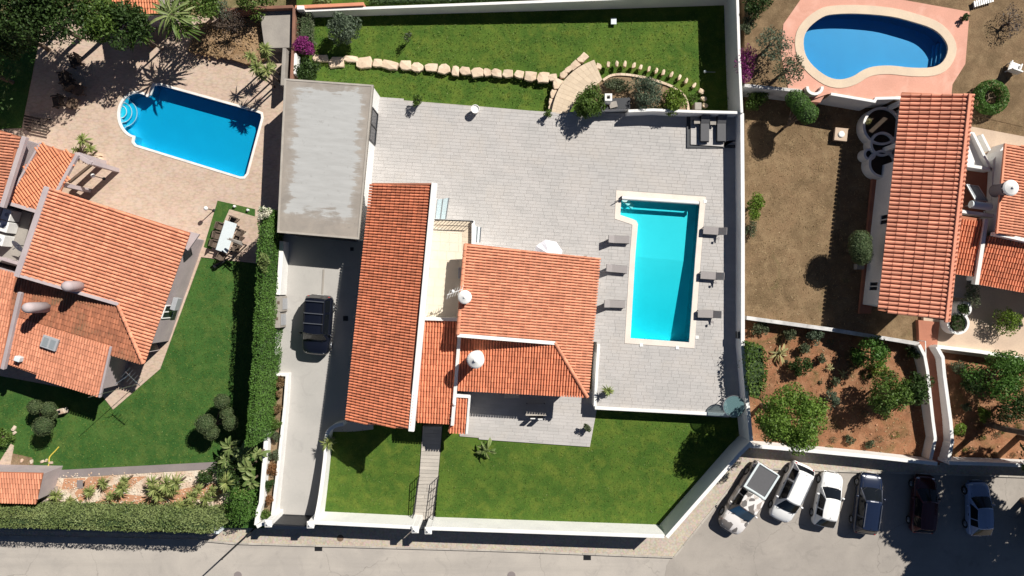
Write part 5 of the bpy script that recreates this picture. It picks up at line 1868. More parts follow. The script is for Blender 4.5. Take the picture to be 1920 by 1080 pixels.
# ================================================================ LOWER TERRACE FURNITURE
c = at(960, 741, -0.5)
o = empty('bench', (c.x, c.y, -0.92), 'pale bench in the shade on the lower terrace', 'bench')
MB().box((c.x, c.y, -0.5), (1.1, 0.42, 0.07)).build('seat', M['cream'], o, bevel=0.015)
for sx in (-.48, .48):
    MB().box((c.x + sx, c.y, -0.72), (0.07, 0.38, 0.38)).build('leg', M['timber'], o)
c = at(1005, 768, -0.3)
o = empty('table', (c.x, c.y, -0.92), 'dark dining table in the shade of the eaves', 'table')
MB().box((c.x, c.y, -0.22), (1.5, 0.85, 0.05)).build('table_top', M['kerb'], o)
for sx in (-.65, .65):
    for sy in (-.35, .35):
        MB().box((c.x + sx, c.y + sy, -0.58), (0.06, 0.06, 0.68)).build('leg', M['dark_metal'], o)
for x, y, nm in ((999, 779, 'left'), (1013, 780, 'right')):
    c2 = at(x, y, 0)
    o = empty('chair', (c2.x, c2.y, -0.92), f'small {nm} terrace chair with a pale cushion at the dark table', 'chair', 'terrace chairs')
    MB().box((c2.x, c2.y, -0.48), (0.46, 0.44, 0.06)).build('seat', M['dark_metal'], o)
    MB().box((c2.x, c2.y - 0.2, -0.2), (0.42, 0.05, 0.5)).build('backrest', M['dark_metal'], o)
    MB().box((c2.x, c2.y - 0.21, 0.07), (0.34, 0.07, 0.05)).build('headrest', M['white_plastic'], o)
    for sx in (-.19, .19):
        for sy in (-.18, .18):
            MB().box((c2.x + sx, c2.y + sy, -0.71), (0.04, 0.04, 0.42)).build('leg', M['dark_metal'], o)

# ================================================================ POTS
def pot(x, y, z, r, h, lb, mat=None, plant=None):
    c = at(x, y, z + h)
    o = empty('plant_pot', (c.x, c.y, z), lb, 'plant pot', 'plant pots on the patio')
    MB().lathe((c.x, c.y, z), [(r * 0.6, 0), (r * 0.95, h * 0.7), (r, h), (r * 0.85, h), (r * 0.8, h * 0.9)], 18).build('pot', mat or M['white'], o)
    MB().lathe((c.x, c.y, z + h * 0.86), [(r * 0.82, 0), (r * 0.5, 0.02)], 14).build('soil', M['soil'], o)
    return o


pot(891, 204, 0, 0.31, 0.65, 'white round pot of bare soil at the edge of the patio')
pot(782, 191, 0, 0.2, 0.5, 'dark pot under the bushy plant by the garage side', M['dark_metal'])
pot(1027, 213, 0, 0.17, 0.45, 'dark pot at the foot of the sand ramp', M['dark_metal'])
pot(1140, 735, 0, 0.22, 0.4, 'dark pot under the small palm on the pool patio', M['dark_metal'])
pot(1101, 804, -0.92, 0.2, 0.4, 'dark pot on the corner of the lower terrace', M['dark_metal'])
# lawn sprinkler
c = at(1322, 134, -0.9)
o = empty('sprinkler', (c.x, c.y, -1.1), 'small pale sprinkler on the shaded end of the upper lawn', 'sprinkler')
MB().ball((c.x, c.y, -0.95), 0.12).build('head', M['awning'], o, smooth=True)
MB().bar((c.x, c.y, -1.0), (c.x + 0.8, c.y, -1.05), 0.04, 0.04).build('hose_tail', M['grey_plastic'], o)
c = at(1151, 39, -0.8)
tag(MB().box((c.x, c.y, -0.88), (0.4, 0.45, 0.06)).build('access_cover', M['awning'], None), 'pale square access cover on the upper lawn', 'cover')
# wall lamps on the patio wall
c = at(1383, 628, 0.8)
tag(MB().box((c.x, c.y, 0.8), (0.22, 0.5, 0.3)).build('wall_lamp', M['dark_metal'], None, bevel=0.03), 'dark lamp fixed to the right patio wall', 'lamp')
# driveway drain and covers
a, b = at(607, 505, -0.32), at(604, 556, -0.44)
tag(MB().bar(a, b, 0.12, 0.05).build('drain_channel', M['grey_concrete'], None), 'straight drain channel in the driveway above the black car', 'drain')
for x, y, s, lb in ((648, 597, 0.36, 'small dark square cover in the shaded driveway'), (660, 467, 0.25, 'small dark cover near the garage door')):
    c = at(x, y, dz(y) + 0.01)
    tag(MB().box((c.x, c.y, dz(y) + 0.012), (s, s, 0.03)).build('drain_cover', M['black'], None), lb, 'drain cover')
c = at(638, 1009, -1.44)
tag(MB().lathe((c.x, c.y, -1.47), [(0.25, 0), (0.25, 0.03), (0.22, 0.035)], 20).build('manhole_cover', M['timber'], None), 'round rusty manhole cover in the pavement', 'manhole')
c = at(446, 1079, -1.57)
tag(MB().lathe((c.x, c.y, -1.585), [(0.3, 0), (0.3, 0.02), (0.26, 0.024)], 20).build('manhole_cover', M['grey_path'], None), 'round manhole cover at the left in the street', 'manhole')
c = at(959, 1079, -1.57)
tag(MB().lathe((c.x, c.y, -1.585), [(0.3, 0), (0.3, 0.02), (0.26, 0.024)], 20).build('manhole_cover', M['grey_path'], None), 'round manhole cover near the middle of the street', 'manhole')
for x, y, lb in ((597, 1029, 'dark gully grating by the kerb below the driveway'), (1101, 1046, 'dark gully grating by the kerb near the street corner')):
    c = at(x, y, -1.57)
    o = empty('gully_grating', (c.x, c.y, -1.58), lb, 'drain', 'street gullies')
    MB().box((c.x, c.y, -1.578), (0.56, 0.34, 0.02)).build('pit', M['black'], o)
    for i in range(6):
        MB().box((c.x - 0.22 + i * 0.088, c.y, -1.562), (0.03, 0.32, 0.02)).build('bar', M['dark_metal'], o)
# utility pole
c = at(478, 990, -1.4)
top = at(433, 1012, 2.0)
o = empty('street_pole', (c.x, c.y, -1.46), 'slim dark street pole beside the driveway gate', 'pole')
MB().tube((c.x, c.y, -1.5), (c.x, c.y, 4.2), 0.07, 0.05, 8).build('shaft', M['dark_metal'], o)
MB().lathe((c.x, c.y, 4.2), [(0.07, 0), (0.08, 0.05), (0.03, 0.12)], 8).build('pole_cap', M['dark_metal'], o)

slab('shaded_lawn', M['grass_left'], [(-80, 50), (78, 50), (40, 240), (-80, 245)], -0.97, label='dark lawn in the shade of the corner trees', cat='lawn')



# ================================================================ LEFT HOUSE (mauve)
LI = M['lilac']
c = at(120, 560)
hl = empty('house', (c.x, c.y, -1), 'mauve walled house with several orange tiled roofs on the left', 'house')
rG, zG, PG = roof(hl, [(90, 352, 4.2), (356, 436, 2.4), (269, 682, 2.4), (220, 571, 2.95), (37, 514, 4.2)], M['tile_soft'], -1.1, 0, 0.45, LI, w=0.235)
rH, zH, PH = roof(hl, [(30, 512, 2.97), (222, 572, 2.97), (267, 682, 2.4), (207, 664, 2.4), (205, 652, 2.46), (20, 592, 2.5)], M['tile_old'], -1.1, 0, 0.4, LI)
rI, zI, PI_ = roof(hl, [(21, 591, 2.56), (206, 652, 2.5), (185, 743, 2.0), (6, 681, 2.0)], M['tile_soft'], -1.1, 0, 0.3, LI)
rJ, zJ, PJ = roof(hl, [(-90, 480, 2.85), (30, 515, 2.85), (3, 690, 2.1), (-90, 665, 2.1)], M['tile_soft'], -1.1, 0, 0.2, LI)
rK, zK, PK = roof(hl, [(77, 269, 2.7), (143, 290, 2.5), (96, 400, 2.3), (12, 378, 2.5)], M['tile_bright'], -1.1, 0, 0.1, LI, w=0.2, l=0.6, walls=False)
MB().prism(ccw(ats([(74, 272), (84, 275), (24, 380), (14, 377)], 2.3)), -1.1, 2.3).build('wall', LI, hl)
MB().prism(ccw(ats([(14, 376), (84, 392), (82, 396), (12, 380)], 2.2)), -1.1, 2.2).build('wall', LI, hl)
for _x, _y in ((140, 291), (112, 345)):
    _q = at(_x, _y, 2.2)
    MB().box((_q.x, _q.y, 0.5), (0.28, 0.28, 3.2)).build('post', LI, hl)
rM, zM, PM = roof(hl, [(-90, 215, 2.3), (40, 257, 3.5), (0, 384, 3.5), (-90, 360, 2.3)], M['tile_soft'], -1.1, 0, 0.1, LI)
ridge_tiles(rG, at(268, 681, 2.5), at(221, 572, 3.05), M['tile_soft'])
coping(hl, 'parapet', [(86, 353, 4.33), (31, 516, 4.33)], 0.36, 0.3, LI)
coping(hl, 'parapet', [(30, 515, 4.3), (219, 570, 3.12)], 0.22, 0.24, LI)
coping(hl, 'parapet', [(44, 258, 3.62), (3, 386, 3.62)], 0.3, 0.3, LI)
coping(hl, 'parapet', [(36, 550, 3.1), (4, 690, 2.35)], 0.24, 0.3, LI)
coping(hl, 'parapet', [(143, 291, 2.62), (107, 356, 2.5)], 0.22, 0.24, LI)
coping(hl, 'parapet', [(12, 380, 2.62), (66, 396, 2.45)], 0.24, 0.3, LI)
coping(hl, 'parapet', [(75, 268, 2.76), (12, 378, 2.6)], 0.14, 0.2, LI)
coping(hl, 'parapet', [(207, 651, 2.66), (186, 744, 2.14)], 0.14, 0.2, LI)
# gable wall under the top band
g0, g1 = at(30, 515, 4.2), at(219, 570, 2.98)
mb = MB().add([g0, g1, (g1.x, g1.y, 2.4), (g0.x, g0.y, 2.4), g0 + Vector((0, .2, 0)), g1 + Vector((0, .2, 0)), (g1.x, g1.y + .2, 2.4), (g0.x, g0.y + .2, 2.4)],
              [(0, 3, 2, 1), (4, 5, 6, 7), (0, 1, 5, 4), (2, 3, 7, 6), (1, 2, 6, 5), (3, 0, 4, 7)])
mb.build('gable_wall', LI, hl)
# service court with cooling units and dish
ct = ccw(ats([(8, 386), (60, 400), (34, 500), (-25, 485)], 0.9))
MB().prism(ct, -1.1, 0.9).build('service_floor', M['grey_concrete'], hl)
MB().prism(ccw(ats([(-90, 360), (4, 384), (-24, 486), (-90, 470)], 1.4)), -1.1, 1.4).build('service_wall', LI, hl)
coping(hl, 'parapet', [(-2, 484, 1.5), (38, 496, 1.5)], 0.18, 0.9, LI)
for x, y in ((15, 403), (10, 425), (2, 450)):
    p = at(x, y, 1.7)
    u = MB().box((p.x, p.y, 1.4), (0.62, 0.75, 0.95), R(-17)).build('cooling_unit', M['white_plastic'], hl, bevel=0.02)
    MB().lathe((p.x + 0.05, p.y, 1.88), [(0.14, 0), (0.14, 0.02)], 12).build('fan_grille', M['grey_plastic'], u)
p = at(36, 460, 2.0)
di = MB()
vs, fs = [], []
dn = Vector((-0.35, -0.55, 0.62)).normalized()
e1 = dn.cross(Vector((0, 0, 1))).normalized()
e2 = e1.cross(dn)
for k in range(4):
    for i in range(18):
        t = 2 * math.pi * i / 18
        r_ = 0.48 * k / 3
        vs.append(p + (e1 * math.cos(t) + e2 * math.sin(t)) * r_ + dn * (0.12 * (k / 3) ** 2))
fs = [(k * 18 + i, k * 18 + (i + 1) % 18, (k + 1) * 18 + (i + 1) % 18, (k + 1) * 18 + i) for k in range(3) for i in range(18)]
d_ = di.add(vs, fs).build('satellite_dish', M['awning'], hl, smooth=True)
MB().bar(p, p + dn * 0.5, 0.04, 0.04).build('feed_arm', M['steel'], d_)
MB().tube((p.x, p.y, 0.9), p, 0.04, 0.04, 6).build('mast', M['steel'], d_)
# round-topped chimneys
for (x, y, z0, z1) in ((150, 537, 3.4, 5.1), (86, 576, 2.75, 4.85)):
    q = at(x, y, z0)
    MB().lathe((q.x, q.y, z0 - 0.3), [(0.36, 0), (0.36, z1 - z0 - 0.2), (0.34, z1 - z0 - 0.05), (0.26, z1 - z0 + 0.12), (0.12, z1 - z0 + 0.2), (0.02, z1 - z0 + 0.22)], 20).build('chimney', LI, hl, smooth=True)
# skylight, vent
q = at(94, 643, 2.5)
sk = MB().box((q.x, q.y, 2.52), (1.1, 0.85, 0.2), R(-19)).build('skylight', M['grey_plastic'], hl, bevel=0.02)
for s in (-.25, .25):
    MB().box((q.x + s * math.cos(R(-19)), q.y + s * math.sin(R(-19)), 2.63), (0.36, 0.6, 0.02), R(-19)).build('pane', M['panel_blue'], sk)
q = at(33, 673, 2.5)
MB().box((q.x, q.y, 2.35), (0.4, 0.34, 0.5), R(-19)).build('roof_vent', M['awning'], hl, bevel=0.03)
# wall fittings on the side facing the lawn
q = at(326, 570, 0.9)
MB().box((q.x, q.y, 0.6), (0.35, 0.9, 0.65), R(-17)).build('air_conditioner', M['grey_plastic'], hl, bevel=0.03)
gwl = offset(PG, -0.45)
near = lambda P, p: min(P, key=lambda q: (q.x - p.x) ** 2 + (q.y - p.y) ** 2)
a, b = near(gwl, at(269, 682, 2.4)), near(gwl, at(356, 436, 2.4))
window(hl, a.lerp(b, 0.24), a.lerp(b, 0.36), -0.1, 1.3)
iw = offset(PI_, -0.3)
a, b = near(iw, at(6, 681, 2)), near(iw, at(185, 743, 2))
window(hl, a.lerp(b, 0.2), a.lerp(b, 0.4), -0.9, 1.1, 'sliding_door')
window(hl, a.lerp(b, 0.6), a.lerp(b, 0.8), -0.2, 1.1)
# eave corner post and open beams of the side porch
q = ccw(ats([(355, 434), (374, 439), (352, 470), (344, 462)], 2.0))
MB().prism(q, 1.85, 2.0).build('porch_slab', LI, hl)
pg = empty('pergola', (at(150, 320).x, at(150, 320).y, -1), 'small mauve pergola of open beams at the corner of the left house', 'pergola')
MB().bar(at(144, 291, 2.1), at(172, 307, 2.1), 0.3, 0.16).build('beam', LI, pg, bevel=0.02)
MB().bar(at(171, 309, 2.1), at(130, 342, 2.1), 0.16, 0.2).build('beam', M['timber'], pg, bevel=0.02)  # brown tone stands in for the dark shadow along this beam
for x, y in ((172, 305), (146, 290)):
    q = at(x, y, 2.0)
    MB().box((q.x, q.y, 0.5), (0.3, 0.3, 3.1)).build('post', LI, pg)
# antenna on the lawn corner
q = at(228, 728, 1.0)
an = empty('antenna', (q.x, q.y, -1), 'thin tall television antenna beside the mauve house', 'antenna')
MB().tube((q.x, q.y, -1.1), (q.x - 0.25, q.y - 0.1, 4.3), 0.025, 0.018, 6).build('mast', M['steel'], an)
MB().bar(at(235, 697, 4.3), at(262, 723, 4.1), 0.04, 0.04).build('boom', M['steel'], an)
for i in range(6):
    p = at(236, 698, 4.3).lerp(at(260, 721, 4.1), i / 5)
    MB().bar(p + Vector((.28, .3, 0)), p - Vector((.28, .3, 0)), 0.022, 0.022).build('rod', M['steel'], an)
MB().bar(at(216, 721, 3.3), at(244, 701, 4.2), 0.03, 0.03).build('stay', M['steel'], an)
# small tiled store at the bottom left
st_ = empty('garden_store', (at(30, 910).x, at(30, 910).y, -1.1), 'small mauve store with a pinkish tiled roof by the gravel bed', 'garden store')
roof(st_, [(-60, 884, 1.3), (80, 887, 1.3), (67, 943, 0.9), (-60, 938, 0.9)], M['tile_soft'], -1.2, 0, 0.12, LI)
# building whose bright roof shows between the trees at the top
tb = empty('outbuilding', (at(250, 0).x, at(250, 0).y, -1), 'outbuilding with a bright orange roof between dark trees at the top left', 'outbuilding')
roof(tb, [(203, -70, 2.8), (301, -70, 2.8), (297, 25, 2.1), (209, 23, 2.1)], M['tile_bright'], -1.2, 0, 0.25, LI)

# ================================================================ LEFT GARDEN FURNITURE
ang = R(-14 - 90)
tc = at(424, 444, -0.2)
tb_ = empty('dining_table', (tc.x, tc.y, -0.98), 'long white dining table with brown chairs on the paved corner', 'table')
MB().box((tc.x, tc.y, -0.23), (2.25, 0.9, 0.06), R(72)).build('table_top', M['awning'], tb_, bevel=0.02)
for sx in (-.95, .95):
    for sy in (-.35, .35):
        cs, sn = math.cos(R(72)), math.sin(R(72))
        MB().box((tc.x + sx * cs - sy * sn, tc.y + sx * sn + sy * cs, -0.62), (0.08, 0.08, 0.74)).build('leg', M['dark_metal'], tb_)


def wicker_chair(mat, name='chair', group='brown chairs round the dining table', cat='chair'):
    o = empty(name, (0, 0, 0), 'chair', cat, group)
    MB().box((0, 0, 0.40), (0.52, 0.52, 0.10)).build('seat', mat, o, bevel=0.03)
    MB().box((-0.25, 0, 0.66), (0.07, 0.52, 0.55)).build('backrest', mat, o, bevel=0.03)
    for s in (-.26, .26):
        MB().box((0.0, s, 0.58), (0.5, 0.06, 0.06)).build('armrest', mat, o, bevel=0.015)
    for x in (-.22, .22):
        for y in (-.22, .22):
            MB().box((x, y, 0.18), (0.05, 0.05, 0.36)).build('leg', mat, o)
    return o


ch = wicker_chair(M['brown_wicker'])
names = ['brown chair at the upper end of the white table', 'upper left brown chair beside the white table', 'middle left brown chair beside the white table', 'lower left brown chair beside the white table',
         'upper right brown chair beside the white table', 'middle right brown chair beside the white table', 'lower right brown chair beside the white table', 'shaded brown chair at the lower end of the white table']
for i, (x, y, a) in enumerate([(436, 413, -108), (413, 424, -18), (408, 441, -18), (403, 457, -18), (448, 436, 162), (446, 448, 162), (441, 464, 162), (414, 480, 72)]):
    o = ch if i == 0 else copy_tree(ch)
    p = at(x, y, -0.4)
    o.location = (p.x, p.y, -0.97)
    o.rotation_euler = (0, 0, R(a + rng.uniform(-8, 8)))
    o['label'] = names[i]
p = at(452, 458, 0)
up = empty('cantilever_parasol', (p.x, p.y, -1), 'folded grey cantilever parasol leaning over the white dining table', 'parasol')
MB().tube((p.x, p.y, -1), (p.x + .1, p.y, 1.4), 0.05, 0.04, 8).build('mast', M['dark_metal'], up)
MB().bar(at(456, 460, 1.4), at(426, 448, 0.9), 0.06, 0.06).build('arm', M['grey_concrete'], up)
MB().tube(at(452, 456, 1.1), at(430, 447, 0.75), 0.13, 0.06, 10).build('folded_canopy', M['grey_concrete'], up)
p = at(412, 490, -0.5)
o = empty('folded_parasol', (p.x, p.y, -1), 'dark folded parasol lying at the edge of the lawn', 'parasol')
MB().tube(at(402, 500, -0.8), at(430, 484, -0.7), 0.16, 0.05, 8).build('folded_canopy', M['dark_metal'], o)
MB().tube(at(430, 484, -0.7), at(438, 479, -0.7), 0.03, 0.03, 6).build('pole', M['steel'], o)
# dark garden seats in the shade of the trees
sf = wicker_chair(M['wicker'], 'garden_armchair', 'dark armchairs in the shade of the trees', 'armchair')
for i, (x, y, a, lb) in enumerate([(140, 114, 200, 'dark wicker armchair highest up in the tree shade'), (119, 146, 190, 'dark wicker armchair in the middle of the shaded group'), (130, 158, 120, 'dark wicker armchair beside the wooden side table'), (108, 190, 190, 'dark wicker armchair lowest in the shaded group')]):
    o = sf if i == 0 else copy_tree(sf)
    p = at(x, y, -0.5)
    o.location = (p.x, p.y, -1)
    o.rotation_euler = (0, 0, R(a))
    o.scale = (1.5, 1.5, 1.1)
    o['label'] = lb
for x, y, lb in ((146, 168, 'square brown side table between the dark armchairs'), (134, 193, 'square brown side table by the lowest dark armchair')):
    p = at(x, y, -0.5)
    o = empty('side_table', (p.x, p.y, -1), lb, 'side table', 'brown side tables in the tree shade')
    MB().box((p.x, p.y, -0.55), (0.75, 0.75, 0.06), R(-15)).build('table_top', M['timber'], o)
    for sx in (-.3, .3):
        for sy in (-.3, .3):
            MB().box((p.x + sx, p.y + sy, -0.79), (0.05, 0.05, 0.42)).build('leg', M['timber'], o)
p = at(66, 232, -0.5)
o = empty('slatted_bench', (p.x, p.y, -1), 'dark slatted bench at the edge of the pink terrace', 'bench')
for i in range(5):
    q = Vector((p.x, p.y + 0.42 - i * 0.21, -0.55))
    MB().box((q.x, q.y, q.z), (1.7, 0.12, 0.04), R(-12)).build('slat', M['wicker'], o)
for sx in (-.75, .75):
    for sy in (-.4, .4):
        MB().box((p.x + sx, p.y + sy, -0.79), (0.07, 0.07, 0.44)).build('leg', M['wicker'], o)
# garden lamps with white globes
for x, y, lb in ((176, 330, 'white globe lamp by the corner of the mauve house'), (387, 391, 'white globe lamp beside the thin grass strip')):
    p = at(x, y, 0.2)
    o = empty('garden_lamp', (p.x, p.y, -1), lb, 'lamp', 'globe lamps on the pink terrace')
    MB().tube((p.x, p.y, -1), (p.x, p.y, 0.15), 0.035, 0.03, 8).build('post', M['dark_metal'], o)
    MB().ball((p.x, p.y, 0.3), 0.16).build('globe', M['white_plastic'], o, smooth=True)
    MB().lathe((p.x, p.y, -1), [(0.12, 0), (0.1, 0.06), (0.03, 0.08)], 10).build('foot', M['dark_metal'], o)
for x, y, nm in ((440, 387, 'left'), (465, 394, 'right')):
    p = at(x, y, -0.9)
    tag(MB().lathe((p.x, p.y, -0.98), [(0.09, 0), (0.09, 0.2), (0.03, 0.24)], 10).build('path_light', M['white_plastic'], None), f'{nm} small white ground light in the thin grass strip', 'lamp', 'ground lights in the grass strip')
ps = [(168, 293, 5, 4), (176, 297, 6, 5), (183, 291, 7, 5), (186, 298, 5, 6), (178, 304, 5, 4), (172, 300, 4, 4)]
o = empty('rock_group', (at(178, 297).x, at(178, 297).y, -1), 'cluster of pale rocks at the corner of the mauve house', 'rocks')
for x, y, a, b in ps:
    boulder('rock', x, y, a * .8, b * .8, -1.0, 0.25, o, M['sandstone'], rng.uniform(0, 3))
o = empty('rock_group', (at(92, 920).x, at(92, 920).y, -1.05), 'heap of dark brown rocks beside the small tiled store', 'rocks')
for i in range(22):
    x, y = 80 + 24 * rng.random(), 894 + 50 * rng.random()
    boulder('rock', x, y, rng.uniform(3, 6), rng.uniform(2.5, 5), -1.05, rng.uniform(0.12, 0.3), o, M['greyrock'], rng.uniform(0, 3))
o = empty('rock_group', (at(85, 868).x, at(85, 868).y, -1.05), 'few pale stones beside the yellow hose on the lawn', 'rocks')
for x, y, a in ((78, 866, 4), (86, 864, 3), (94, 868, 4), (40, 864, 4), (58, 866, 4), (25, 804, 5), (26, 812, 4)):
    boulder('rock', x, y, a, a * .7, -1.06, 0.12, o, M['gravel'], rng.uniform(0, 3))
tag(MB().path([at(*q, -1.0) for q in smooth_line([(110, 838), (104, 845), (93, 857), (92, 868), (90, 874), (84, 881), (80, 888)], 3)], 0.045, 6).build('garden_hose', M['hose'], None), 'yellow garden hose lying on the lawn by the store', 'hose')
p = at(111, 772, -0.6)
o = empty('garden_fountain', (p.x, p.y, -1), 'small pale stone basin beside the clipped shrubs', 'basin')
MB().box((p.x, p.y, -0.75), (0.85, 0.4, 0.5), R(12)).build('basin', M['gravel'], o, bevel=0.05)
MB().box((p.x, p.y, -0.49), (0.3, 0.2, 0.03), R(12)).build('bowl', M['black'], o)
slab('stepping_path', M['pink'], [(20, 832), (26, 836), (18, 880), (-10, 880)], -1.03, label='short pale path at the left edge of the lawn', cat='path')
slab('bare_earth', M['bed_soil'], [(22, 850), (60, 858), (64, 882), (16, 882)], -1.045, label='bare earth beside the short pale path', cat='ground')
p = at(150, 908, -1)
tag(MB().box((p.x, p.y, -1.0), (0.42, 0.6, 0.06)).build('access_cover', M['grey_path'], None), 'grey rectangular cover in the gravel bed', 'cover')
# loose stones of the gravel bed and the stony slope
mb = MB()
for _ in range(900):
    x, y = rng.uniform(75, 425), rng.uniform(886, 952)
    p = at(x, y, -1.0)
    s = rng.uniform(0.03, 0.085)
    mb.ball((p.x, p.y, -1.02 + s * 0.3), (s, s * rng.uniform(.6, 1), s * .6), 5, 3)
tag(mb.build('gravel', M['gravel'], None), 'loose white gravel stones in the yucca bed', 'gravel', None, 'stuff')
mb = MB()
for _ in range(420):
    x, y = rng.uniform(362, 490), rng.uniform(48, 112)
    p = at(x, y, -0.6)
    s = rng.uniform(0.035, 0.11)
    mb.ball((p.x, p.y, -0.62 + s * 0.3), (s, s * rng.uniform(.6, 1), s * .6), 5, 3)
tag(mb.build('gravel', M['tan_soil'], None), 'loose stones on the tan planting slope', 'gravel', None, 'stuff')
mb = MB()
for _ in range(160):
    if rng.random() < 0.5:
        x, y, z = rng.uniform(1405, 1735), rng.uniform(640, 850), -1.45
    else:
        x, y, z = rng.uniform(1790, 1915), rng.uniform(690, 860), -1.45
    p = at(x, y, z)
    s = rng.uniform(0.03, 0.10)
    mb.ball((p.x, p.y, z + s * 0.3), (s, s * rng.uniform(.6, 1), s * .6), 5, 3)
tag(mb.build('gravel', M['gravel_clay'], None), 'loose clods on the red garden earth', 'gravel', None, 'stuff')

# ================================================================ RIGHT HOUSE
c = at(1740, 390)
hr = empty('house', (c.x, c.y, -1), 'white house with rose tiled roofs on the right', 'house')
rN, zN, PN = roof(hr, [(1692, 173, 1.9), (1822, 178, 3.3), (1777, 602, 3.3), (1647, 582, 1.9)], M['tile_rose'], -1.2, 0, 0.42, w=0.30, l=0.62, walls=False)
_w = [at(*q) for q in ((1680, 285, 1.9), (1810.5, 290, 3.3), (1777, 602, 3.3), (1647, 582, 1.9))]
_q = offset(ccw(_w), -0.42)
MB().prism([Vector((v.x, v.y, zN(v.x, v.y) - 0.125)) for v in _q], -1.2).build('wall', M['white'], hr, bevel=0.02)
_w = [at(*q) for q in ((1716, 178, 2.1), (1822, 180, 3.3), (1811, 296, 3.3), (1704, 296, 2.1))]
_q = offset(ccw(_w), -0.3)
MB().prism([Vector((v.x, v.y, zN(v.x, v.y) - 0.125)) for v in _q], -1.2).build('wall', M['white'], hr, bevel=0.02)  # unseen wall block under the roof, widened to keep sun off the planters
for _x, _y in ((1697, 186), (1688, 268)):
    _p = at(_x, _y, 1.8)
    MB().box((_p.x + .2, _p.y, 0.2), (0.3, 0.3, 2.9)).build('porch_post', M['white'], hr)
coping(hr, 'roof_edge', [(1820, 177, 3.42), (1775.5, 603, 3.42)], 0.2, 0.16, M['tile_rose'])
coping(hr, 'roof_edge', [(1825, 178, 3.36), (1781, 603, 3.36)], 0.1, 0.2, M['tile_soft'])
rO, zO, PO = roof(hr, [(1887, 270, 3.2), (2030, 290, 1.9), (2010, 470, 1.9), (1871, 437, 3.2)], M['tile_soft'], -1.2, 0, 0.25)
rP, zP, PP = roof(hr, [(1798, 404, 2.3), (1850, 412, 2.3), (1834, 517, 1.7), (1786, 512, 1.7)], M['tile'], -1.2, 0, 0.25)
rQ, zQ, PQ = roof(hr, [(1852, 442, 2.35), (2030, 478, 2.35), (2030, 565, 1.75), (1829, 531, 1.75)], M['tile'], -1.2, 0, 0.25)
coping(hr, 'parapet', [(1850, 412, 2.5), (1832, 531, 1.95)], 0.28, 0.4, M['white'])
coping(hr, 'parapet', [(1869, 438, 3.0), (2020, 472, 2.6)], 0.24, 0.5, M['white'])
coping(hr, 'roof_edge', [(1886, 270, 3.3), (1870, 437, 3.3)], 0.14, 0.14, M['tile_soft'])
yd = ccw(ats([(1810, 318), (1874, 322), (1862, 408), (1800, 404)], 1.5))
MB().prism(yd, -1.2, 1.5).build('roof_terrace', M['stair'], hr)
MB().prism(ccw(ats([(1812, 246), (1827, 248), (1861, 316), (1806, 312)], 1.9)), -1.2, 1.9).build('stair_block', M['white'], hr, bevel=0.03)
coping(hr, 'parapet', [(1825, 250, 2.2), (1846, 293, 2.3), (1859, 318, 2.3)], 0.16, 0.5, M['white'])
coping(hr, 'parapet', [(1842, 253, 1.4), (1856, 281, 1.4)], 0.16, 1.0, M['white'])
coping(hr, 'parapet', [(1806, 309, 2.3), (1859, 317, 2.3)], 0.22, 0.9, M['white'])
coping(hr, 'parapet', [(1802, 396, 2.35), (1862, 404, 2.35)], 0.22, 0.7, M['white'])
MB().prism(ccw(ats([(1862, 300), (1886, 268), (1871, 436), (1855, 436)], 1.95)), -1.2, 1.95).build('inner_wall', M['white'], hr)
MB().prism(ccw(ats([(1786, 512), (1830, 520), (1822, 560), (1786, 556)], 0.4)), -1.2, 0.4).build('porch', M['grey_concrete'], hr)
chimney(hr, at(1901, 351, 4.3), 2.6, 4.3, 0.42, shaft=M['grey_path'])  # grey shaft colour stands in for the shade on it
# solar water heater
q0 = [at(1812, 346, 1.75), at(1834, 349, 1.75), at(1852, 378, 2.3), at(1829, 376, 2.3)]
p = sum(q0, Vector()) / 4
sh = empty('solar_water_heater', (p.x, p.y, 1.5), 'solar water heater with silver tank on the right house terrace', 'water heater')
m = MB().add(q0 + [v - Vector((0, 0, .09)) for v in q0], [(0, 1, 2, 3), (7, 6, 5, 4), (0, 4, 5, 1), (1, 5, 6, 2), (2, 6, 7, 3), (3, 7, 4, 0)])
if (q0[1].x - q0[0].x) * (q0[2].y - q0[0].y) - (q0[1].y - q0[0].y) * (q0[2].x - q0[0].x) < 0:
    m.f = [f[::-1] for f in m.f]
m.build('collector', M['panel_blue'], sh)
for a, b in zip(q0, q0[1:] + q0[:1]):
    MB().bar(a + Vector((0, 0, .015)), b + Vector((0, 0, .015)), 0.05, 0.06).build('collector_frame', M['steel'], sh)
MB().tube(at(1820, 383, 2.5), at(1857, 388, 2.5), 0.26, 0.26, 18).build('tank', M['awning'], sh, smooth=False)
for x, y in ((1824, 384), (1853, 387)):
    p = at(x, y, 2.3)
    MB().bar((p.x, p.y, 1.5), (p.x, p.y, 2.35), 0.05, 0.05).build('leg', M['steel'], sh)
p = at(1850, 394, 1.9)
MB().path([(p.x, p.y, 2.3), (p.x - .2, p.y - .1, 1.9), (p.x + .1, p.y - .15, 1.6)], 0.03).build('pipe', M['white_plastic'], sh)
nw = offset(PN, -0.43)
nr = lambda p: near(nw, p)
a, b = nr(at(1692, 173, 1.9)), nr(at(1647, 582, 1.9))
window(hr, a.lerp(b, 0.55), a.lerp(b, 0.60), 0.2, 1.2)
window(hr, a.lerp(b, 0.885), a.lerp(b, 0.93), -0.3, 0.8)
a, b = nr(at(1647, 582, 1.9)), nr(at(1777, 602, 3.3))
window(hr, a.lerp(b, 0.55), a.lerp(b, 0.75), 0.2, 1.3)
p = at(1610, 500, -0.9)
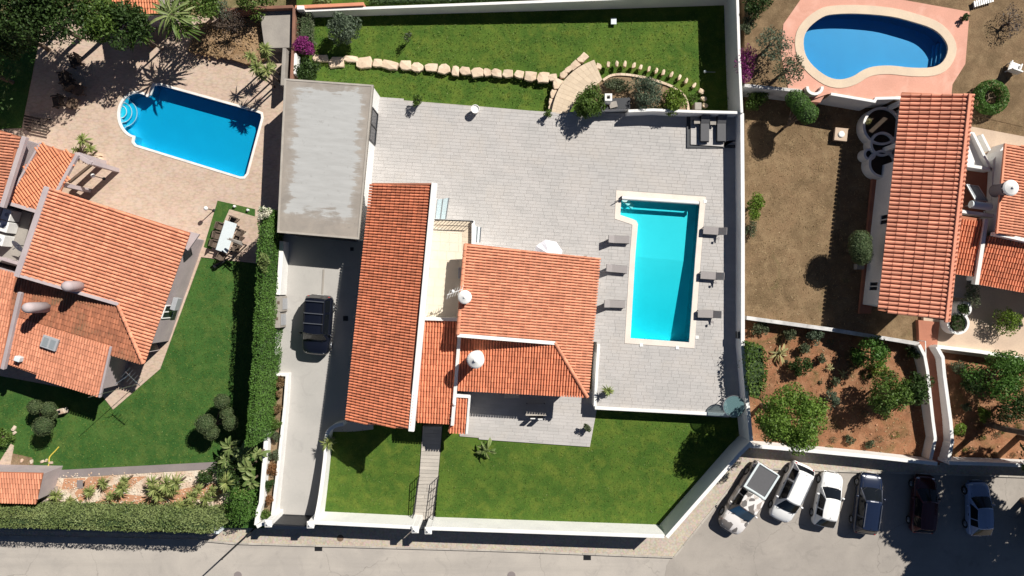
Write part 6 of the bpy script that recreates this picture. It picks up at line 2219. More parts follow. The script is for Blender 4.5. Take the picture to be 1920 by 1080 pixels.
tag(MB().box((p.x, p.y, -0.85), (0.55, 0.4, 0.5)).build('garden_box', M['grey_concrete'], None, bevel=0.03), 'small grey box below the clipped tree by the house wall', 'box')
MB().prism(ccw(ats([(1640, 300), (1664, 300), (1634, 588), (1612, 588)], -1.0)), -1.3, -1.04).build('plinth_paving', M['stair'], hr)
# curved planters
for x, y, r_, zt_, lb in ((1654, 236, 36, -0.35, 'largest curved white planter in the shade of the right house'), (1655, 270, 23, -0.3, 'second curved white planter in the shade of the right house'),
                          (1631, 289, 11.5, -0.4, 'smallest round white planter in the shade of the right house'), (1655, 307, 26, -0.25, 'lowest curved white planter in the shade of the right house'),
                          (1797, 606, 21, -0.15, 'large round white planter at the head of the pink stairs'), (1808, 579, 14, 0.1, 'smaller round white planter against the house corner')):
    c = at(x, y, zt_)
    o = empty('planter', (c.x, c.y, -1), lb, 'planter', 'round white planters of the right house')
    rr = r_ / S
    ri = ccw([Vector((c.x + (rr - 0.16) * math.cos(2 * math.pi * i / 40), c.y + (rr - 0.16) * math.sin(2 * math.pi * i / 40), 0)) for i in range(40)])
    MB().ring(ri, offset(ri, 0.17), -1.3, zt_).build('rim', M['white'], o)
    MB().prism(ri, -1.25, zt_ - 0.2).build('soil', M['soil'], o)
# well cover with white disc
c = at(1577, 252, -0.9)
o = empty('well_cover', (c.x, c.y, -1.1), 'square concrete cover with a round white lid on the dry lawn', 'well cover')
MB().box((c.x, c.y, -1.0), (0.95, 0.95, 0.24), R(-6)).build('slab', M['tan_pave'], o, bevel=0.03)
MB().lathe((c.x, c.y, -0.88), [(0.23, 0), (0.23, 0.05), (0.18, 0.08)], 20).build('lid', M['white'], o)
# salmon ramp beside the retaining wall
slab('terrace_ramp', M['salmon'], [(1553, 168, 0.7), (1523, 168, 0.7), (1512, 190, 0.5), (1538, 192, 0.5)], label='short salmon ramp below the kidney pool terrace', cat='ramp')
# pool steps
for i, x in enumerate((1771, 1763, 1755)):
    a, b = at(x, 80 + i * 2, 0.6 - 0.22 * (i + 1)), at(x - 6, 124, 0.6 - 0.22 * (i + 1))
    MB().bar(a - Vector((0, 0, .5)), b - Vector((0, 0, .5)), 0.3, 1.0).build('pool_step', M['pool_royal'], kid_pool)
lsx = at(224, 213, -1.3)
for i, r_ in enumerate((26, 19, 12)):
    vs = [Vector((at(224, 213).x, at(224, 213).y, 0))]
    pts = [at(224 + r_ * math.cos(R(a)), 209 + r_ * math.sin(R(a)), -1.2) for a in range(-75, 76, 10)]
    poly = ccw([Vector((q.x, q.y, 0)) for q in pts] + [Vector((at(224, 213, -1.2).x, at(224, 213, -1.2).y, 0))])
    zt_ = -1.9 + 0.2 * (i + 1)
    MB().prism(poly, -2.1, zt_).build('pool_step', M['pool_blue'], left_pool)
    MB().path([Vector((q.x, q.y, zt_ + 0.01)) for q in pts], 0.028, 5).build('step_edge', M['coping_white'], left_pool)
# white garden chair and a white deck item
def white_chair(x, y, a, lb):
    p = at(x, y, 1.0)
    o = empty('garden_chair', (p.x, p.y, 0.62), lb, 'chair')
    cs, sn = math.cos(a), math.sin(a)
    W = lambda u, v: (p.x + u * cs - v * sn, p.y + u * sn + v * cs)
    MB().box((*W(0, 0), 1.0), (0.7, 0.75, 0.08), a).build('seat', M['white_plastic'], o, bevel=0.02)
    MB().box((*W(-0.36, 0), 1.28), (0.1, 0.75, 0.6), a).build('backrest', M['white_plastic'], o, bevel=0.02)
    for s in (-.36, .36):
        MB().box((*W(0, s), 1.18), (0.7, 0.08, 0.06), a).build('armrest', M['white_plastic'], o)
    for u in (-.3, .3):
        for v in (-.3, .3):
            MB().box((*W(u, v), 0.79), (0.06, 0.06, 0.36)).build('leg', M['white_plastic'], o)


white_chair(1901, 127, R(70), 'white garden chair on the dry garden at the right edge')
p = at(1842, 4, 0.8)
o = empty('deck_lounger', (p.x, p.y, 0.62), 'white slatted lounger above the salmon terrace', 'sun lounger')
for i in range(9):
    MB().box((p.x - 0.62 + i * 0.155, p.y + (i - 4) * 0.045, 0.92), (0.1, 0.42, 0.04), R(70 - 60)).build('slat', M['white_plastic'], o)
for sx in (-.55, .55):
    MB().box((p.x + sx, p.y + sx * .3, 0.76), (0.06, 0.4, 0.28), R(10)).build('leg', M['white_plastic'], o)

# ================================================================ VEHICLES
def paint(name, c, metal=0.3, rough=0.28):
    m, nt, bs = new_mat(name)
    v = mix(nt, 0.12, c, ramp(nt, noise(nt, objcoord(nt), 3, 4), [(0.3, 0.5), (0.7, 1.0)]), 'MULTIPLY')
    nt.links.new(v, bs.inputs['Base Color'])
    bs.inputs['Metallic'].default_value = metal
    bs.inputs['Roughness'].default_value = rough
    bs.inputs['Coat Weight'].default_value = 0.7
    bs.inputs['Coat Roughness'].default_value = 0.05
    return m


def camo_mat():
    m, nt, bs = new_mat('angular_camouflage_wrap')
    v = nd(nt, 'ShaderNodeTexVoronoi', i_Scale=2.3)
    mp = nd(nt, 'ShaderNodeMapping')
    mp.inputs['Scale'].default_value = (1, 1.4, 0.25)
    nt.links.new(objcoord(nt), mp.inputs['Vector'])
    nt.links.new(mp.outputs[0], v.inputs['Vector'])
    s = nd(nt, 'ShaderNodeSeparateColor')
    nt.links.new(v.outputs['Color'], s.inputs[0])
    r = nd(nt, 'ShaderNodeValToRGB')
    r.color_ramp.interpolation = 'CONSTANT'
    stops = [(0.0, (0.72, 0.69, 0.67, 1)), (0.32, (0.55, 0.50, 0.46, 1)), (0.46, (0.74, 0.70, 0.68, 1)), (0.56, (0.17, 0.155, 0.145, 1)), (0.82, (0.38, 0.32, 0.28, 1)), (0.94, (0.42, 0.2, 0.16, 1))]
    r.color_ramp.elements.remove(r.color_ramp.elements[-1])
    for i, (p_, c_) in enumerate(stops):
        e = r.color_ramp.elements[0] if i == 0 else r.color_ramp.elements.new(p_)
        e.position = p_
        e.color = c_
    nt.links.new(s.outputs[0], r.inputs[0])
    nt.links.new(r.outputs[0], bs.inputs['Base Color'])
    bs.inputs['Roughness'].default_value = 0.35
    bs.inputs['Coat Weight'].default_value = 0.4
    return m


white_p = paint('white_car_paint', (0.80, 0.80, 0.79, 1), 0.0)
cars = []
o = car('parked_car', 'black off-road car with silver roof bars on the driveway', paint('black_car_paint', (0.007, 0.009, 0.018, 1), 0.2, 0.3), 4.25, 1.95, 1.86, 'suv', rails='bars', group='')
park(o, 596, 609, -0.52, (-9, 110))
o.rotation_euler = (0, R(2.2), o.rotation_euler.z)
blue_glass = plain('sky_blue_windscreen', (0.03, 0.13, 0.24, 1), 0.08, 0.0, 0.3)
park(car('pickup_truck', 'silver pickup truck in angular camouflage with dark bed cover', camo_mat(), 5.5, 1.98, 1.78, 'pickup', glass=blue_glass, cat='pickup truck'), 1401, 935, -1.57, (-74, 118))
park(car('parked_car', 'white family car between pickup and small white hatchback', white_p, 4.45, 1.78, 1.62, 'mpv', rails='rails'), 1484, 924, -1.57, (-48, 104))
park(car('parked_car', 'small white hatchback parked nose in to the wall', white_p, 3.95, 1.68, 1.50, 'mini'), 1553, 937, -1.57, (20, -98))
park(car('parked_car', 'dark blue hatchback next to the small white one', paint('navy_car_paint', (0.010, 0.018, 0.045, 1), 0.1), 4.4, 1.78, 1.50, 'hatch', rails='rails'), 1628, 945, -1.57, (15, -108))
park(car('parked_car', 'dark red car standing fully in the tree shade', paint('maroon_car_paint', (0.07, 0.008, 0.012, 1), 0.3), 4.2, 1.72, 1.48, 'hatch'), 1733, 946, -1.57, (8, -106))
park(car('parked_car', 'light blue saloon at the right in dappled shade', paint('blue_car_paint', (0.30, 0.38, 0.56, 1), 0.1), 3.9, 1.66, 1.45, 'mini'), 1836, 954, -1.57, (-2, -100))
park(car('parked_car', 'grey car cut off by the right edge of the picture', paint('grey_car_paint', (0.12, 0.12, 0.13, 1), 0.5), 4.2, 1.74, 1.5, 'hatch'), 1964, 978, -1.57, (-4, -100))

# ================================================================ PLANTS
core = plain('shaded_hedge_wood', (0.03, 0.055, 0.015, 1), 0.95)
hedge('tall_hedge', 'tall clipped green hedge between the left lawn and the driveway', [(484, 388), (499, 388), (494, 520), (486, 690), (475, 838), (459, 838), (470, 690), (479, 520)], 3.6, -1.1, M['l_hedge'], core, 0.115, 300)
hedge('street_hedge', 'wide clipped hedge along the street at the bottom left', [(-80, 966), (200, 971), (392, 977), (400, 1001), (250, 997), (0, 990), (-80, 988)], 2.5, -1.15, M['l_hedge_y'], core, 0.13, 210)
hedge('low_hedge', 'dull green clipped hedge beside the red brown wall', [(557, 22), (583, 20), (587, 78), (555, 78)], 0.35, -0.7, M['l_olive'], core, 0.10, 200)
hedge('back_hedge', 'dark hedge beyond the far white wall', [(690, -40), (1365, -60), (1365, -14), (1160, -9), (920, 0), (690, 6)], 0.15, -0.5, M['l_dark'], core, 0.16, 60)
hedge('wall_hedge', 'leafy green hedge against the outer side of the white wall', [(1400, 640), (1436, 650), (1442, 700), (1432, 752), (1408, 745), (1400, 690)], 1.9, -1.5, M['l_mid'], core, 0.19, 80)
c = at(382, 1006, 0.2)
wall('hedge_wall', 'low grey wall under the end of the street hedge', [(-60, 990), (200, 997), (398, 1003)], -0.4, -2.0, 0.2, M['grey_concrete'])
p = at(404, 997, -0.3)
tag(MB().box((p.x, p.y, -0.9), (0.45, 0.35, 1.2)).build('utility_box', M['awning'], None, bevel=0.03), 'pale utility box at the end of the street hedge', 'box')

tree('flowering_shrub', 'magenta bougainvillea at the end of the dull hedge', 'shrub', 570, 89, 18, -0.6, 0.2, M['l_magenta'], 2600, 0.12, 16)
tree('dark_shrub', 'dark green shrub behind the garage corner', 'shrub', 577, 128, 21, -0.6, 0.2, M['l_dark'], 2600, 0.15, 16)
tree('grey_tree', 'grey green young tree on the upper lawn', 'tree', 643, 53, 31, -0.7, 0.9, M['l_grey'], 3000, 0.17, 22, sub=0.32, ry=30)
tree('small_plant', 'thin seedling casting a shadow on the upper lawn', 'plant', 763, 70, 11, -0.8, 0.1, M['l_olive'], 260, 0.12, 7, tr=0.03)
tree('potted_shrub', 'bushy plant in the pot by the garage side', 'plant', 783, 190, 11, 0.4, 0.75, M['l_mid'], 420, 0.13, 7, tr=0.03)
tree('potted_shrub', 'small leafy plant at the foot of the sand ramp', 'plant', 1027, 212, 8, 0.35, 0.6, M['l_mid'], 260, 0.11, 6, tr=0.03)
tree('round_shrub', 'large dark round shrub beside the barbecue', 'shrub', 1108, 193, 29, -0.2, 1.15, M['l_mid'], 3600, 0.17, 24)
tree('olive_tree', 'silvery olive shrub in the bed behind the white wall', 'shrub', 1212, 176, 29, -0.3, 1.0, M['l_grey'], 3800, 0.14, 24)
tree('bright_shrub', 'bright green leafy shrub at the right of the bed', 'shrub', 1264, 190, 25, -0.3, 0.75, M['l_bright'], 2600, 0.17, 20)
tree('ground_plants', 'loose low plants at the left of the barbecue bed', 'plants', 1156, 160, 24, -0.3, -0.05, M['l_olive'], 1500, 0.13, 14, squash=0.5, ry=13)
tree('ground_plants', 'low weeds at the right end of the bed kerb', 'plants', 1299, 186, 11, -0.9, -0.7, M['l_mid'], 500, 0.12, 8, squash=0.6)
rosettes('palm', 'small yellowish palm in a pot on the pool patio', 'palm', [(1140, 733, 13, 0.3, 0.75)], M['l_yucca'], 40, 0.07)
tree('potted_shrub', 'small round plant at the corner of the lower terrace', 'plant', 1101, 802, 8, -0.6, -0.3, M['l_olive'], 360, 0.12, 7, tr=0.03)
fronds('leafy_plant', 'pale green leafy plant on the large front lawn', 'plant', 913, 844, 21, -1.0, -0.3, M['l_banana'], 15, lw=0.13)
rosettes('spiky_plant', 'spiky plant leaning over the curved driveway wall', 'plant', [(615, 832, 17, -1.0, 0.1), (618, 827, 13, -1.0, 0.2)], M['l_yucca'], 50, 0.05)
# planting strip beside the driveway
for i, (x, y, r_, mt, lb) in enumerate([(524, 717, 10, 'l_dry', 'topmost dry brown shrub in the driveway planting strip'), (519, 765, 10, 'l_dry', 'second dry brown shrub in the driveway planting strip'), (515, 792, 12, 'l_mid', 'green shrub below two dry ones in the planting strip'),
                                        (517, 819, 9, 'l_olive', 'olive shrub in the middle of the planting strip'), (512, 853, 11, 'l_olive', 'grey green shrub opposite the big leaved plants'), (509, 880, 12, 'l_rust', 'rusty dark shrub low in the planting strip'),
                                        (504, 910, 11, 'l_dark', 'dark spiky shrub low in the planting strip'), (505, 938, 8, 'l_rust', 'last rusty shrub above the round green one'), (501, 966, 11, 'l_mid', 'round green ball shrub beside the gate pillar'),
                                        (522, 740, 6, 'l_dry', 'tiny dry tuft between the two brown shrubs')]):
    tree('strip_shrub', lb, 'shrub', x, y, r_, -0.5, -0.15, M[mt], 900, 0.10, 12, group='shrubs in the driveway planting strip', tr=0.03)
# left plot, tall yuccas by the concrete terrace
rosettes('tall_yucca', 'tall yucca clump beside the concrete terrace', 'yucca', [(497, 92, 15, -0.6, 1.9), (499, 105, 12, -0.6, 1.3), (470, 106, 15, -0.7, 1.7), (482, 128, 17, -1.0, 1.9), (500, 132, 17, -1.0, 2.1), (490, 142, 14, -1.0, 1.6), (508, 125, 11, -1.0, 1.6)], M['l_yucca'], 60, 0.06)
rosettes('palm', 'yellow green palm cluster at the corner of the mauve house', 'palm', [(155, 263, 15, -1, 0.1), (169, 279, 12, -1, -0.2), (141, 281, 9, -1, -0.5)], M['l_yucca'], 46, 0.08)
o = empty('bare_tree', (at(450, 66, -.6).x, at(450, 66, -.6).y, -0.6), 'dark leafless tree on the stony slope', 'tree')
b = at(450, 66, -0.6)
mb = MB().tube(b, b + Vector((-.15, .25, 1.3)), 0.07, 0.05, 7)
for i in range(26):
    a = rng.uniform(0, 2 * math.pi)
    s = b + Vector((-.15, .25, rng.uniform(.8, 1.3)))
    e = s + Vector((math.cos(a) * rng.uniform(.5, 1.3), math.sin(a) * rng.uniform(.4, 1.0) + 0.2, rng.uniform(.2, 1.3)))
    mb.tube(s, e, 0.03, 0.012, 5)
    for j in range(3):
        m_ = s.lerp(e, rng.uniform(.4, 1))
        mb.tube(m_, m_ + Vector((rng.uniform(-.4, .4), rng.uniform(-.4, .4), rng.uniform(0, .4))), 0.014, 0.006, 4)
mb.build('branches', M['bark'], o)
foliage('dead_leaves', [(b.x - .2, b.y + .35, 1.2, 1.2, 0.9, 0.6)], 420, 0.10, M['l_twig'], o, 0.4)
# topiary
def topiary(name, lb, balls, zg, mat=None, base=None, n=900, leaf=0.085):
    """Cloud-pruned tree: leafy balls (x, y, r px, height) on forked stems."""
    bx, by = base
    b0 = at(bx, by, zg)
    o = empty(name, (b0.x, b0.y, zg), lb, 'topiary')
    tk = MB()
    mid = Vector((b0.x, b0.y, zg + 0.5))
    tk.tube((b0.x, b0.y, zg - 0.1), mid, 0.11, 0.08, 8)
    for x, y, r_, z in balls:
        c = at(x, y, z)
        rr = r_ / S * (1 - z / CH)
        tk.tube(mid, (c.x, c.y, z - rr * 0.3), 0.07, 0.05, 7)
        tint_shift = rng.random()
        P = nrg.normal(0, 1, (n, 3))
        P /= np.linalg.norm(P, axis=1, keepdims=True)
        k = 1 + 0.05 * np.sin(P[:, :1] * 7 + 3 * tint_shift) * np.sin(P[:, 1:2] * 6) - 0.14 * nrg.random((n, 1)) ** 2
        Q = P * k * np.array([rr, rr, rr * 0.85]) + np.array([c.x, c.y, z])
        link('leaf_ball', np_mesh('leaf_ball', leaf_quads(Q, P, leaf, 0.6, 0.6), 4, mat or M['l_topiary'], np.clip(nrg.normal(0.45, 0.3, n), 0, 1)), o)
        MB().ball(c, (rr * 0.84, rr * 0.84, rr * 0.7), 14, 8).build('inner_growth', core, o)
    tk.build('trunk', M['bark'], o)
    return o


topiary('topiary', 'cloud pruned tree with grey green balls at the left lawn', [(66, 763, 14, 0.5), (91, 767, 14, 0.6), (81, 799, 19, 0.9), (99, 778, 9, 0.2)], -1.06, base=(88, 783), n=1300)
topiary('topiary', 'cloud pruned tree with five balls near the tall hedge', [(416, 753, 15, 0.8), (425, 776, 13, 0.6), (432, 793, 15, 0.7), (385, 795, 19, 1.0), (396, 811, 15, 0.7)], -1.06, base=(410, 793), n=1300)
tree('lawn_shrub', 'rounded green shrub at the left edge of the lawn', 'shrub', 4, 820, 20, -1.06, -0.4, M['l_mid'], 1600, 0.13, 14)
# yuccas of the gravel bed
yd_ = [([(105, 929, 15, -1.03, -0.5)], 'yellowish yucca nearest the heap of rocks'), ([(132, 938, 11, -1.03, -0.7)], 'smallest yucca at the lower left of the gravel bed'), ([(168, 922, 14, -1.03, -0.5)], 'yucca left of the two at the bare clay patch'), ([(194, 906, 14, -1.03, -0.4)], 'yucca nearest the grey garden path'),
       ([(229, 916, 17, -1.03, -0.1), (207, 930, 12, -1.03, -0.6), (232, 900, 11, -1.03, 0.1)], 'double yucca in the middle of the gravel bed'),
       ([(312, 908, 21, -1.03, 0.3), (330, 905, 18, -1.03, 0.4), (290, 918, 19, -1.03, 0.1), (298, 930, 16, -1.03, -.2), (285, 904, 14, -1.03, 0.2), (322, 920, 16, -1.03, .2)], 'largest dense yucca clump of the gravel bed'),
       ([(337, 946, 14, -1.03, -.3), (360, 931, 15, -1.03, -.2), (372, 918, 14, -1.03, 0.0), (358, 946, 12, -1.03, -.4)], 'pale loose yucca clump right of the largest one'),
       ([(425, 905, 20, -1.03, 0.8)], 'big round yucca head beside the tall hedge'), ([(452, 928, 17, -1.03, 0.4), (386, 935, 15, -1.03, 0.0), (399, 921, 13, -1.03, 0.1)], 'yuccas at the dark right end of the bed')]
for hd, lb in yd_:
    rosettes('yucca', lb, 'yucca', hd, M['l_yucca'], 60, 0.055, group='yuccas in the gravel bed')
for x, y, r_, z, lb in ((433, 838, 24, 0.6, 'big leaved banana plant at the corner of the lawn'), (455, 852, 25, 1.0, 'big leaved banana plant beside the tall hedge'), (462, 878, 24, 0.9, 'big leaved banana plant over the gravel bed'), (425, 862, 20, 0.4, 'big leaved banana plant at the end of the grey path'), (484, 850, 18, 1.3, 'big leaved plant leaning over the planting strip wall'), (470, 902, 20, .8, 'lowest big leaved plant at the end of the tall hedge')):
    fronds('banana_plant', lb, 'banana plant', x, y, r_, -1.05, z, M['l_banana'], 16, group='big leaved plants by the tall hedge')
tree('dark_bush', 'dark leafy bush under the banana plants', 'shrub', 440, 880, 36, -1.05, 0.0, M['l_dark'], 3400, 0.16, 20)
tree('dark_bush', 'dark green bush at the foot of the gravel bed corner', 'shrub', 455, 945, 32, -1.05, 0.3, M['l_hedge'], 3400, 0.15, 20)
tree('dark_bush', 'small dark bush in front of the white gravel', 'shrub', 388, 890, 15, -1.05, -0.3, M['l_dark'], 900, 0.14, 10)
# white flowering plants on the tall hedge
tree('flowering_shrub', 'white flowering plant at the upper end of the tall hedge', 'shrub', 492, 397, 15, 2.6, 3.75, M['l_flower'], 260, 0.15, 9, ry=14, tr=0.04)
tree('leafy_climber', 'lighter leafy plant half way along the tall hedge', 'shrub', 494, 492, 15, 2.6, 3.6, M['l_banana'], 500, 0.17, 9, tr=0.04)
# dark trees of the top left corner
for x, y, r_, z, mt, n, lb in ((38, 6, 70, 5.0, 'l_dark', 8000, 'large dark tree in the top left corner'), (98, 5, 68, 4.8, 'l_dark', 7000, 'second dark tree from the left along the top edge'), (180, 34, 42, 3.2, 'l_mid', 4200, 'lighter tree left of the bright orange roof'),
                               (235, 50, 40, 2.6, 'l_dark', 3800, 'dark tree in front of the bright orange roof'), (30, 62, 44, 2.2, 'l_dark', 4200, 'dark low tree at the left edge below the corner'), (-60, 120, 80, 3.0, 'l_dark', 3000, 'tree reaching in from the left edge'), (20, -75, 90, 6.2, 'l_dark', 8000, 'tall tree beyond the top left corner')):
    tree('dense_tree', lb, 'tree', x, y, r_, -1.0, z, M[mt], n, 0.22, 26, group='dark trees of the top left corner', tr=0.18)
fronds('palm', 'broad leaved palm right of the bright orange roof', 'palm', 322, 26, 46, -1.0, 3.2, M['l_banana'], 44, lw=0.05)
fronds('palm', 'lower broad leaved palm beside the pink terrace', 'palm', 340, 50, 36, -1.0, 2.4, M['l_mid'], 44, lw=0.05)
fronds('palm', 'dark palm fanning out below the orange roof', 'palm', 262, 64, 34, -1.0, 2.0, M['l_mid'], 40, lw=0.05)
tree('dense_tree', 'mid green tree at the top edge beside the terrace wall', 'tree', 365, 5, 42, -1.0, 1.8, M['l_mid'], 3400, 0.2, 20, group='dark trees of the top left corner')
tree('dense_tree', 'dark bush beyond the terrace wall at the top edge', 'shrub', 480, -4, 34, -0.8, 0.8, M['l_mid'], 2600, 0.17, 16)
tree('grey_shrub', 'greyish shrub beyond the wall at the top edge', 'shrub', 410, 12, 24, -0.8, 0.5, M['l_grey'], 900, 0.15, 12)
tree('garden_plants', 'mixed small plants on the neighbour strip at the top', 'plants', 600, 4, 20, -0.6, -0.2, M['l_hedge_y'], 900, 0.14, 10, squash=.6)

# right plot
tree('feathery_tree', 'grey green feathery tree left of the kidney pool', 'tree', 1448, 82, 34, 0.62, 2.00, M['l_grey'], 1700, 0.14, 20, sub=0.3)
tree('feathery_tree', 'thin olive tree overhanging the salmon terrace', 'tree', 1475, 132, 36, 0.62, 2.20, M['l_olive'], 1500, 0.14, 20, sub=0.3, ry=30)
tree('dark_shrub', 'dark bush at the top edge right of the white wall', 'shrub', 1418, 4, 26, 0.62, 1.40, M['l_dark'], 2000, 0.16, 14)
tree('dark_shrub', 'olive bush against the white wall below the dark one', 'shrub', 1404, 48, 15, 0.62, 1.00, M['l_olive'], 800, 0.14, 10)
tree('flowering_shrub', 'purple bougainvillea against the right boundary wall', 'shrub', 1400, 117, 19, 0.62, 1.10, M['l_magenta'], 1500, 0.12, 12, ry=34)
tree('corner_shrub', 'dark green shrub in the shaded wall corner', 'shrub', 1414, 188, 20, -1.3, -0.3, M['l_mid'], 1700, 0.15, 14)
tree('wall_shrub', 'bright green shrub against the white wall on the dry lawn', 'shrub', 1414, 387, 19, -1.1, -0.1, M['l_bright'], 1700, 0.15, 14, ry=23)
tree('wall_shrub', 'low dry weeds along the wall below the bright shrub', 'shrub', 1408, 430, 12, -1.1, -0.9, M['l_olive'], 500, 0.13, 8, squash=0.5, ry=20)
topiary('topiary', 'leaning clipped tree with two green balls on the dry lawn', [(1491, 186, 18, 1.0), (1500, 196, 19, 1.2), (1514, 213, 20, 1.4), (1507, 205, 19, 1.2)], -1.1, base=(1472, 238), n=1600, mat=M['l_hedge'])
topiary('topiary', 'clipped oval tree against the wall of the right house', [(1613, 452, 21, 1.1), (1616, 478, 20, 1.0), (1613, 465, 22, 1.2)], -1.1, base=(1590, 470), n=1600)
# ring-shaped clipped shrub
c = at(1857, 183, 1.2)
o = empty('ring_shrub', (c.x, c.y, 0.62), 'ring-shaped clipped shrub beside the right house', 'topiary')
n = 5200
a = nrg.uniform(0, 2 * math.pi, n)
b = nrg.uniform(0, 2 * math.pi, n)
rr = 0.36 * (1 - 0.3 * nrg.random(n) ** 2)
R0 = 0.88
Q = np.stack([c.x + (R0 + rr * np.cos(b)) * np.cos(a), c.y + (R0 + rr * np.cos(b)) * np.sin(a), 1.22 + rr * np.sin(b) * 1.1], 1)
N_ = np.stack([np.cos(b) * np.cos(a), np.cos(b) * np.sin(a), np.sin(b)], 1)
link('foliage', np_mesh('foliage', leaf_quads(Q, N_, 0.11, 0.6, 0.7), 4, M['l_hedge'], np.clip(nrg.normal(0.5, .3, n), 0, 1)), o)
MB().tube((c.x, c.y, 0.5), (c.x, c.y, 1.1), 0.09, 0.06, 8).bar((c.x, c.y, 1.05), (c.x + R0, c.y + .1, 1.2), .06, .06).bar((c.x, c.y, 1.05), (c.x - R0 * .6, c.y - R0 * .6, 1.2), .06, .06).bar((c.x, c.y, 1.05), (c.x - .3, c.y + R0, 1.2), .06, .06).build('trunk', M['bark'], o)
tree('sparse_bush', 'sparse dark bush on the dry garden at the top right', 'shrub', 1893, 42, 30, 0.62, 1.30, M['l_twig'], 700, 0.11, 14, sub=0.25, ry=38)
tree('small_plant', 'dark plant at the corner of the salmon terrace', 'plant', 1810, 34, 8, 0.62, 1.00, M['l_dark'], 350, 0.12, 7)
# shrubs in the red garden
big = tree('round_tree', 'big bright green round tree by the street wall', 'tree', 1483, 786, 60, -1.45, 3.7, M['l_round'], 17000, 0.17, 60, sub=0.24, squash=0.95, tr=0.2)
rg = [(1632, 662, 32, 0.0, 'l_hedge', 2600, 'green shrub below the weathered garden wall'), (1604, 668, 16, -0.6, 'l_dark', 900, 'darker shrub left of the green one at the wall'), (1502, 685, 19, -0.7, 'l_dark', 1700, 'round dark shrub alone on the red earth'), (1508, 653, 11, -1.0, 'l_olive', 600, 'small olive shrub near the weathered wall'),
      (1530, 630, 15, -0.9, 'l_grey', 800, 'greyish shrub close to the weathered wall'), (1481, 628, 12, -1.0, 'l_olive', 600, 'small shrub near the left end of the weathered wall'), (1540, 672, 9, -1.1, 'l_olive', 400, 'tiny shrub right of the round dark shrub'), (1663, 740, 39, 0.5, 'l_mid', 4200, 'large mid green tree left of the pink stairs'),
      (1718, 728, 28, 0.3, 'l_dark', 2600, 'dark round tree touching the stair wall'), (1560, 747, 15, -0.9, 'l_grey', 900, 'grey green shrub in the middle of the red earth'), (1716, 658, 14, -0.8, 'l_dark', 900, 'dark shrub at the head of the stair wall'), (1568, 716, 9, -1.1, 'l_olive', 380, 'small shrub between agave and grey shrub'),
      (1595, 825, 10, -1.2, 'l_olive', 300, 'thin weed tuft near the street wall'), (1630, 832, 9, -1.2, 'l_olive', 260, 'thin weed tuft in the shade near the stairs'), (1650, 690, 16, -0.7, 'l_bright', 800, 'bright sprawling shrub below the wall shrub'), (1866, 705, 46, 0.3, 'l_hedge', 4200, 'large green shrub right of the pink stairs'),
      (1826, 712, 24, -0.3, 'l_dark', 1600, 'dark shrub left of the large green one'), (1906, 770, 36, 0.4, 'l_dark', 2600, 'dark shrub at the right edge of the garden'), (1846, 778, 14, -0.8, 'l_bright', 700, 'bright green small shrub on the red earth'), (1800, 806, 14, -0.9, 'l_bright', 700, 'bright weeds beside the right stair wall'),
      (1795, 690, 16, -1.0, 'l_olive', 700, 'olive weeds below the tan court wall'), (1915, 700, 34, 0.2, 'l_hedge', 2600, 'green shrub cut by the right edge'), (1811, 763, 10, -1.1, 'l_olive', 300, 'small tuft beside the right stair wall'), (1425, 615, 16, -1.0, 'l_olive', 700, 'olive weeds under the left end of the weathered wall'),
      (1888, 600, 24, -0.1, 'l_bright', 1500, 'bright green shrub on the tan court')]
for x, y, r_, z, mt, n, lb in rg:
    tree('garden_shrub', lb, 'shrub', x, y, r_, -1.45 if y > 610 else -0.98, z, M[mt], n, 0.14 if r_ < 25 else 0.18, 10 if r_ < 20 else 22, group='shrubs of the red earth garden', sub=0.34, tr=0.05 if r_ < 20 else 0.1)
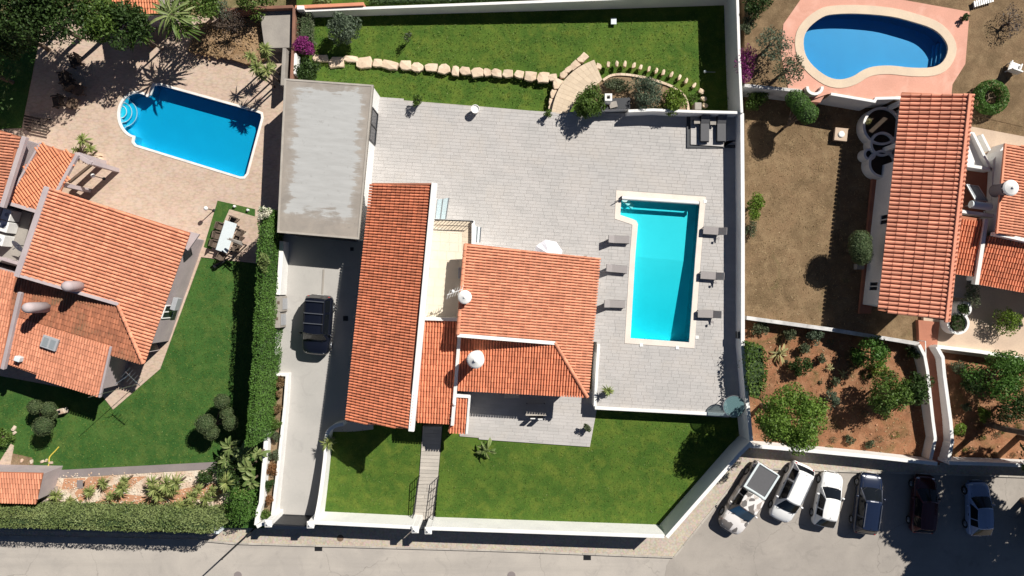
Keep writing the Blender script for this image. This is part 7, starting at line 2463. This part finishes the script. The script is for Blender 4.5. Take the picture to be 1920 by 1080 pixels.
for x, y, r_, lb in ((1461, 664, 22, 'yellowish agave on the red earth'), (1581, 703, 13, 'small yellowish agave on the red earth'), (1555, 689, 9, 'tiny pale agave between two shrubs')):
    fronds('agave', lb, 'agave', x, y, r_, -1.45, -1.25, M['l_agave'], 16, lw=0.10, stem=False)
for x, y, r_, z, lb in ((1797, 606, 16, 0.0, 'dark plants filling the large round planter'), (1808, 579, 10, 0.2, 'dark plants filling the smaller round planter')):
    tree('planter_plants', lb, 'plants', x, y, r_, z - .25, z + .05, M['l_dark'], 700, 0.11, 10, squash=.5, tr=0.03)
tree('planter_plants', 'loose greenery climbing by the porch of the right house', 'plants', 1822, 545, 20, -0.9, 0.4, M['l_olive'], 700, 0.13, 10, ry=28)
tree('planter_plants', 'pale plant in the largest shaded planter', 'plants', 1628, 228, 8, -0.6, -0.35, M['l_agave'], 120, 0.14, 5, tr=0.03)
# street trees standing right of the picture, whose shade falls on the parked cars
for x, y, r_, z, lb in ((2080, 868, 128, 6.0, 'tall street tree beyond the right edge, upper'), (2182, 967, 95, 6.0, 'tall street tree beyond the right edge, lower'), (2006, 838, 68, 6.0, 'slender street tree beyond the right edge'), (2090, 1010, 80, 6.0, 'street tree beyond the lower right corner')):
    tree('street_tree', lb, 'tree', x, y, r_, -1.5, z, M['l_dark'], 11000, 0.42, 40, group='street trees beyond the right edge', sub=0.28, tr=0.25, squash=0.5)

for i in range(46):
    if i < 32:
        x, y = rng.uniform(1440, 1735), rng.uniform(628, 845)
        if (x - 1482) ** 2 + (y - 785) ** 2 < 70 ** 2:
            continue
    else:
        x, y = rng.uniform(1795, 1915), rng.uniform(690, 855)
    p = at(x, y, -1.4)
    r_ = rng.uniform(0.14, 0.36)
    mt = rng.choice(['l_olive', 'l_dry', 'l_olive', 'l_mid'])
    o = empty('scrub_tuft', (p.x, p.y, -1.45), f"low {dict(l_olive='olive grey', l_dry='dry brown', l_mid='green')[mt]} scrub tuft on the red earth {'left' if i < 32 else 'right'} of the pink stairs", 'scrub', 'scrub tufts on the red earth')
    foliage('tuft', [(p.x, p.y, -1.42 + r_ * .25, r_, r_ * .85, r_ * .55)], 110, 0.11, M[mt], o, 0.3)
